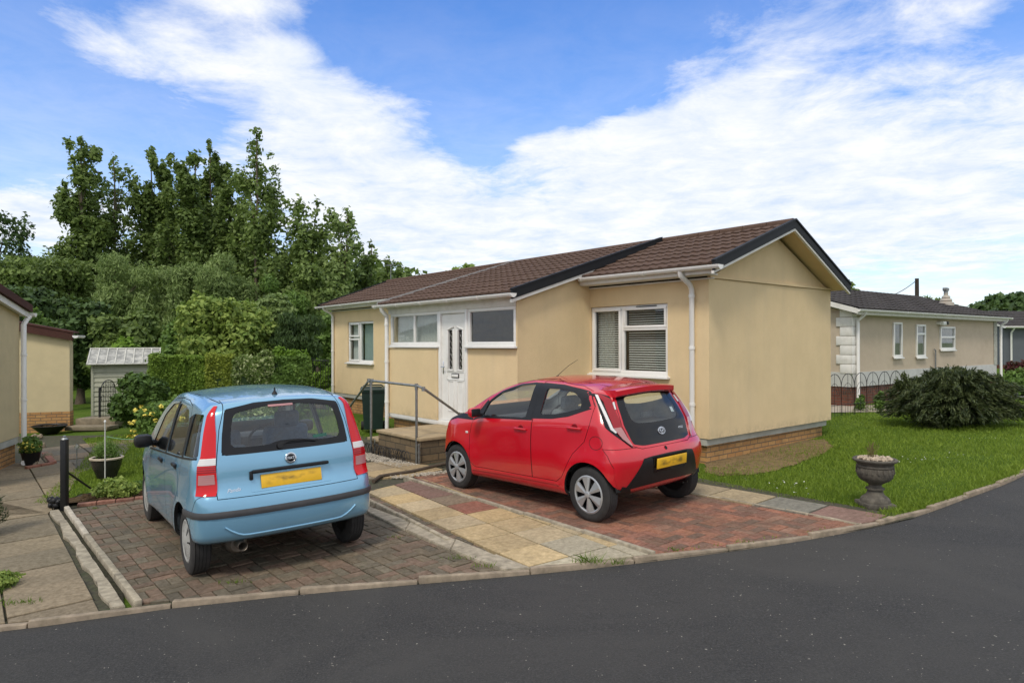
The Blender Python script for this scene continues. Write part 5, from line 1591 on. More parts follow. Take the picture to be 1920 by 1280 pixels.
# ------------------------------------------------------------------ neighbours on the right
def right_neighbour():
    A = at_ground(1597, 762); 
    Y0 = 17.3; p0 = at_depth(1597, 762, Y0); p1 = at_depth(1868, 731, 23.4)
    d = Vector((p1.x-p0.x, p1.y-p0.y, 0)); L = d.length; ang = math.atan2(d.y, d.x)
    root = empty('bungalow', (p0.x, p0.y, 0), ang, 'beige pebbledash bungalow with three narrow windows and white quoins behind the juniper', 'bungalow')
    zb, zt = 1.08, 2.66; D = 5.5
    # local: x along the long wall, +y away from the camera
    MR = vary('beige_pebbledash', (.52, .43, .32), .05, 3, .95, bump=.9, bscale=90, bdist=.012, dirt=((.36, .28, .20), .4), dscale=.7)
    m = MB(); m.bx(0, L, 0, .2, zb, zt); m.bx(0, .2, .2, D, zb, zt); m.bx(L-.2, L, .2, D, zb, zt); m.prismv([(0, zt), (D, zt), (D/2, zt+.75)], lambda p, t: (.05+.1*t, p[0], p[1])); m.build('wall', MR, root)
    wf = WallF(root, 0, 0, -1)
    def fx(px): # photo column -> distance along wall
        r = cam_ray(px, 640); q = Vector((p0.x, p0.y)); dd = Vector((d.x, d.y)).normalized(); n = Vector((dd.y, -dd.x)); t = q.dot(n)/Vector((r.x, r.y)).dot(n); return (Vector((r.x, r.y))*t-q).dot(dd)
    def fz(px, py):
        r = cam_ray(px, py); s_ = fx(px); Y = p0.y+d.normalized().y*s_; return CH+r.z*Y/r.y
    for (xa, xb, ya, yb, sp) in ((1673, 1689, 604, 669, None), (1716, 1733, 608, 669, 626), (1761, 1788, 612, 655, 632)):
        a0, a1 = fx(xa), fx(xb); z0, z1 = fz(xa, yb), fz(xa, ya)
        w_ = window(wf, a0, a1, z0, z1, root, depth=-.0, fw=.055)
        bk = MB(); bk.bx(a0+.03, a1-.03, -.014, -.006, z0+.03, z1-.03); bk.build('curtain', vary('grey_curtain', (.20, .19, .17), .3, 12, .9), w_)
        if sp:
            zs = fz(xa, sp); t_ = MB(); t_.bx(a0+.05, a1-.05, -.052, -.002, zs-.03, zs+.03, .005); t_.build('transom', M_WHITE, w_, 30)
    # quoins
    q = MB(); k = 0; z = zb
    while z < zt-.05:
        w_ = .34 if k % 2 else .24; q.bx(-.035, w_, -.035, -.002, z, z+.235, .010); q.bx(-.035, -.002, -.002, w_+.05, z, z+.235, .010); z += .245; k += 1
    q.build('quoins', M_WHITEM, root, 30)
    q = MB(); q.bx(L-.25, L+.03, -.03, -.002, zb, zt, .01); q.build('quoins', vary('pale_stone', (.36, .36, .31), .3, 14, .9), root)
    sk = MB(); sk.bx(.02, L-.02, -.02, .0, .73, zb+.03); sk.bx(-.02, .0, .0, D, .73, zb+.03); sk.build('skirt_board', vary('grey_white_board', (.50, .50, .47), .1, 4, .6, dirt=((.28, .26, .2), .5)), root)
    uvwall('brick_plinth', [((0, .02), (L, .02), -.2, -.2, .74), ((0, D), (0, .02), -.2, -.2, .74)], M_BRICKRED, root)
    # roof
    ov = .30; zr = zt+1.02
    ez = zt+.10
    rf = roof_tiles('roof', M_TILEDK, root, (L+.2, -ov, ez), (-.25, -ov, ez), (-.25, D/2, zr), (L+.2, D/2, zr), .32, .3)
    roof_tiles('roof', M_TILEDK, root, (-.25, D+ov, ez), (L+.2, D+ov, ez), (L+.2, D/2, zr), (-.25, D/2, zr), .32, .3)
    dk = MB(); dk.prismv([(-ov+.02, ez-.02), (D/2, zr-.03), (D+ov-.02, ez-.02), (D+ov-.02, ez-.08), (D/2, zr-.10), (-ov+.02, ez-.08)], lambda p, t: (-.23+(L+.41)*t, p[0], p[1])); dk.build('roof_deck', M_WHITEM, root)
    bb = MB(); bb.prismv([(-ov, ez-.01), (D/2, zr-.01), (D/2, zr-.14), (-ov, ez-.14)], lambda p, t: (-.27-.03*t, p[0], p[1])); bb.prismv([(D+ov, ez-.01), (D/2, zr-.01), (D/2, zr-.14), (D+ov, ez-.14)], lambda p, t: (-.27-.03*t, p[0], p[1])); bb.build('barge_board', M_WHITEM, root)
    fa = MB(); fa.bx(-.2, L+.15, -ov+.04, -ov+.07, ez-.15, ez-.02); fa.bx(-.1, L, -ov+.07, -.0, ez-.16, ez-.14); fa.build('fascia', M_WHITEM, root)
    gm = MB(); gutter(gm, (-.25, -ov-.01, ez-.03), (L+.45, -ov-.01, ez-.03), .06, 4); gm.build('gutter', M_WHITE, root, 40)
    for x in (.16, L+.18):
        m_ = MB(); m_.tube([(x, -ov, ez-.06), (x, -ov+.04, ez-.16), (x, -.09, ez-.30), (x, -.09, ez-.40), (x, -.09, .0 if x < 1 else .5)], .042, 12); m_.build('downpipe', M_WHITE, root, 40)
    # outside lamp, vent pipe, flue cowl
    lx = fx(1757); lz = fz(1757, 606); m_ = MB(); m_.tube([(lx, 0, lz), (lx, -.10, lz)], .05, 10); m_.box((lx+.12, -.13, lz), (.26, .12, .12), bev=.03); ll = m_.build('outside_lamp', M_WHITE, root, 40)
    m_ = MB(); m_.box((lx+.30, -.14, lz+.01), (.12, .13, .10), bev=.02); m_.build('lamp_head', M_BLKPLAS, ll, 40)
    px = fx(1750); m_ = MB(); m_.tube([(px, -.06, .2), (px, -.06, fz(1750, 656)), (px-.10, -.06, fz(1750, 655))], .022, 8); m_.build('vent_pipe', M_GREYMETAL, root, 40)
    sx = L*.93; sy = 1.3; sz = ez+(zr-ez)*(sy+ov)/(D/2+ov)
    m_ = MB(); m_.lathe([(.26, -.1), (.25, .06), (.17, .10), (.20, .13), (.18, .19), (.12, .22), (.14, .25), (.12, .30), (.07, .33), (.07, .42)], c=(sx, sy, sz), seg=20); fl = m_.build('flue_base', vary('flue_cream', (.42, .38, .32), .1, 5, .6, dirt=((.3, .12, .06), .5)), root, 30)
    m_ = MB(); m_.lathe([(.07, .40), (.07, .48), (.10, .49), (.10, .58), (.02, .61)], c=(sx, sy, sz), seg=14); m_.box((sx-.10, sy, sz+.55), (.16, .10, .10), bev=.02); m_.build('flue_cowl', M_GREYMETAL, fl, 30)
    return root
right_neighbour()

def simple_house(label, p0, p1, D, zg, zb, zt, rise, wallm, roofm, wins=(), plinth=M_BRICKRED, pipes=(), skirt=True):
    d = Vector((p1[0]-p0[0], p1[1]-p0[1], 0)); L = d.length; root = empty('bungalow', (p0[0], p0[1], 0), math.atan2(d.y, d.x), label, 'bungalow')
    m = MB(); m.bx(0, L, 0, .2, zb, zt); m.bx(0, .2, .2, D, zb, zt); m.bx(L-.2, L, .2, D, zb, zt)
    for x in (.05, L-.15): m.prismv([(0, zt), (D, zt), (D/2, zt+rise*.9)], lambda p, t: (x+.1*t, p[0], p[1]))
    m.build('wall', wallm, root)
    uvwall('brick_plinth', [((0, .02), (L, .02), zg-.3, zg-.3, zb), ((L, .02), (L, D), zg-.3, zg-.3, zb), ((0, D), (0, .02), zg-.3, zg-.3, zb)], plinth, root)
    ov = .3
    for s_ in (0, 1):
        e = (-ov if s_ == 0 else D+ov)
        q = [(L+.25, e, zt+.08), (-.25, e, zt+.08), (-.25, D/2, zt+rise), (L+.25, D/2, zt+rise)]
        if s_: q = [q[1], q[0], q[3], q[2]]
        roof_tiles('roof', roofm, root, *q, .33, .3)
    dk = MB(); dk.prismv([(-ov, zt+.06), (D/2, zt+rise-.03), (D+ov, zt+.06), (D+ov, zt-.05), (D/2, zt+rise-.14), (-ov, zt-.05)], lambda p, t: (-.23+(L+.46)*t, p[0], p[1])); dk.build('fascia', M_WHITEM, root)
    gm = MB(); gutter(gm, (-.25, -ov-.03, zt+.03), (L+.25, -ov-.03, zt+.03), .06, 4); gm.build('gutter', M_WHITE, root, 40)
    for x in pipes:
        m_ = MB(); m_.tube([(x, -ov, zt), (x, -.10, zt-.25), (x, -.10, zg)], .045, 10); m_.build('downpipe', M_WHITE, root, 40)
    wf = WallF(root, 0, 0, -1)
    for (a0, a1, z0, z1, bars) in wins:
        w_ = window(wf, a0, a1, z0, z1, root, bars=bars, depth=0, fw=.07)
        bk = MB(); bk.bx(a0+.03, a1-.03, -.014, -.006, z0+.03, z1-.03); bk.build('curtain', M_CURTAIN, w_)
    return root
M_SLATEGREY = vary('slate_grey_boarding', (.10, .11, .125), .06, 4, .6)
M_PINKWHITE = vary('pale_pinkish_render', (.62, .56, .55), .05, 4, .8)
# grey boarded home with dark roof, side on, right edge of the picture
a = at_depth(1882, 700, 33.0); b = at_depth(2150, 700, 36.0)
simple_house('slate grey boarded home with dark roof and white downpipe beyond the beige bungalow', (a.x, 33.0), (a.x+8, 34.6), 5, .3, .75, 2.60, .95, M_SLATEGREY, M_TILEDK, (), M_BRICKRED, (.35,))
a = at_depth(1893, 700, 46.0)
simple_house('pale pinkish house with white bay window in the far right distance', (a.x+.2, 44.0), (a.x+9, 43.5), 6, .3, .9, 2.7, 1.0, M_PINKWHITE, M_TILEDK, ((.3, 2.1, 1.4, 2.5, (.9, 1.5)), (3.2, 4.4, 1.4, 2.5, (3.8,))), M_BRICKRED, ())

# ------------------------------------------------------------------ neighbours on the left
def left_home():
    A = Vector((-8.72, 11.80, 0)); az = R(19.3); dirn = Vector((-math.sin(az), math.cos(az), 0))    # wall runs towards -dirn from the corner
    root = empty('park_home', (A.x, A.y, 0), math.atan2(-dirn.y, -dirn.x), 'cream pebbledash park home with dark red roof at the left edge, nearest the road', 'park home')
    # local x: from the far corner towards the camera; +y ... to the left of that direction = east (towards the drive)
    gzv = gz(A.x, A.y)
    MP = vary('cream_pebbledash', (.56, .46, .27), .06, 4, .95, bump=.9, bscale=110, bdist=.010, dirt=((.40, .33, .2), .4), dscale=.8)
    Lw = 3.0; zb = .28; 
    m = MB(); m.prismv([(0, zb), (Lw, zb), (Lw, 2.98), (0, 2.43)], lambda p, t: (p[0], -.2*t, p[1])); m.bx(0, .2, -4, -.2, zb, 2.5); m.build('wall', MP, root)
    sk = MB(); sk.bx(.02, Lw, -.04, -.01, zb-.12, zb); sk.build('skirt_board', M_BASE, root)
    uvwall('brick_plinth', [((Lw, -.06), (0.02, -.06), gzv-.2, gzv-.2, zb-.1), ((.02, -.06), (.02, -4), gzv-.2, gzv-.2, zb-.1)], M_BRICK, root)
    rf = MB(); rf.prismv([(-.12, 2.56), (Lw, 3.12), (Lw, 3.05), (-.12, 2.49)], lambda p, t: (p[0], .12-4.1*t, p[1])); rf.build('roof', M_TILERED, root)
    bb = MB(); bb.prismv([(-.12, 2.47), (Lw, 3.03), (Lw, 2.93), (-.12, 2.37)], lambda p, t: (p[0], .11-.03*t, p[1])); bb.build('fascia', M_WHITEM, root)
    vt = MB(); vt.prismv([(-.13, 2.60), (Lw, 3.16), (Lw, 3.035), (-.13, 2.475)], lambda p, t: (p[0], .165-.05*t, p[1])); vt.build('verge_tiles', M_TILERED, root)
    so = MB(); so.prismv([(-.1, 2.42), (Lw, 2.97), (Lw, 2.95), (-.1, 2.40)], lambda p, t: (p[0], .08-.08*t, p[1])); so.build('soffit', M_WHITEM, root)
    gm = MB(); gutter(gm, (-.17, .17, 2.46), (-.17, -4, 2.46), .06, 3); gm.build('gutter', M_WHITE, root, 40)
    dp = MB(); dp.tube([(-.15, .12, 2.41), (-.10, .08, 2.34), (-.02, .06, 2.25), (-.02, .06, gzv+.16)], .042, 12)
    for z in (1.7, .9): dp.tube([(-.02, .06, z), (-.02, .06, z+.03)], .052, 12)
    dp.tube([(-.02, .06, gzv+.17), (.08, .12, gzv+.09), (.45, .20, gzv+.07)], .042, 12)
    dp.build('downpipe', M_WHITE, root, 40)
left_home()
def left_annexe():
    C = Vector((-11.15, 16.8, 0)); gzv = -.28
    az = R(70.7); d = Vector((math.sin(az), math.cos(az), 0))
    L = 3.2; P = C-d*L
    root = empty('garden_annexe', (P.x, P.y, 0), math.atan2(d.y, d.x), 'low cream annexe with dark brown fascia behind the left park home', 'annexe')
    MP = vary('cream_render_smooth', (.58, .485, .29), .05, 3, .95, bump=.5, bscale=120, bdist=.006, dirt=((.42, .35, .22), .4), dscale=.8)
    m = MB(); m.prismv([(0, .21), (L, .21), (L, 2.02), (0, 2.72)], lambda p, t: (p[0], .2*t, p[1])); m.bx(L-.2, L, .2, .3, .21, 1.98); m.build('wall', MP, root)
    uvwall('brick_plinth', [((.0, -.02), (L+.01, -.02), gzv-.2, gzv-.2, .215), ((L+.01, -.02), (L+.01, .3), gzv-.2, gzv-.2, .215)], M_BRICK, root)
    rf = MB(); rf.prismv([(-.1, 2.90), (L+.10, 2.20), (L+.10, 1.99), (-.1, 2.69)], lambda p, t: (p[0], -.14+.10*t, p[1])); rf.build('fascia', M_TILERED, root)
    rf = MB(); rf.prismv([(-.1, 2.93), (L+.12, 2.22), (L+.12, 2.18), (-.1, 2.89)], lambda p, t: (p[0], -.16+.5*t, p[1])); rf.build('roof', M_TILERED, root)
    gm = MB(); gutter(gm, (L+.18, -.2, 2.12), (L+.18, .4, 2.12), .06, 2); gm.build('gutter', M_WHITE, root, 40)
left_annexe()
def shed():
    a = at_depth(174, 785, 19.0); b = at_depth(291, 785, 19.7); d = Vector((b.x-a.x, b.y-a.y, 0)); L = d.length
    root = empty('garden_shed', (a.x, a.y, 0), math.atan2(d.y, d.x), 'pale green metal garden shed with lichen-stained ribbed roof beside the iron gate', 'shed')
    MS = vary('pale_green_metal', (.46, .46, .36), .06, 3, .55, dirt=((.24, .25, .19), .4), dscale=2)
    g = gz(a.x, a.y)-.02; zt = 1.36; D = 1.5
    def siding(x0, x1, y0, y1, n, out):
        m = MB(); h = (zt-g)/n
        for k in range(n):
            z0 = g+k*h
            if y0 == y1: m.prismv([(0, z0), (0, z0+h-.012), (-.006, z0+h-.002), (-.024, z0+.02), (-.020, z0)], lambda p, t: (x0+(x1-x0)*t, y0+p[0], p[1]))
            else: m.prismv([(0, z0), (0, z0+h-.012), (-.006, z0+h-.002), (-.024, z0+.02), (-.020, z0)], lambda p, t: (x0+p[0], y0+(y1-y0)*t, p[1]))
        return m
    siding(0, L, 0, 0, 12, 1).build('side_wall', MS, root)
    siding(0, 0, D, 0, 12, 1).build('front_wall', MS, root)
    m = MB(); m.bx(.0, L, .02, D, g, zt); m.prismv([(0, zt), (D, zt), (D/2, zt+.36)], lambda p, t: (L*t+.005*(1-t), p[0], p[1])); m.build('carcass', MS, root)
    m = MB(); m.bx(-.045, -.025, .25, 1.2, g+.05, zt-.05, .004); m.bx(-.06, -.045, .70, .74, g+.05, zt-.05); m.build('door', MS, root)
    c = MB()
    for x, y in ((-.03, -.03), (L+.0, -.03)): c.bx(x-.01, x+.05, y-.01, y+.02, g, zt)
    c.build('corner_trim', MS, root)
    M_SR = vary('lichen_roof_sheet', (.30, .30, .28), .35, 5, .8, bump=.4, dirt=((.60, .58, .52), .8), dscale=5)
    r = MB(); n = 8; ex = -.18
    for k in range(n):
        x0 = -.12+(L+.24)*k/n; x1 = x0+(L+.24)/n
        for s_ in (0, 1):
            yy = (ex, D/2) if s_ == 0 else (D-ex, D/2)
            r.prismv([(yy[0], zt-.02), (yy[1], zt+.40), (yy[1], zt+.37), (yy[0], zt-.05)], lambda p, t: (x0+.012+(x1-x0-.024)*t, p[0], p[1]))
    r.build('roof', M_SR, root)
    r = MB()
    for k in range(n+1):
        x0 = -.12+(L+.24)*k/n; r.tube([(x0, ex-.01, zt-.02), (x0, D/2, zt+.415)], .020, 6)
    r.tube([(-.14, D/2, zt+.41), (L+.14, D/2, zt+.41)], .03, 6)
    r.tube([(-.14, ex, zt-.03), (L+.14, ex, zt-.03)], .02, 6)
    r.build('roof_rib', vary('pale_rib', (.52, .51, .46), .2, 6, .7), root, 40)
shed()
# ================================================================== plants
def leaf_mat(name, c_dark, c_light, scale=.5, trans=.35, spot=None):
    n = NT(name); w = n.world()
    at = n.n('Attribute'); at.attribute_name = 'rnd'
    a = n.noise(scale, 3, .6, w)
    f = n.math('ADD', n.math('MULTIPLY', a, .7), n.math('MULTIPLY', at.outputs[2], .45))
    col = n.ramp(f, [(.30, c_dark), (.85, c_light)])
    if spot:
        col = n.mix(n.ramp(at.outputs[2], [(spot[1], (0, 0, 0)), (spot[1]+.02, (1, 1, 1))]), col, spot[0])
    p = n.n('BsdfPrincipled'); n.l(col, p.inputs['Base Color']); p.inputs['Roughness'].default_value = .55; p.inputs['Specular IOR Level'].default_value = .25
    t = n.n('BsdfTranslucent'); n.l(n.mix(.4, col, (.25, .36, .06)), t.inputs[0])
    m = n.n('MixShader'); m.inputs[0].default_value = trans; n.l(p.outputs[0], m.inputs[1]); n.l(t.outputs[0], m.inputs[2]); n.l(m.outputs[0], n.out.inputs[0])
    return n.m
M_LF_POP = leaf_mat('poplar_leaf', (.078, .122, .032), (.215, .295, .080), .35)
M_LF_WIL = leaf_mat('willow_leaf', (.120, .180, .055), (.300, .390, .135), .35)
M_LF_DARK = leaf_mat('evergreen_leaf', (0.032, 0.061, 0.019), (0.088, 0.149, 0.041), .6, .2)
M_LF_MID = leaf_mat('shrub_leaf', (0.068, 0.128, 0.027), (0.203, 0.324, 0.074), .8)
M_LF_YEL = leaf_mat('yellow_green_leaf', (0.121, 0.203, 0.041), (0.351, 0.432, 0.101), .9)
M_LF_HEDGE = leaf_mat('clipped_hedge_leaf', (.09, .16, .022), (.26, .38, .055), 1.6, .3)
M_LF_GOLD = leaf_mat('golden_hedge_leaf', (0.135, 0.189, 0.027), (0.351, 0.405, 0.061), 1.8, .3)
M_LF_VAR = leaf_mat('variegated_leaf', (.08, .13, .03), (.20, .28, .07), 1.2, .3, ((.50, .56, .28), .72))
M_LF_RHO = leaf_mat('rhododendron_leaf', (0.038, 0.078, 0.016), (0.115, 0.196, 0.041), 1.4, .2)
M_LF_JUN = leaf_mat('juniper_needle', (.020, .034, .014), (.085, .105, .035), 1.4, .1)
M_LF_LIME = leaf_mat('lime_leaf', (.10, .19, .02), (.26, .42, .06), 1.5, .4)
M_BARK = vary('bark', (.11, .085, .060), .3, 12, .95, bump=.8, bscale=30, bdist=.02)
M_BARKDK = vary('dark_bark', (.045, .034, .026), .3, 12, .95, bump=.8, bscale=30, bdist=.02)
M_FLY = vary('yellow_petal', (.72, .60, .10), .15, 30, .6)
M_FLW = vary('white_petal', (.80, .80, .74), .05, 30, .6)

def leaf_mesh(name, clumps, n, size, seed=0, asp=.68, shell=2.2, up=.35, gravity=0.0, drop=0.0):
    """many small leaf faces spread through ellipsoid clumps; clumps: x,y,z,rx,ry,rz"""
    r = np.random.RandomState(seed); C = np.array(clumps, float)
    vol = (C[:, 3]*C[:, 4]*C[:, 5])**.75; idx = r.choice(len(C), n, p=vol/vol.sum()); c = C[idx]
    d = r.normal(size=(n, 3)); d /= np.linalg.norm(d, axis=1)[:, None]
    rad = r.rand(n)**(1/shell)
    # lumpy surface so the outline is uneven
    rad *= 1+.16*np.sin(d[:, 0]*7+idx)*np.sin(d[:, 1]*6+idx*2)+.12*np.sin(d[:, 2]*9+idx*3)
    p = c[:, :3]+d*rad[:, None]*c[:, 3:6]
    nm = d*.7+r.normal(size=(n, 3))*.55; nm[:, 2] += up; nm /= np.linalg.norm(nm, axis=1)[:, None]
    t = np.cross(nm, r.normal(size=(n, 3))); t[:, 2] -= gravity; t /= np.linalg.norm(t, axis=1)[:, None]
    b = np.cross(nm, t); s = size*(.6+.8*r.rand(n))[:, None]
    l = t*s; w = b*s*asp
    q = np.stack([p-l, p-w*.9+l*.1, p+l, p+w*.9+l*.1], 1).reshape(-1, 3)
    me = mesh_np(name, q, np.arange(4*n).reshape(n, 4))
    at = me.attributes.new('rnd', 'FLOAT', 'FACE'); at.data.foreach_set('value', r.rand(n).astype(np.float32))
    return me

def limbs(base, clumps, r0, seed, mat, n_l=8, trunk_top=None, lean=0.0):
    """tapered trunk with limbs that reach into the clumps (local coordinates)"""
    rng = random.Random(seed); m = MB(); b = Vector(base)
    top = Vector(trunk_top) if trunk_top else Vector(max(clumps, key=lambda c: c[2])[:3])
    n = 8; P = []; ra = []
    for i in range(n+1):
        t = i/n; P.append(b.lerp(top, t)+Vector((rng.uniform(-1, 1), rng.uniform(-1, 1), 0))*.02*(top-b).length*math.sin(math.pi*t)*.5); ra.append(r0*(1.25 if i == 0 else 1)*(1-.82*t))
    m.tube(P, ra, 10)
    for c in rng.sample(list(clumps), min(n_l, len(clumps))):
        e = Vector(c[:3]); h = max(.15, min(.9, (e.z-b.z)/max(.1, (top-b).z)-.15)); k = int(h*n); s = P[k]
        mid = s.lerp(e, .5)+Vector((0, 0, -.06*(e-s).length)); rr = ra[k]*.55
        m.tube([s, s.lerp(mid, .5), mid, mid.lerp(e, .6), e], [rr, rr*.8, rr*.6, rr*.4, rr*.2], 7)
    return m.mesh('trunk', 60)

def plant(name, loc, clumps, n, size, leafm, label, cat, group=None, bark=None, trunk_r=.15, n_l=8, seed=1, part=('trunk', 'crown'), **kw):
    root = empty(name, loc, label=label, cat=cat, group=group)
    me = leaf_mesh('crown', clumps, n, size, seed, **kw); link(part[1], me, leafm, root)
    link(part[0], limbs((0, 0, -.1 if trunk_r > .03 else 0), clumps, trunk_r, seed, None, n_l), bark or M_BARK, root)
    return root

def poplar(px, py, wpx, Y, seed, label, dense=1.0, mat=None, n=34000, base=.05, size=.125, group='tall trees beyond the gardens', name='poplar_tree'):
    top = at_depth(px, py, Y); z0 = gz(top.x, Y); H = top.z-z0; W = wpx*Y/CF*1.4
    rng = random.Random(seed); cl = []
    k = int(30*dense)
    for i in range(k):
        t = (i+.5)/k; z = H*(base+(1-base)*t)
        w = W*(1.35-.98*t**1.5)
        w = max(w, W*.16)
        for j in range(2 if t < .9 else 1):
            a = rng.uniform(0, 2*math.pi); rr = w*rng.uniform(.15, .75)
            s = w*rng.uniform(.30, .52)
            cl.append((rr*math.cos(a), rr*math.sin(a), min(z+rng.uniform(-.6, .6), H-s*.9), s, s, s*rng.uniform(.9, 1.6)))
    # loose sprigs at the top and sides so the outline is ragged
    for i in range(int(30*dense)):
        t = rng.uniform(.35, 1.02); a = rng.uniform(0, 2*math.pi); rr = W*(1.12-.75*t); s = rng.uniform(.16, .36); cl.append((rr*math.cos(a), rr*math.sin(a), H*t-.2, s, s, s*1.6))
    return plant(name, (top.x, Y, z0), cl, n, size, mat or M_LF_POP, label, 'tree', group, seed=seed, trunk_r=.13, n_l=14, shell=1.9)

def broad(px, py, wpx, Y, seed, label, mat, n=12000, size=.105, cat='tree', name='broadleaf_tree', group=None, hfrac=.25, cl_n=22, trunk=.16, flat=1.0, z0=None, **kw):
    top = at_depth(px, py, Y); zz = gz(top.x, Y) if z0 is None else z0; H = top.z-zz; W = wpx*Y/CF
    rng = random.Random(seed); cl = []
    for i in range(cl_n):
        a = rng.uniform(0, 2*math.pi); u = rng.uniform(-1, 1); s_ = math.sqrt(1-u*u); rr = rng.uniform(.35, .78)
        zc = H*(hfrac+(1-hfrac)/2); hz = H*(1-hfrac)/2
        sz = W*rng.uniform(.26, .46)
        cl.append((W*rr*s_*math.cos(a), W*rr*s_*math.sin(a), zc+hz*rr*u, sz, sz, min(sz, hz*.5)*flat))
    return plant(name, (top.x, Y, zz), cl, int(n*1.5), size, mat, label, cat, group, seed=seed, trunk_r=trunk, **kw)

G1 = 'tall trees beyond the gardens'
poplar(155, 268, 44, 38, 1, 'leftmost tall dark poplar, standing clear at the left end of the row')
poplar(222, 305, 50, 40, 2, 'tall tree with a flat ragged top, second from the left in the row', n=16000)
poplar(293, 280, 34, 41, 3, 'slim poplar with a thin pointed tip, third from the left in the row')
poplar(345, 285, 42, 39, 4, 'bushy-topped poplar in the middle of the row, fourth from the left')
poplar(405, 274, 34, 42, 5, 'loose poplar with gaps in its crown, left of the highest one')
poplar(440, 330, 46, 40, 6, 'lower poplar between the loose one and the highest one')
poplar(485, 258, 46, 38, 7, 'highest poplar of the row, pointed, right of the centre', n=17000)
poplar(565, 378, 58, 37, 8, 'broad poplar sloping down to the right of the highest one', n=17000)
poplar(636, 400, 40, 36, 9, 'narrow light poplar standing apart behind the left end of the bungalow roof', mat=M_LF_WIL, n=12000)
poplar(684, 452, 30, 38, 10, 'short poplar behind the left end of the bungalow roof', n=8000)
poplar(738, 488, 24, 41, 11, 'last low poplar on the right, beside the roof aerial', n=6000)
poplar(18, 400, 50, 40, 12, 'tall dark tree cut by the left edge of the photo', n=12000, mat=M_LF_DARK, name='poplar_tree')
broad(80, 432, 95, 34, 21, 'wide dark tree at far left behind the park homes', M_LF_POP, n=16000, hfrac=.1)
broad(240, 445, 70, 31, 22, 'leftmost light green willow, in front of the second tall tree', M_LF_WIL, n=13000, hfrac=.12, gravity=.8, asp=.3, name='willow_tree', group='lighter trees in front of the poplars')
broad(345, 470, 62, 31.5, 23, 'drooping willow between the leftmost willow and the rounded one', M_LF_WIL, n=13000, hfrac=.12, gravity=.8, asp=.3, name='willow_tree', group='lighter trees in front of the poplars')
broad(425, 455, 62, 31, 24, 'rounded willow below the highest poplar', M_LF_WIL, n=13000, hfrac=.12, gravity=.8, asp=.3, name='willow_tree', group='lighter trees in front of the poplars')
broad(515, 490, 60, 30, 25, 'mid green willow left of the bungalow end wall', M_LF_MID, n=13000, hfrac=.12, gravity=.5, asp=.35, name='willow_tree', group='lighter trees in front of the poplars')
broad(590, 470, 62, 32, 26, 'green tree rising just left of the bungalow eaves', M_LF_POP, n=13000, hfrac=.1)
broad(40, 500, 90, 25, 27, 'dark evergreen tree above the near park home roof', M_LF_DARK, n=13000, hfrac=.05, name='evergreen_tree', size=.12)
broad(150, 535, 85, 25.5, 28, 'dark evergreen tree behind the annexe and shed', M_LF_DARK, n=14000, hfrac=.05, name='evergreen_tree', size=.12)
broad(235, 575, 70, 25, 29, 'dark leafy thicket tree right of the shed roof', M_LF_POP, n=11000, hfrac=.0, name='evergreen_tree', size=.12)
broad(80, 558, 34, 22, 30, 'rounded mid green tree peeping over the annexe roof', M_LF_MID, n=6000, hfrac=.1, size=.10)
broad(430, 548, 95, 21.5, 31, 'large yellow-green shrub behind the clipped hedge', M_LF_YEL, n=24000, size=.085, hfrac=.05, name='large_shrub', cat='shrub', cl_n=34)
broad(350, 592, 60, 23, 32, 'feathery green shrub left of the large yellow-green one', M_LF_MID, n=13000, size=.09, hfrac=.0, name='large_shrub', cat='shrub')
broad(560, 560, 58, 22.5, 33, 'dark rounded cypress between the yellow-green shrub and the bungalow', M_LF_DARK, n=17000, size=.075, hfrac=.0, name='cypress_tree', gravity=1.2, asp=.25)
broad(520, 525, 50, 25, 35, 'soft green bush above the dark cypress', M_LF_WIL, n=9000, size=.10, hfrac=.1, name='large_shrub', cat='shrub')
broad(655, 560, 60, 27, 34, 'mid green tree hidden behind the bungalow left corner', M_LF_MID, n=8000, hfrac=.0)
broad(235, 637, 44, 20.8, 36, 'bright lime green shrub just behind the shed roof', M_LF_LIME, n=5000, size=.075, hfrac=.2, name='lime_shrub', cat='shrub')
broad(310, 640, 45, 20.5, 37, 'small green shrub between the shed and the hedge', M_LF_MID, n=5000, size=.07, hfrac=.1, name='garden_shrub', cat='shrub')
broad(600, 655, 22, 21, 38, 'bright green shrub at the gap beside the bungalow corner', M_LF_LIME, n=3500, size=.06, hfrac=.0, name='garden_shrub', cat='shrub')
# far wood that closes the gaps low down
cl = []
rg = random.Random(5)
for i in range(60):
    x = -48+i*1.05; cl.append((x, 47+rg.uniform(-2, 2), rg.uniform(1.5, 4.5), 1.8, 1.6, 2.2)); cl.append((x, 47+rg.uniform(-2, 2), rg.uniform(3.5, 7.0), 1.6, 1.5, 1.6))
cl = [c for c in cl if c[0] < -7 or c[2] < 3.2]
tag(link('far_wood', leaf_mesh('far_wood', cl, 42000, .30, 77), M_LF_POP), 'dark mass of woodland closing the view behind the poplars', 'woodland', kind='stuff')

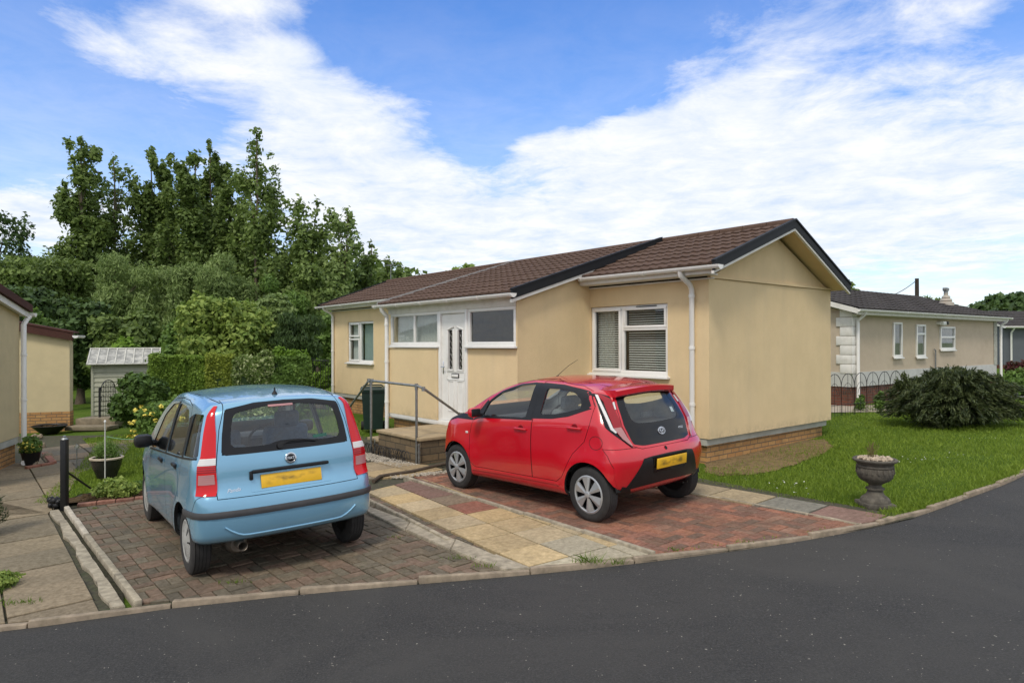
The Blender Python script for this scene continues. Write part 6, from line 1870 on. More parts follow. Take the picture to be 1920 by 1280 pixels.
# trees beyond the roofs on the right
broad(862, 486, 36, 60, 41, 'small round treetop just above the middle of the bungalow ridge', M_LF_YEL, n=3500, size=.30, hfrac=.45)
broad(1592, 512, 20, 55, 42, 'treetop behind the right end of the bungalow gable', M_LF_POP, n=2500, size=.25, hfrac=.4)
broad(1748, 552, 36, 42, 43, 'spiky treetop beside the telegraph pole', M_LF_POP, n=3500, size=.22, hfrac=.3, asp=.2)
broad(1915, 528, 85, 60, 44, 'large dark cedar with level branches at the right edge', M_LF_DARK, n=9000, size=.30, hfrac=.2, name='cedar_tree', flat=.5)
broad(1850, 565, 55, 58, 45, 'dark brown-green tree left of the cedar', M_LF_DARK, n=6000, size=.28, hfrac=.1)
broad(1800, 570, 40, 62, 46, 'low dark tree behind the flue of the beige bungalow', M_LF_POP, n=4000, size=.28, hfrac=.1)
broad(1950, 590, 70, 40, 47, 'dark hedge tree behind the slate grey home', M_LF_DARK, n=4000, size=.22, hfrac=.1)

# ------------------------------------------------------------------ hedges and garden shrubs
def hedge(px0, px1, py_top, Y0, Y1, label, mat, n, size=.034, th=.75, seed=1, rough=.05, name='clipped_hedge', cat='hedge', group=None, bark=M_BARKDK, sprigs=0):
    a = at_depth(px0, py_top, Y0); b = at_depth(px1, py_top, Y1); z0 = gz(a.x, Y0)
    d = Vector((b.x-a.x, b.y-a.y, 0)); L = d.length; H = a.z-z0
    root = empty(name, (a.x, a.y, z0), math.atan2(d.y, d.x), label, cat, group)
    r = np.random.RandomState(seed)
    # points on the faces of the clipped block, slightly inside, plus a soft core
    f = r.rand(n); u = r.rand(n)*L; v = r.rand(n)*th; w = r.rand(n)**.9*H; nrm = np.zeros((n, 3))
    fr = f < .50; tp = (f >= .50) & (f < .72); en = (f >= .72) & (f < .86); co = f >= .86
    v[fr] = 0; nrm[fr] = (0, -1, .2); w[tp] = H; nrm[tp] = (0, 0, 1)
    e0 = en & (r.rand(n) < .5); e1 = en & ~e0; u[e0] = 0; nrm[e0] = (-1, 0, .1); u[e1] = L; nrm[e1] = (1, 0, .1); nrm[co] = (0, -.5, .5)
    bulge = rough*(np.sin(u*5.1+seed)+np.sin(w*4.3+seed*2)+np.sin(u*11+w*7))*.5
    p = np.stack([u, v, w], 1)+nrm*(bulge[:, None]+r.normal(size=(n, 1))*.022-.02)+r.normal(size=(n, 3))*.012
    nm = nrm*.8+r.normal(size=(n, 3))*.6; nm /= np.linalg.norm(nm, axis=1)[:, None]
    t = np.cross(nm, r.normal(size=(n, 3))); t /= np.linalg.norm(t, axis=1)[:, None]; bb = np.cross(nm, t); s = size*(.6+.8*r.rand(n))[:, None]
    q = np.stack([p-t*s, p-bb*s*.5, p+t*s, p+bb*s*.5], 1).reshape(-1, 3)
    me = mesh_np('foliage', q, np.arange(4*n).reshape(n, 4)); at = me.attributes.new('rnd', 'FLOAT', 'FACE'); at.data.foreach_set('value', r.rand(n).astype(np.float32))
    link('foliage', me, mat, root)
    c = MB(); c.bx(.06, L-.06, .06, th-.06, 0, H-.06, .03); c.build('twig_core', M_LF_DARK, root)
    if sprigs:
        cl = [(r.rand()*L, .1+r.rand()*.3, H+r.rand()*.16, .12, .10, .13) for _ in range(sprigs)]
        link('new_growth', leaf_mesh('new_growth', cl, sprigs*70, .05, seed+3), M_LF_LIME, root)
    return root
hedge(284, 345, 668, 16.6, 17.0, 'clipped green hedge block next to the shed', M_LF_HEDGE, 16000, seed=1, group='clipped hedges behind the blue car')
hedge(345, 385, 669, 17.1, 17.2, 'clipped dark green hedge block, second from the shed', M_LF_HEDGE, 12000, seed=2, group='clipped hedges behind the blue car')
hedge(386, 436, 667, 17.15, 17.4, 'clipped golden green hedge block with brown edge', M_LF_GOLD, 14000, seed=3, group='clipped hedges behind the blue car')
hedge(437, 512, 672, 17.3, 17.6, 'cream-speckled variegated shrub trained along the hedge', M_LF_VAR, 11000, .05, seed=4, rough=.14, name='variegated_shrub', cat='shrub')
hedge(512, 583, 668, 17.5, 18.0, 'leafy hedge end with bright new shoots, beside the iron railing', M_LF_MID, 14000, .05, seed=5, rough=.12, name='leafy_hedge', sprigs=9)
broad(268, 700, 52, 15.6, 51, 'dark rounded rhododendron bush in front of the shed', M_LF_RHO, n=9000, size=.06, hfrac=.02, name='rhododendron', cat='shrub', cl_n=20, trunk=.05, z0=gz(-8.6, 15.6))
def flower_shrub():
    r_ = broad(312, 752, 62, 11.6, 52, 'green shrub with pale yellow flowers left of the blue car', M_LF_MID, n=9000, size=.045, hfrac=.02, name='flowering_shrub', cat='shrub', cl_n=22, trunk=.03)
    rs = np.random.RandomState(9); cl = [(rs.uniform(-.55, .55), rs.uniform(-.5, .2), rs.uniform(.35, 1.0), .05, .05, .03) for _ in range(60)]
    cl = [c for c in cl if (c[0]/.62)**2+((c[2]-.45)/.62)**2 < 1.1]
    link('flowers', leaf_mesh('flowers', cl, 900, .026, 8, asp=.8, up=.9), M_FLY, r_)
flower_shrub()

def juniper():
    c = at_depth(1790, 740, 13.4); z0 = gz(c.x, c.y)
    root = empty('juniper', (c.x, c.y, z0), 0, 'sprawling dark green juniper with arching branches on the right lawn', 'shrub')
    rng = random.Random(3); m = MB(); P = []; D = []
    for i in range(120):
        a = rng.uniform(0, 2*math.pi); L = rng.uniform(.8, 1.5)*(1.0 if abs(math.sin(a)) < .6 else .65); h = rng.uniform(.35, .95)*(1.25-.35*L)
        pts = []
        for k in range(9):
            t = k/8; pts.append(Vector((math.cos(a)*L*t, math.sin(a)*L*t, .1+h*math.sin(min(1.0, t*1.15)*math.pi*.62)*1.05-(.12*L*t**3))))
        m.tube(pts, .014, 5, r2=.003)
        for k in range(26):
            t = .25+.75*k/25; q = pts[min(7, int(t*8))].lerp(pts[min(8, int(t*8)+1)], t*8-int(t*8)); dr = (pts[min(8, int(t*8)+1)]-pts[min(7, int(t*8))]).normalized() if t < 1 else (pts[8]-pts[7]).normalized()
            P.append(q[:]); D.append(dr[:])
    for i in range(46):                       # skirts that droop to the grass
        a = rng.uniform(0, 2*math.pi); L = rng.uniform(.9, 1.42); L *= 1.0 if abs(math.sin(a)) < .6 else .7
        pts = [Vector((math.cos(a)*L*t/8, math.sin(a)*L*t/8, .12+.38*math.sin(t/8*math.pi*.95))) for t in range(9)]
        m.tube(pts, .011, 5, r2=.003)
        for k in range(26):
            t = .2+.8*k/25; i0 = min(7, int(t*8)); P.append(pts[i0].lerp(pts[i0+1], t*8-i0)[:]); D.append((pts[i0+1]-pts[i0]).normalized()[:])
    for i in range(44):                       # upright spikes
        a = rng.uniform(0, 2*math.pi); rr = rng.uniform(0, 1.0); b = Vector((math.cos(a)*rr, math.sin(a)*rr*.6, .55)); e = b+Vector((rng.uniform(-.5, .5), rng.uniform(-.1, .1), rng.uniform(.22, .58)))
        m.tube([b, e], .010, 5, r2=.002)
        for k in range(20): P.append(b.lerp(e, k/19)[:]); D.append((e-b).normalized()[:])
    m.build('branches', M_BARKDK, root)
    r = np.random.RandomState(4); P = np.array(P); D = np.array(D); k = 11; n = len(P)*k
    p = np.repeat(P, k, 0)+r.normal(size=(n, 3))*.028; d = np.repeat(D, k, 0)+r.normal(size=(n, 3))*.42; d /= np.linalg.norm(d, axis=1)[:, None]
    b = np.cross(d, r.normal(size=(n, 3))); b /= np.linalg.norm(b, axis=1)[:, None]; s = (.035+.03*r.rand(n))[:, None]
    q = np.stack([p-d*s, p-b*s*.22, p+d*s, p+b*s*.22], 1).reshape(-1, 3)
    me = mesh_np('foliage', q, np.arange(4*n).reshape(n, 4)); at = me.attributes.new('rnd', 'FLOAT', 'FACE'); at.data.foreach_set('value', r.rand(n).astype(np.float32)); link('foliage', me, M_LF_JUN, root)
    cl = [(rng.uniform(-.95, .95), rng.uniform(-.4, .4), rng.uniform(.12, .5), .34, .3, .24) for _ in range(18)]
    link('inner_foliage', leaf_mesh('inner_foliage', cl, 15000, .04, 6, asp=.25), M_LF_JUN, root)
juniper()

# ------------------------------------------------------------------ grass
def in_poly(x, y, P):
    c = np.zeros(len(x), bool); n = len(P)
    for i in range(n):
        x0, y0 = P[i-1]; x1, y1 = P[i]
        k = ((y0 > y) != (y1 > y)) & (x < (x1-x0)*(y-y0)/((y1-y0) if y1 != y0 else 1e-9)+x0); c ^= k
    return c
M_BLADE = leaf_mat('grass_blade', (.105, .175, .014), (.245, .335, .040), 1.1, .3)
M_DRYBLADE = leaf_mat('dry_blade', (.16, .12, .05), (.34, .26, .12), 1.1, .2)
def grass(poly, dens, label, h=.035, wd=.0045, seed=1, mat=None, exclude=None, lift=-.03, falloff=True):
    r = np.random.RandomState(seed); P = np.array(poly); x0, y0 = P.min(0); x1, y1 = P.max(0); n = int((x1-x0)*(y1-y0)*dens)
    x = r.uniform(x0, x1, n); y = r.uniform(y0, y1, n); k = in_poly(x, y, poly)
    if falloff: k &= r.rand(n) < np.clip((9.0/np.hypot(x, y))**2, 0, 1)
    if exclude is not None: k &= ~(in_poly(x, y, exclude) & (r.rand(n) < .62))
    x, y = x[k], y[k]; n = len(x); z = .0249*np.clip(x, -20, 20)+.0037*(np.clip(y, -10, 40)-8)+lift
    sc = np.clip(np.hypot(x, y)/9, 1, 2.0)
    hh = h*(.5+r.rand(n))*(1+.35*np.sin(x*2.1)*np.sin(y*1.7)); a = r.uniform(0, 2*np.pi, n); w = wd*sc; ln = r.normal(size=(n, 2))*.45*hh[:, None]
    dx, dy = np.cos(a)*w, np.sin(a)*w
    p0 = np.stack([x-dx, y-dy, z], 1); p1 = np.stack([x+dx, y+dy, z], 1); p2 = np.stack([x+ln[:, 0]+dx*.2, y+ln[:, 1]+dy*.2, z+hh], 1); p3 = np.stack([x+ln[:, 0]*.9-dx*.2, y+ln[:, 1]*.9-dy*.2, z+hh*.98], 1)
    q = np.stack([p0, p1, p2, p3], 1).reshape(-1, 3); me = mesh_np('grass', q, np.arange(4*n).reshape(n, 4))
    at = me.attributes.new('rnd', 'FLOAT', 'FACE'); at.data.foreach_set('value', r.rand(n).astype(np.float32))
    return tag(link('grass', me, mat or M_BLADE), label, 'grass', kind='stuff')
def GP(px, py): p = at_ground(px, py); return (p.x, p.y)
_b = [(1322, 882), (1345, 888), (1370, 884), (1400, 886), (1430, 882), (1462, 876), (1490, 868), (1512, 858), (1535, 852), (1556, 842), (1560, 832), (1545, 822), (1500, 824), (1420, 840), (1325, 866)]
_r = random.Random(2); _q = []
for _i, _p in enumerate(_b):
    _n = _b[(_i+1) % len(_b)]
    for _k in range(6): _q.append((_p[0]+(_n[0]-_p[0])*_k/6+_r.uniform(-4, 4), _p[1]+(_n[1]-_p[1])*_k/6+_r.uniform(-2.2, 2.2)))
bare = [GP(*_p) for _p in _q]
grass(lawnR, 2600, 'short mown grass of the right lawn round the stone urn', seed=1, exclude=bare)
ground_sheet(bare, 'bare_soil', vary('dry_straw_soil', (.20, .135, .060), .4, 9, .95, bump=.9, bscale=60, bdist=.02, dirt=((.10, .08, .03), .6), dscale=5), -.018)
grass(bare, 1500, 'dry straw-coloured turf along the plinth', seed=12, mat=M_DRYBLADE, h=.03, wd=.003)
lawnL = [GP(62, 945), GP(120, 900), GP(150, 870), GP(175, 845), GP(155, 822), GP(275, 812), GP(330, 830), GP(330, 900), GP(262, 905), GP(205, 918), GP(150, 925), GP(112, 945)]
ground_sheet(lawnL, 'lawn', M_LAWN, -.005)
grass(lawnL, 3000, 'small mown lawn round the glazed pot left of the blue car', seed=2, lift=-.004)
lawnB = [GP(640, 800), GP(700, 800), GP(720, 780), GP(640, 770)]
grass([(-4.9, 13.0), (-3.1, 12.6), (-2.9, 15.9), (-6.5, 20), (-9, 21), (-6.0, 15)], 1500, 'grass strip in front of the bungalow end window', seed=3)
kl = [(3.75, 6.72), (5.05, 7.54), (6.68, 8.73), (8.6, 10.52), (10.8, 13.0)]
grass(kl+[(p[0]-.16, p[1]+.16) for p in kl[::-1]], 2600, 'longer untrimmed grass hanging over the kerb of the right lawn', h=.055, seed=22, lift=-.015)
kl = [(.25, 5.66), (1.24, 5.87), (2.68, 6.31), (3.5, 6.66)]
grass(kl+[(p[0]-.02, p[1]+.05) for p in kl[::-1]], 260, 'thin line of moss and seedlings in the joint behind the kerb', h=.02, seed=23, lift=.0)
# rough tufts along the kerb and in the joints
def tuft(px, py, n, h, seed, spread=.10, dz=.0):
    p = at_ground(px, py); r = np.random.RandomState(seed); m = MB()
    for i in range(n):
        a = r.uniform(0, 6.28); rr = spread*r.rand(); b = Vector((p.x+rr*math.cos(a)*1.6, p.y+rr*math.sin(a)*.5, p.z+dz)); d = Vector((r.normal()*.5, r.normal()*.5, 1))*h*r.uniform(.4, 1)
        w = Vector((math.cos(a), math.sin(a), 0))*.003
        v = [m.bm.verts.new(q) for q in (b-w, b+w, b+d*.6+w*.8+Vector((0, 0, .0)), b+d+Vector((d.x, d.y, 0))*.5, b+d*.6-w*.8)]
        m.bm.faces.new(v)
    return m
tm = MB(); 
weeds = [(1105, 1058, 60, .12, .10, 'tallest weed tuft on the kerb in front of the sandstone slabs'), (1162, 1060, 30, .08, .06, 'weed tuft on the kerb just right of the tallest one'), (1265, 1035, 16, .06, .05, 'small weed at the kerb below the red drive'), (1395, 1020, 18, .05, .06, 'low weed on the kerb in the middle of the red drive'), (860, 1050, 22, .06, .10, 'weeds in the cracked cement beside the blue car space'), (735, 1010, 14, .04, .08, 'weed in the dark joint right of the blue car'), (175, 955, 18, .03, .06, 'moss tuft at the far corner of the grey drive'), (35, 1135, 60, .05, .12, 'long grass tuft on the old slabs at lower left'), (440, 1095, 26, .04, .10, 'moss tuft at the kerb in front of the blue car'), (1470, 905+30, 16, .05, .05, 'weed between the slabs beside the urn lawn'), (905, 1065, 24, .05, .10, 'weeds at the kerb end of the cement strip')]
for i, (px, py, n, h, sp, lab) in enumerate(weeds):
    m = tuft(px, py, n, h, 40+i, sp, .012)
    at_p = at_ground(px, py); o = m.build('weed', M_BLADE); 
    for v in o.data.vertices: v.co -= at_p
    o.location = at_p; tag(o, lab, 'weed', 'weeds in the joints and along the kerb')
# daisies
r = np.random.RandomState(5); pts = []
for (cx, cy, sx, sy, k) in ((1490, 908, 22, 9, 20), (1700, 858, 25, 6, 10), (1785, 852, 18, 5, 6), (1830, 822, 20, 4, 5), (1420, 900, 30, 6, 5)):
    for _ in range(k):
        p = at_ground(cx+r.normal()*sx, cy+r.normal()*sy, .012)
        if in_poly(np.array([p.x]), np.array([p.y]), lawnR)[0]: pts.append((p.x, p.y, p.z, .004, .004, .002))
tag(link('daisies', leaf_mesh('daisies', pts, len(pts)*3, .008, 3, asp=.9, up=2.5), M_FLW), 'white daisies scattered over the right lawn', 'daisies', kind='stuff')
# ================================================================== garden things
M_STONEURN = vary('weathered_cast_stone', (.085, .075, .060), .35, 16, .92, bump=.8, bscale=60, bdist=.006, dirt=((.20, .18, .14), .5), dscale=14)
M_PEB = vary('pale_pebbles', (.42, .34, .25), .35, 20, .8)
M_GLAZE = vary('dark_glazed_pot', (.022, .020, .018), .3, 8, .25)
M_GLAZERIM = vary('pale_pot_rim', (.50, .42, .32), .15, 10, .4)
M_BINGREEN = vary('dark_green_bin', (.012, .030, .024), .2, 6, .42, bump=.1)
M_IRON = vary('black_iron', (.014, .014, .015), .3, 10, .55)
def blobs(pts, r0, r1, seed, mb=None, squash=.7):
    m = mb or MB(); rng = random.Random(seed)
    for p in pts:
        s = rng.uniform(r0, r1); g = bmesh.ops.create_icosphere(m.bm, subdivisions=1, radius=s)['verts']
        rot = Matrix.Rotation(rng.uniform(0, 6), 4, Vector((rng.random(), rng.random(), rng.random())).normalized())
        bmesh.ops.transform(m.bm, matrix=Matrix.Translation(p) @ rot @ Matrix.Diagonal((1, rng.uniform(.7, 1), squash, 1)), verts=g)
    return m

# ---- stone urn
p = at_ground(1641, 946); ur = empty('stone_urn', p, 0, 'weathered grey stone urn with pebbles and dead stalks on the right lawn', 'urn')
H = .53
m = MB(); m.bx(-.155, .155, -.155, .155, -.02, .035, .012); m.lathe([(.150, .035), (.150, .06), (.135, .085), (.095, .115), (.078, .15), (.080, .17), (.095, .175), (.095, .19), (.070, .20), (.062, .225), (.085, .245), (.145, .275), (.175, .31), (.188, .36), (.182, .40), (.178, .415), (.188, .425), (.188, .435), (.178, .445), (.190, .47), (.222, .49), (.226, .505), (.215, .515), (.195, .512), (.180, .49), (.0, .488)], seg=40)
b_ = m.build('body', M_STONEURN, ur, 40)
m = MB()
for k in range(20):
    a = 2*math.pi*k/20; m.box((.184*math.cos(a), .184*math.sin(a), .385), (.018, .022, .06), rot=Matrix.Rotation(a, 3, 'Z') @ Matrix.Rotation(R(-6), 3, 'Y'), bev=.006)
m.build('carved_band', M_STONEURN, b_, 40)
rg = random.Random(3); q = [Vector((rg.uniform(-.15, .15), rg.uniform(-.15, .15), .505+rg.uniform(0, .018))) for _ in range(120)]; q = [v for v in q if v.x**2+v.y**2 < .027]
blobs(q, .016, .028, 4).build('pebbles', M_PEB, ur)
m = MB()
for _ in range(26):
    x, y = -.04+rg.uniform(-.04, .04), rg.uniform(-.04, .04); m.tube([(x, y, .49), (x+rg.uniform(-.03, .03), y, .58), (x+rg.uniform(-.07, .07), y+rg.uniform(-.04, .04), .62+rg.uniform(0, .08))], .0022, 4)
m.build('dead_stalks', M_DRYBLADE, ur)

# ---- wheelie bin
p = HG(5.30, .78) if False else at_depth(700, 800, 14.9); g0 = gz(p.x, p.y)
p = Vector((p.x, p.y, g0)); bn = empty('wheelie_bin', p, R(12), 'dark green wheeled rubbish bin with closed lid beside the landing', 'bin')
m = MB(); 
def frus(m, w0, d0, w1, d1, z0, z1):
    a = [m.bm.verts.new((sx*w0/2, sy*d0/2, z0)) for sx, sy in ((-1, -1), (1, -1), (1, 1), (-1, 1))]; b = [m.bm.verts.new((sx*w1/2, sy*d1/2, z1)) for sx, sy in ((-1, -1), (1, -1), (1, 1), (-1, 1))]
    m.bm.faces.new(a[::-1]); m.bm.faces.new(b)
    for i in range(4): m.bm.faces.new((a[i], a[(i+1) % 4], b[(i+1) % 4], b[i]))
frus(m, .40, .46, .50, .60, .06, .88); frus(m, .54, .64, .56, .66, .88, .93); m.build('bin_body', M_BINGREEN, bn)
m = MB(); frus(m, .57, .66, .53, .60, .935, .975); m.box((0, -.10, .985), (.36, .30, .02), bev=.008); m.tube([(-.22, .33, .98), (-.18, .36, 1.0), (.18, .36, 1.0), (.22, .33, .98)], .016, 8); m.build('lid', M_BINGREEN, bn, 30)
for sx in (-1, 1):
    m = MB(); m.lathe([(0, -.03), (.10, -.03), (.10, .03), (0, .03)], c=(sx*.24, .22, .10), seg=20, axis='X'); m.build('wheel', M_RUBBER, bn, 30)
# ---- iron railing in the gap by the bungalow corner
a = at_depth(587, 723, 19.5); b = at_depth(616, 723, 19.2); d = Vector((b.x-a.x, b.y-a.y, 0)); L = d.length
fe = empty('iron_railing', (a.x, a.y, gz(a.x, a.y)), math.atan2(d.y, d.x), 'dark iron railing between the hedge and the bungalow corner', 'railing')
zt = at_depth(600, 672, 19.3).z-gz(a.x, a.y)
m = MB()
for z in (.12, zt-.06): m.tube([(0, 0, z), (L, 0, z)], .014, 6)
m.build('rail', M_IRON, fe); m = MB()
k = int(L/.10)
for i in range(k+1): m.tube([(i*.10, 0, .0), (i*.10, 0, zt)], .008, 5)
m.build('bars', M_IRON, fe)
m = MB(); m.lathe([(.0, 0), (.05, .0), (.06, .10), (.04, .14), (0, .15)], c=(.12, -.12, zt*.62), seg=12)
# ---- black post, brace, thin rod and cord
p = at_ground(121, 955); po = empty('gate_post', p, 0, 'black square metal post with diagonal brace at the corner of the old slabs', 'post')
zt = at_depth(122, 824, p.y).z-p.z
m = MB(); m.bx(-.034, .034, -.034, .034, -.05, zt, .005); m.build('post', M_BLKPLAS, po, 30)
m = MB(); m.lathe([(.036, zt), (.040, zt+.006), (.030, zt+.02), (.016, zt+.03), (.020, zt+.045), (0, zt+.055)], seg=14); m.build('finial', M_GREYMETAL, po, 40)
e = at_ground(176, 922); m = MB(); m.tube([(.0, .02, zt*.55), (e.x-p.x, e.y-p.y, e.z-p.z+.02)], .013, 8); m.build('brace', M_BLKPLAS, po, 40)
p2 = at_ground(106, 952); rg = random.Random(8); q = [Vector((rg.uniform(-.07, .07), rg.uniform(-.05, .05), rg.uniform(.02, .11))) for _ in range(30)]
o = blobs(q, .035, .055, 9, squash=.9).build('plastic_sack', M_BLKPLAS, None, 60); o.location = p2; tag(o, 'crumpled black plastic lump at the foot of the black post', 'sack')
p = at_ground(197, 922); rd_ = empty('thin_rod', p, 0, 'thin pale metal rod standing in front of the glazed pot', 'rod'); zt = at_depth(198, 791, p.y).z-p.z
m = MB(); m.tube([(0, 0, -.05), (0, 0, zt)], .008, 8); m.build('rod', vary('pale_rod', (.50, .50, .44), .1, 8, .5), rd_, 40); m = MB(); m.lathe([(0, zt-.01), (.014, zt), (.014, zt+.02), (0, zt+.03)], seg=10); m.build('cap', M_WHITE, rd_, 40)
a = at_depth(200, 818, p.y+.0); b = at_depth(300, 812, 9.2); m = MB(); m.tube([a.lerp(b, t/10)+Vector((0, 0, -.06*math.sin(math.pi*t/10))) for t in range(11)], .004, 5)
tag(m.build('washing_line', vary('green_cord', (.16, .34, .20), .1, 8, .6), None, 40), 'thin green cord running from the pale rod to behind the blue car', 'line')
p = at_ground(144, 880); sl_ = empty('solar_light', p, 0, 'small solar stake light with clear ball beside the stepping path', 'garden light'); zt = at_depth(144, 834, p.y).z-p.z
m = MB(); m.tube([(0, 0, 0), (0, 0, zt*.85)], .008, 6); m.build('stake', M_GREYMETAL, sl_); m = MB(); m.lathe([(0, zt*.82), (.03, zt*.86), (.04, zt*.93), (.028, zt*1.0), (0, zt*1.03)], seg=14); m.build('globe', M_WINGLASS, sl_, 60)
# ---- glazed pot with a plant
p = at_ground(200, 897); pt = empty('glazed_pot', p, 0, 'dark glazed pot with pale rim and feathery plant on the left lawn', 'plant pot')
rr = 27*p.y/CF
m = MB(); m.lathe([(rr*.55, 0), (rr*.72, .10), (rr*.90, .20), (rr*.97, .30), (rr*.90, .305), (rr*.80, .24), (0, .24)], seg=36); m.build('pot', M_GLAZE, pt, 50)
m = MB(); m.lathe([(rr*.88, .300), (rr*1.04, .305), (rr*1.06, .325), (rr*.98, .335), (rr*.86, .325)], seg=36, cap=False); m.build('rim', M_GLAZERIM, pt, 50)
m = MB(); m.lathe([(0, .285), (rr*.88, .28)], seg=24, cap=False); m.build('compost', M_SOIL, pt)
cl = [(math.cos(k)*rr*.45, math.sin(k)*rr*.4, .40+.05*(k % 3), .10, .10, .13) for k in range(7)]
link('plant', leaf_mesh('plant', cl, 1500, .030, 7, asp=.2, gravity=.5), M_LF_MID, pt)
# ---- bed shrubs
p = at_ground(215, 935); plant('low_shrub', p, [(0, 0, .14, .22, .14, .14), (.14, .02, .12, .16, .12, .12), (-.14, .0, .10, .14, .1, .1)], 2600, .022, M_LF_YEL, 'low twiggy yellowish shrub in the bed in front of the glazed pot', 'shrub', trunk_r=.012, seed=3, part=('stems', 'foliage'))
p = at_ground(262, 925); plant('low_shrub', p, [(0, 0, .08, .18, .12, .09)], 1200, .020, M_LF_MID, 'small green ground shrub in the bed close to the blue car', 'shrub', trunk_r=.010, seed=4, part=('stems', 'foliage'))
p = at_ground(58, 872); ypt = empty('flower_pot', p, 0, 'black plastic pot of yellow flowers by the near park home downpipe', 'plant pot')
m = MB(); m.lathe([(.10, 0), (.15, .22), (.16, .23), (.145, .23), (.135, .20), (0, .20)], seg=24); m.build('pot', M_BLKPLAS, ypt, 40)
link('plant', leaf_mesh('plant', [(0, 0, .34, .17, .15, .15)], 1300, .028, 4), M_LF_MID, ypt); link('flowers', leaf_mesh('flowers', [(0, -.03, .33, .16, .14, .12)], 200, .022, 5, asp=.9), M_FLY, ypt)
p = at_ground(93, 812); pl_ = empty('planter', p, 0, 'shallow black planter against the annexe plinth', 'planter')
m = MB(); m.lathe([(.18, 0), (.36, .17), (.38, .19), (.36, .20), (.32, .15), (0, .14)], seg=28); m.build('bowl', M_BLKPLAS, pl_, 40); link('soil', leaf_mesh('soil', [(0, 0, .16, .28, .28, .03)], 500, .03, 2), M_SOIL, pl_)
rg = random.Random(21)
for i, (px, py, s, lab) in enumerate(((62, 836, .11, 'brown rough stone left of the planter'), (80, 838, .09, 'pale rough stone beside the planter'), (70, 822, .12, 'broken stone lump against the annexe plinth'), (88, 858, .10, 'flat stone on the garden path by the flower pot'), (70, 872, .07, 'dark stone at the end of the red brick edging'))):
    p = at_ground(px, py); q = [Vector((rg.uniform(-s, s)*.5, rg.uniform(-s, s)*.4, s*.35)) for _ in range(4)]; o = blobs(q, s*.6, s*.9, 30+i, squash=.6).build('stone', M_BLOCKST if False else vary('stone_%d' % i, (.24, .19, .13), .35, 9, .9, bump=.6, bscale=25, bdist=.01), None, 35); o.location = p; tag(o, lab, 'stone', 'loose stones by the annexe')
def brickrow(P, Q, label, z=.05):
    m = MB(); a, b = at_ground(*P), at_ground(*Q); d = b-a; n = max(1, int(d.length/.22)); t = d.normalized(); rot = Matrix((t, Vector((-t.y, t.x, 0)).normalized(), Vector((0, 0, 1)))).transposed()
    for i in range(n): m.box(a+t*(i+.5)*d.length/n+Vector((0, 0, z/2)), (d.length/n-.012, .10, z), rot=rot, bev=.008)
    return tag(m.build('brick_edging', M_REDB, None, 30), label, 'brick edging')
M_REDB = vary('red_brick', (.27, .115, .075), .25, 12, .9, bump=.5, dirt=((.12, .08, .05), .5), dscale=8)
brickrow((48, 880), (100, 871), 'red brick edging in front of the flower pot'); brickrow((100, 870), (84, 852), 'short return of red brick edging beside the flower pot')
# ---- iron garden gate with step
a = at_depth(134, 800, 17.6); b = at_depth(187, 800, 17.2); d = Vector((b.x-a.x, b.y-a.y, 0)); L = d.length; zg = gz(a.x, a.y)
gt = empty('iron_gate', (a.x, a.y, zg), math.atan2(d.y, d.x), 'black wrought iron garden gate with arched top beside the annexe', 'gate')
zt = at_depth(180, 714, 17.2).z-zg
m = MB(); m.bx(-.02, .02, -.02, .02, -.05, zt*.6); m.build('post', M_IRON, gt); m = MB(); m.bx(L-.02, L+.02, -.02, .02, -.05, zt*.86); m.build('post', M_IRON, gt)
# leaf stands open towards the shed
m = MB(); th = R(62)
def GPT(u, z): return (L-u*math.cos(th), u*math.sin(th), z)
W_ = .82
m.tube([GPT(.03, .06), GPT(W_, .06)], .012, 6); m.tube([GPT(.03, .45), GPT(W_, .45)], .010, 6); m.tube([GPT(.03, .06), GPT(.03, zt*.80)], .012, 6); m.tube([GPT(W_, .06), GPT(W_, zt*.80)], .012, 6)
m.tube([GPT(W_/2+.03+(W_/2-.03)*math.cos(q), zt*.80+zt*.20*math.sin(q)) for q in [math.pi*k/10 for k in range(11)]], .012, 6)
m.build('gate_frame', M_IRON, gt, 40); m = MB()
for k in range(1, 9):
    u = .03+(W_-.03)*k/9; m.tube([GPT(u, .06), GPT(u, zt*.80+zt*.18*math.sin(math.acos(max(-1, min(1, (u-W_/2-.0)/(W_/2))))))], .006, 5)
for k in range(4):
    c = .14+.19*k
    for zc in (.75, 1.0): m.tube([GPT(c+.06*math.cos(q), zc+.09*math.sin(q)) for q in [2*math.pi*j/12 for j in range(13)]], .005, 4)
m.build('scrollwork', M_IRON, gt)
a = at_ground(130, 812); b = at_ground(190, 803); m = MB(); c = (a+b)/2; m.box((c.x, c.y+.25, c.z+.05), (1.05, .5, .10), bev=.012); m.box((c.x-.05, c.y+.75, c.z+.14), (1.0, .6, .22), bev=.012)
tag(m.build('stone_step', vary('worn_step', (.22, .18, .12), .3, 8, .9, bump=.5, dirt=((.1, .09, .06), .5)), None, 30), 'worn double stone step below the iron gate', 'steps')
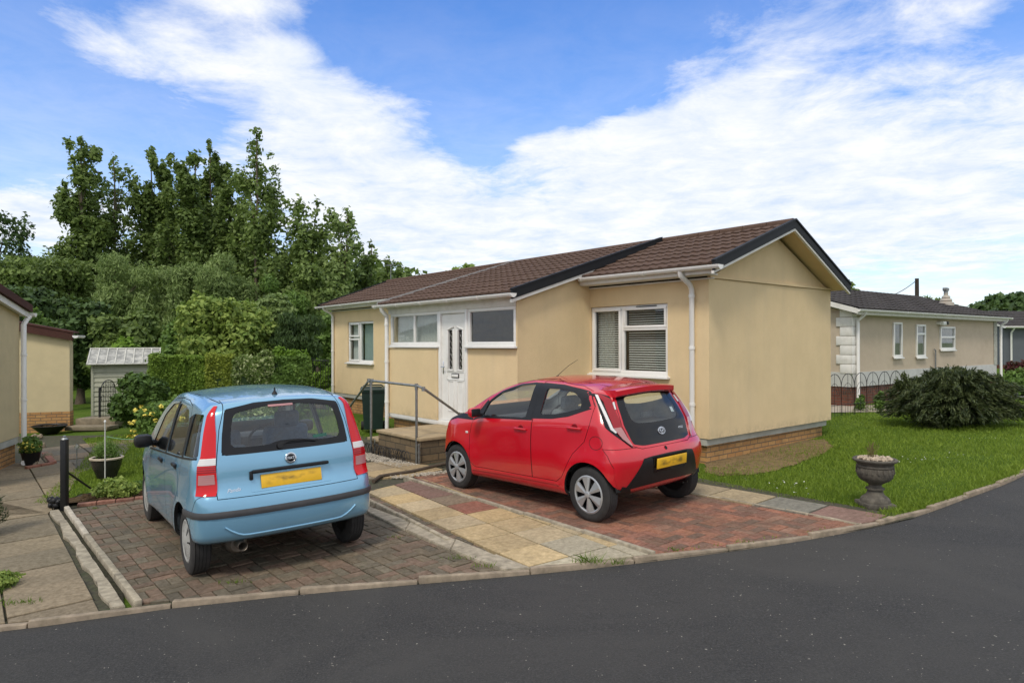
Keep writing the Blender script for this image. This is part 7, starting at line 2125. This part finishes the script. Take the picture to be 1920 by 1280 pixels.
# ---- things by the landing
GV = []
rg = random.Random(12)
for _ in range(900):
    u = rg.uniform(3.25, 5.6); v = rg.uniform(3.06, 3.42)+.0; q = HG(u, v, .004)
    GV.append(q)
for _ in range(500):
    t = rg.random(); q = Vector((-1.70+(.30+1.70)*t, 9.60+(10.35-9.60)*t, 0)); q.x += rg.uniform(-.09, .09); q.y += rg.uniform(-.08, .10); q.z = gz(q.x, q.y)+.006; GV.append(q)
tag(blobs(GV, .012, .026, 13).build('gravel', vary('pale_gravel', (.34, .30, .24), .5, 30, .85), None), 'pale gravel along the foot of the stone landing', 'gravel', kind='stuff')
e0 = [HG(5.4, 3.62), HG(4.9, 3.70)]
pts = [at_ground(700, 902, .02), at_ground(712, 893, .03), at_ground(735, 889, .03), at_ground(770, 884, .03), at_ground(800, 877, .03), at_ground(835, 869, .03), at_ground(870, 862, .03)]
m = MB(); m.tube(pts, .028, 8); tag(m.build('log_edging', vary('weathered_timber', (.075, .055, .038), .3, 14, .9, bump=.6), None, 50), 'dark weathered log edging curving round the gravel by the landing', 'edging')
for i, (px, py, h, lab) in enumerate(((786, 871, .30, 'short capped pipe standing in the gravel right of the right rail post'), (703, 852, .24, 'thin short stake in the gravel at the left rail post'))):
    p = at_ground(px, py); m = MB(); m.tube([(0, 0, -.03), (0, 0, h)], .016 if i == 0 else .008, 8); m.lathe([(.026, h*.62), (.026, h*.70)], seg=10) if i == 0 else None; m.tube([(0, 0, h), (0, 0, h+.03)], .022 if i == 0 else .010, 8); o = m.build('short_pipe', M_GREYMETAL, None, 40); o.location = p; tag(o, lab, 'pipe')
for i, (al, lab) in enumerate(((5.05, 'rusty wire hoop edging at the left end of the landing'), (4.45, 'rusty wire hoop edging left of the middle of the landing'), (3.85, 'rusty wire hoop edging nearest the right rail post'))):
    m = MB(); o0 = HG(al, 3.12); rg = random.Random(al)
    for k in range(12):
        c = HW(al+.28-.05*k, 3.10+rg.uniform(-.02, .02))-HW(al, 3.12); c.z = 0
        ax = (HW(1, 0)-HW(0, 0)).normalized(); w = .10
        m.tube([c+ax*w*math.cos(q)+Vector((0, 0, .19*math.sin(q))) for q in [math.pi*j/10 for j in range(11)]], .0045, 4)
    o = m.build('hoop_edging', M_IRON, None); o.location = o0; tag(o, lab, 'edging', 'wire hoop edging along the landing')
# small spade handle / pink tube near the bin
a = HW(5.2, 2.75, .50); 
# ---- arched wire border fence beyond the right lawn
a = at_depth(1552, 760, 15.0); b = at_depth(1690, 752, 17.0); d = Vector((b.x-a.x, b.y-a.y, 0)); L = d.length
wf_ = empty('border_fence', (a.x, a.y, gz(a.x, a.y)), math.atan2(d.y, d.x), 'arched black wire border fence beyond the bungalow gable', 'fence')
n = 6; w = L/n; zt = at_depth(1590, 700, 15.5).z-gz(a.x, a.y)
for i in range(n):
    m = MB(); x0 = i*w; hh = zt-w/2
    m.tube([(x0, 0, 0), (x0, 0, hh)]+[(x0+w/2-w/2*math.cos(q), 0, hh+w/2*math.sin(q)) for q in [math.pi*k/12 for k in range(1, 13)]]+[(x0+w, 0, 0)], .008, 6)
    m.tube([(x0+w/2, 0, 0), (x0+w/2, 0, zt)], .005, 5)
    for s_ in (.28, .5): m.tube([(x0+w/2-w*s_*.7*math.cos(q), 0, hh*.72+w*s_*.9*math.sin(q)) for q in [math.pi*k/10 for k in range(11)]], .005, 5)
    m.tube([(x0, 0, .25), (x0+w, 0, .25)], .006, 5)
    for k in range(5): m.tube([(x0+w*(k+.5)/5, 0, .0), (x0+w*(k+.5)/5, 0, .25)], .004, 4)
    m.build('panel', M_IRON, wf_)
for i, (px, py, h, lab) in enumerate(((1612, 768, .36, 'spindly green plant by the arched fence, left one'), (1648, 768, .45, 'taller spindly green plant by the arched fence, right one'))):
    p = at_ground(px, py); plant('border_plant', p, [(0, 0, h*.4, .12, .10, h*.4), (.05, 0, h*.8, .07, .06, h*.25)], 900, .035, M_LF_MID, lab, 'plant', 'plants along the arched fence', trunk_r=.01, part=('stem', 'foliage'), seed=60+i)
# bare strip behind the fence
ground_sheet([GP(1550, 772), GP(1700, 770), GP(1700, 758), GP(1550, 758)], 'path', vary('pale_path', (.36, .31, .24), .2, 5, .9), -.014)
# far pavement and garden at the right edge
ground_sheet([GP(1850, 748), GP(2100, 738), GP(2100, 716), GP(1870, 718)], 'path', vary('far_path', (.22, .22, .22), .2, 5, .9), .02)
p = at_ground(1918, 742); plant('round_shrub', p, [(0, 0, .35, .55, .5, .38), (.3, 0, .4, .4, .4, .3)], 3500, .05, M_LF_MID, 'rounded green shrub on the verge at the right edge', 'shrub', trunk_r=.03, seed=71, part=('stem', 'foliage'))
p = at_ground(1917, 712); plant('maroon_shrub', p, [(0, 0, .35, .30, .3, .32)], 1500, .05, leaf_mat('maroon_leaf', (.05, .010, .015), (.14, .03, .04), 1), 'dark maroon shrub in front of the pinkish house', 'shrub', trunk_r=.03, seed=72, part=('stem', 'foliage'))
p = at_ground(1895, 706); plant('maroon_shrub', p, [(0, 0, .3, .2, .2, .28)], 900, .05, bpy.data.materials['maroon_leaf'], 'small dark red plant right of the white downpipe of the slate home', 'shrub', trunk_r=.03, seed=73, part=('stem', 'foliage'))
# ---- telegraph pole and wire
p = at_depth(1720, 700, 40); zt = at_depth(1720, 522, 40).z; tp = empty('telegraph_pole', (p.x, p.y, gz(p.x, p.y)), 0, 'dark wooden telegraph pole rising behind the beige bungalow', 'telegraph pole')
m = MB(); m.tube([(0, 0, 0), (0, 0, zt-gz(p.x, p.y))], .13, 10, r2=.11); m.build('pole', M_BARKDK, tp, 40)
b = at_depth(1640, 560, 36); a_ = Vector((0, 0, zt-gz(p.x, p.y)-.1)); e_ = b-Vector((p.x, p.y, gz(p.x, p.y)))
m = MB(); m.tube([a_.lerp(e_, t/8)+Vector((0, 0, -.25*math.sin(math.pi*t/8))) for t in range(9)], .020, 5); m.build('wire', M_IRON, tp)
# ---- dark conifer and low greenery at the extreme left edge
p = at_ground(-45, 1010); plant('conifer', p, [(0, 0, .2+.1*k, .26-.02*k, .26-.02*k, .10) for k in range(7)], 7000, .028, M_LF_JUN, 'dark conifer sprays reaching in at the left edge above the old slabs', 'conifer', trunk_r=.03, seed=81, asp=.22, gravity=.3)
p = at_ground(-12, 1105); plant('low_shrub', p, [(0, 0, .06, .16, .2, .07)], 1800, .018, M_LF_YEL, 'yellowish green ground plant at the left edge beside the old slabs', 'shrub', trunk_r=.01, seed=82, part=('stems', 'foliage'))
# soil clods along the flower bed
rg = random.Random(31); GV = []
for _ in range(420):
    t = rg.random(); s_ = rg.uniform(-.16, .22); a0 = Vector((-5.60+(-3.0+5.60)*t, 8.62+(9.75-8.62)*t, 0)); q = a0+Vector((-.4, .9, 0))*s_; q.z = gz(q.x, q.y)+.035; GV.append(q)
tag(blobs(GV, .02, .05, 14, squash=.5).build('soil_clods', M_SOIL, None, 60), 'rough dark soil clods in the bed beyond the red edging', 'soil', kind='stuff')
def make_sky():
    w = bpy.data.worlds.new('World'); scn.world = w; w.use_nodes = True; t = w.node_tree; t.nodes.clear()
    N, Lk = t.nodes, t.links
    out = N.new('ShaderNodeOutputWorld')
    sky = N.new('ShaderNodeTexSky'); sky.sky_type = 'NISHITA'; sky.sun_disc = False; sky.sun_elevation = R(SUN_EL); sky.sun_rotation = R(SUN_ROT); sky.air_density = 1.0; sky.dust_density = .6; sky.ozone_density = 2.5
    bg1 = N.new('ShaderNodeBackground'); bg1.inputs[1].default_value = .13
    hs = N.new('ShaderNodeHueSaturation'); hs.inputs['Saturation'].default_value = 1.55; hs.inputs['Value'].default_value = 1.6; hs.inputs['Hue'].default_value = .512
    Lk.new(sky.outputs[0], hs.inputs['Color']); Lk.new(hs.outputs[0], bg1.inputs[0])
    bg2 = N.new('ShaderNodeBackground'); bg2.inputs[1].default_value = 1.0
    tc = N.new('ShaderNodeTexCoord'); sep = N.new('ShaderNodeSeparateXYZ'); Lk.new(tc.outputs['Generated'], sep.inputs[0])
    def M(op, a, b=0.0, c=None, clamp=False):
        m = N.new('ShaderNodeMath'); m.operation = op; m.use_clamp = clamp
        for i, v in enumerate((a, b) if c is None else (a, b, c)):
            if hasattr(v, 'links'): Lk.new(v, m.inputs[i])
            else: m.inputs[i].default_value = v
        return m.outputs[0]
    # project the view direction onto a flat cloud layer
    z = M('ADD', M('MAXIMUM', sep.outputs[2], 0.0), .09)
    px = M('DIVIDE', sep.outputs[0], z); py = M('DIVIDE', sep.outputs[1], z)
    cb = N.new('ShaderNodeCombineXYZ'); Lk.new(px, cb.inputs[0]); Lk.new(py, cb.inputs[1]); cb.inputs[2].default_value = CLOUD_SEED
    def noise(scale, det, rough, vec, dist=0.0):
        n = N.new('ShaderNodeTexNoise'); n.inputs['Scale'].default_value = scale; n.inputs['Detail'].default_value = det; n.inputs['Roughness'].default_value = rough; n.inputs['Distortion'].default_value = dist
        Lk.new(vec, n.inputs['Vector']); return n.outputs[0]
    n1 = noise(1.15, 10, .62, cb.outputs[0], .35)
    n2 = noise(.28, 3, .5, cb.outputs[0])
    n3 = noise(3.6, 8, .66, cb.outputs[0], .3)
    # the banks of cloud, each a soft patch of sky given by azimuth and elevation
    az = M('ARCTAN2', sep.outputs[0], sep.outputs[1]); el = M('ARCSINE', sep.outputs[2])
    tot = None
    for (a0, e0, sa, se, amp) in CLOUDS:
        da = M('DIVIDE', M('SUBTRACT', az, R(a0)), R(sa)); de = M('DIVIDE', M('SUBTRACT', el, R(e0)), R(se))
        g = M('EXPONENT', M('MULTIPLY', M('ADD', M('MULTIPLY', da, da), M('MULTIPLY', de, de)), -1.0))
        g = M('MULTIPLY', g, amp); tot = g if tot is None else M('ADD', tot, g)
    low = M('MULTIPLY', M('SUBTRACT', 1.0, M('DIVIDE', el, R(18)), clamp=True), .62)
    # unseen cloud added overhead and behind the camera to neutralise the blue skylight
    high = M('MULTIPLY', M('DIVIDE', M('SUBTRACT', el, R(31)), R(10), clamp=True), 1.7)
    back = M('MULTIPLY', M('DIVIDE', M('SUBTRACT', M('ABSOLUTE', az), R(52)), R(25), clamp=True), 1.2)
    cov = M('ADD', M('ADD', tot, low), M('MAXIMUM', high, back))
    fld = M('ADD', M('MULTIPLY', n1, 1.0), M('MULTIPLY', n3, .72))
    dens = M('SUBTRACT', M('ADD', fld, M('MULTIPLY', cov, .60)), 1.04)
    dens = M('ADD', dens, M('MULTIPLY', M('SUBTRACT', n2, .5), .25))
    mr = N.new('ShaderNodeMapRange'); mr.interpolation_type = 'SMOOTHSTEP'; Lk.new(dens, mr.inputs[0]); mr.inputs[1].default_value = -.20; mr.inputs[2].default_value = .42
    mr.inputs[3].default_value = .0; mr.inputs[4].default_value = .97
    # thin veil that leaves blue paler
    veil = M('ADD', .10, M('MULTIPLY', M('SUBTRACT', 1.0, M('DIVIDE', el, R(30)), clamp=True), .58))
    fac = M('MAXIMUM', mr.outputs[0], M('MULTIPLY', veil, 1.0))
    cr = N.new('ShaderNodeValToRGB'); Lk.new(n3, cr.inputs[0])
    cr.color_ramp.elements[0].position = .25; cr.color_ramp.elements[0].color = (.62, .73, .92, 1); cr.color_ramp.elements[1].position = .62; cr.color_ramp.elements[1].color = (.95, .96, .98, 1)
    Lk.new(cr.outputs[0], bg2.inputs[0])
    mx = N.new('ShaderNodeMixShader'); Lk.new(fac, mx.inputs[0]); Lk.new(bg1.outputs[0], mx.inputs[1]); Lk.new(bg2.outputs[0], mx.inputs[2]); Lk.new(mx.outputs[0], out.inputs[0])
SUN_EL, SUN_ROT = 52, 200     # sun high behind the camera, to the left
CLOUD_SEED = 3.7
def azel(px, py):
    d = cam_ray(px, py).normalized(); return math.degrees(math.atan2(d.x, d.y)), math.degrees(math.asin(d.z))
CLOUDS = []
for (px, py, sx, sy, amp) in ((250, 90, 110, 55, .75), (520, 130, 130, 50, .55), (650, 200, 150, 60, .8), (680, 290, 210, 80, 1.0), (450, 0, 90, 25, .7), (60, 390, 110, 50, .8), (1200, 270, 120, 50, .75), (1400, 200, 150, 70, .75), (1200, 250, 130, 50, .5), (1560, 50, 300, 70, .38), (830, 190, 70, 30, .4), (1480, 300, 200, 60, .35), (1000, 420, 500, 90, .9), (1620, 370, 260, 90, .75), (1850, 180, 200, 160, .38), (540, 95, 50, 18, .5), (1010, 280, 60, 25, .45), (900, 110, 200, 90, -.7), (60, 230, 90, 80, -.6), (900, 250, 60, 70, -.45), (1130, 60, 90, 60, -.5)):
    a0, e0 = azel(px, py); CLOUDS.append((a0, e0, math.degrees(sx/CF)*1.1, math.degrees(sy/CF)*1.1, amp))
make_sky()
sl = bpy.data.lights.new('sun', 'SUN'); sl.energy = 1.9; sl.angle = R(12); sl.color = (1, .92, .80)
so_ = bpy.data.objects.new('sun', sl); COL.objects.link(so_)
_a = R(SUN_ROT); _d = Vector((math.sin(_a)*math.cos(R(SUN_EL)), math.cos(_a)*math.cos(R(SUN_EL)), math.sin(R(SUN_EL))))
so_.rotation_euler = (-_d).to_track_quat('-Z', 'Y').to_euler()
scn.view_settings.view_transform = 'Standard'; scn.view_settings.look = 'None'; scn.view_settings.gamma = 1; scn.view_settings.exposure = .12
# ================================================================== sky, sun, camera
def make_camera():
    cd = bpy.data.cameras.new('camera'); cam = bpy.data.objects.new('camera', cd); COL.objects.link(cam)
    f = cam_ray(960, 640).normalized(); r = (cam_ray(1060, 640)-cam_ray(960, 640)).normalized(); u = r.cross(f)
    M = Matrix((r, u, -f)).transposed().to_4x4(); M.translation = Vector((0, 0, CH))
    cam.matrix_world = M; cd.sensor_width = 36; cd.lens = CF*36/1920; cd.clip_end = 2000; cd.clip_start = .1
    scn.camera = cam
make_camera()
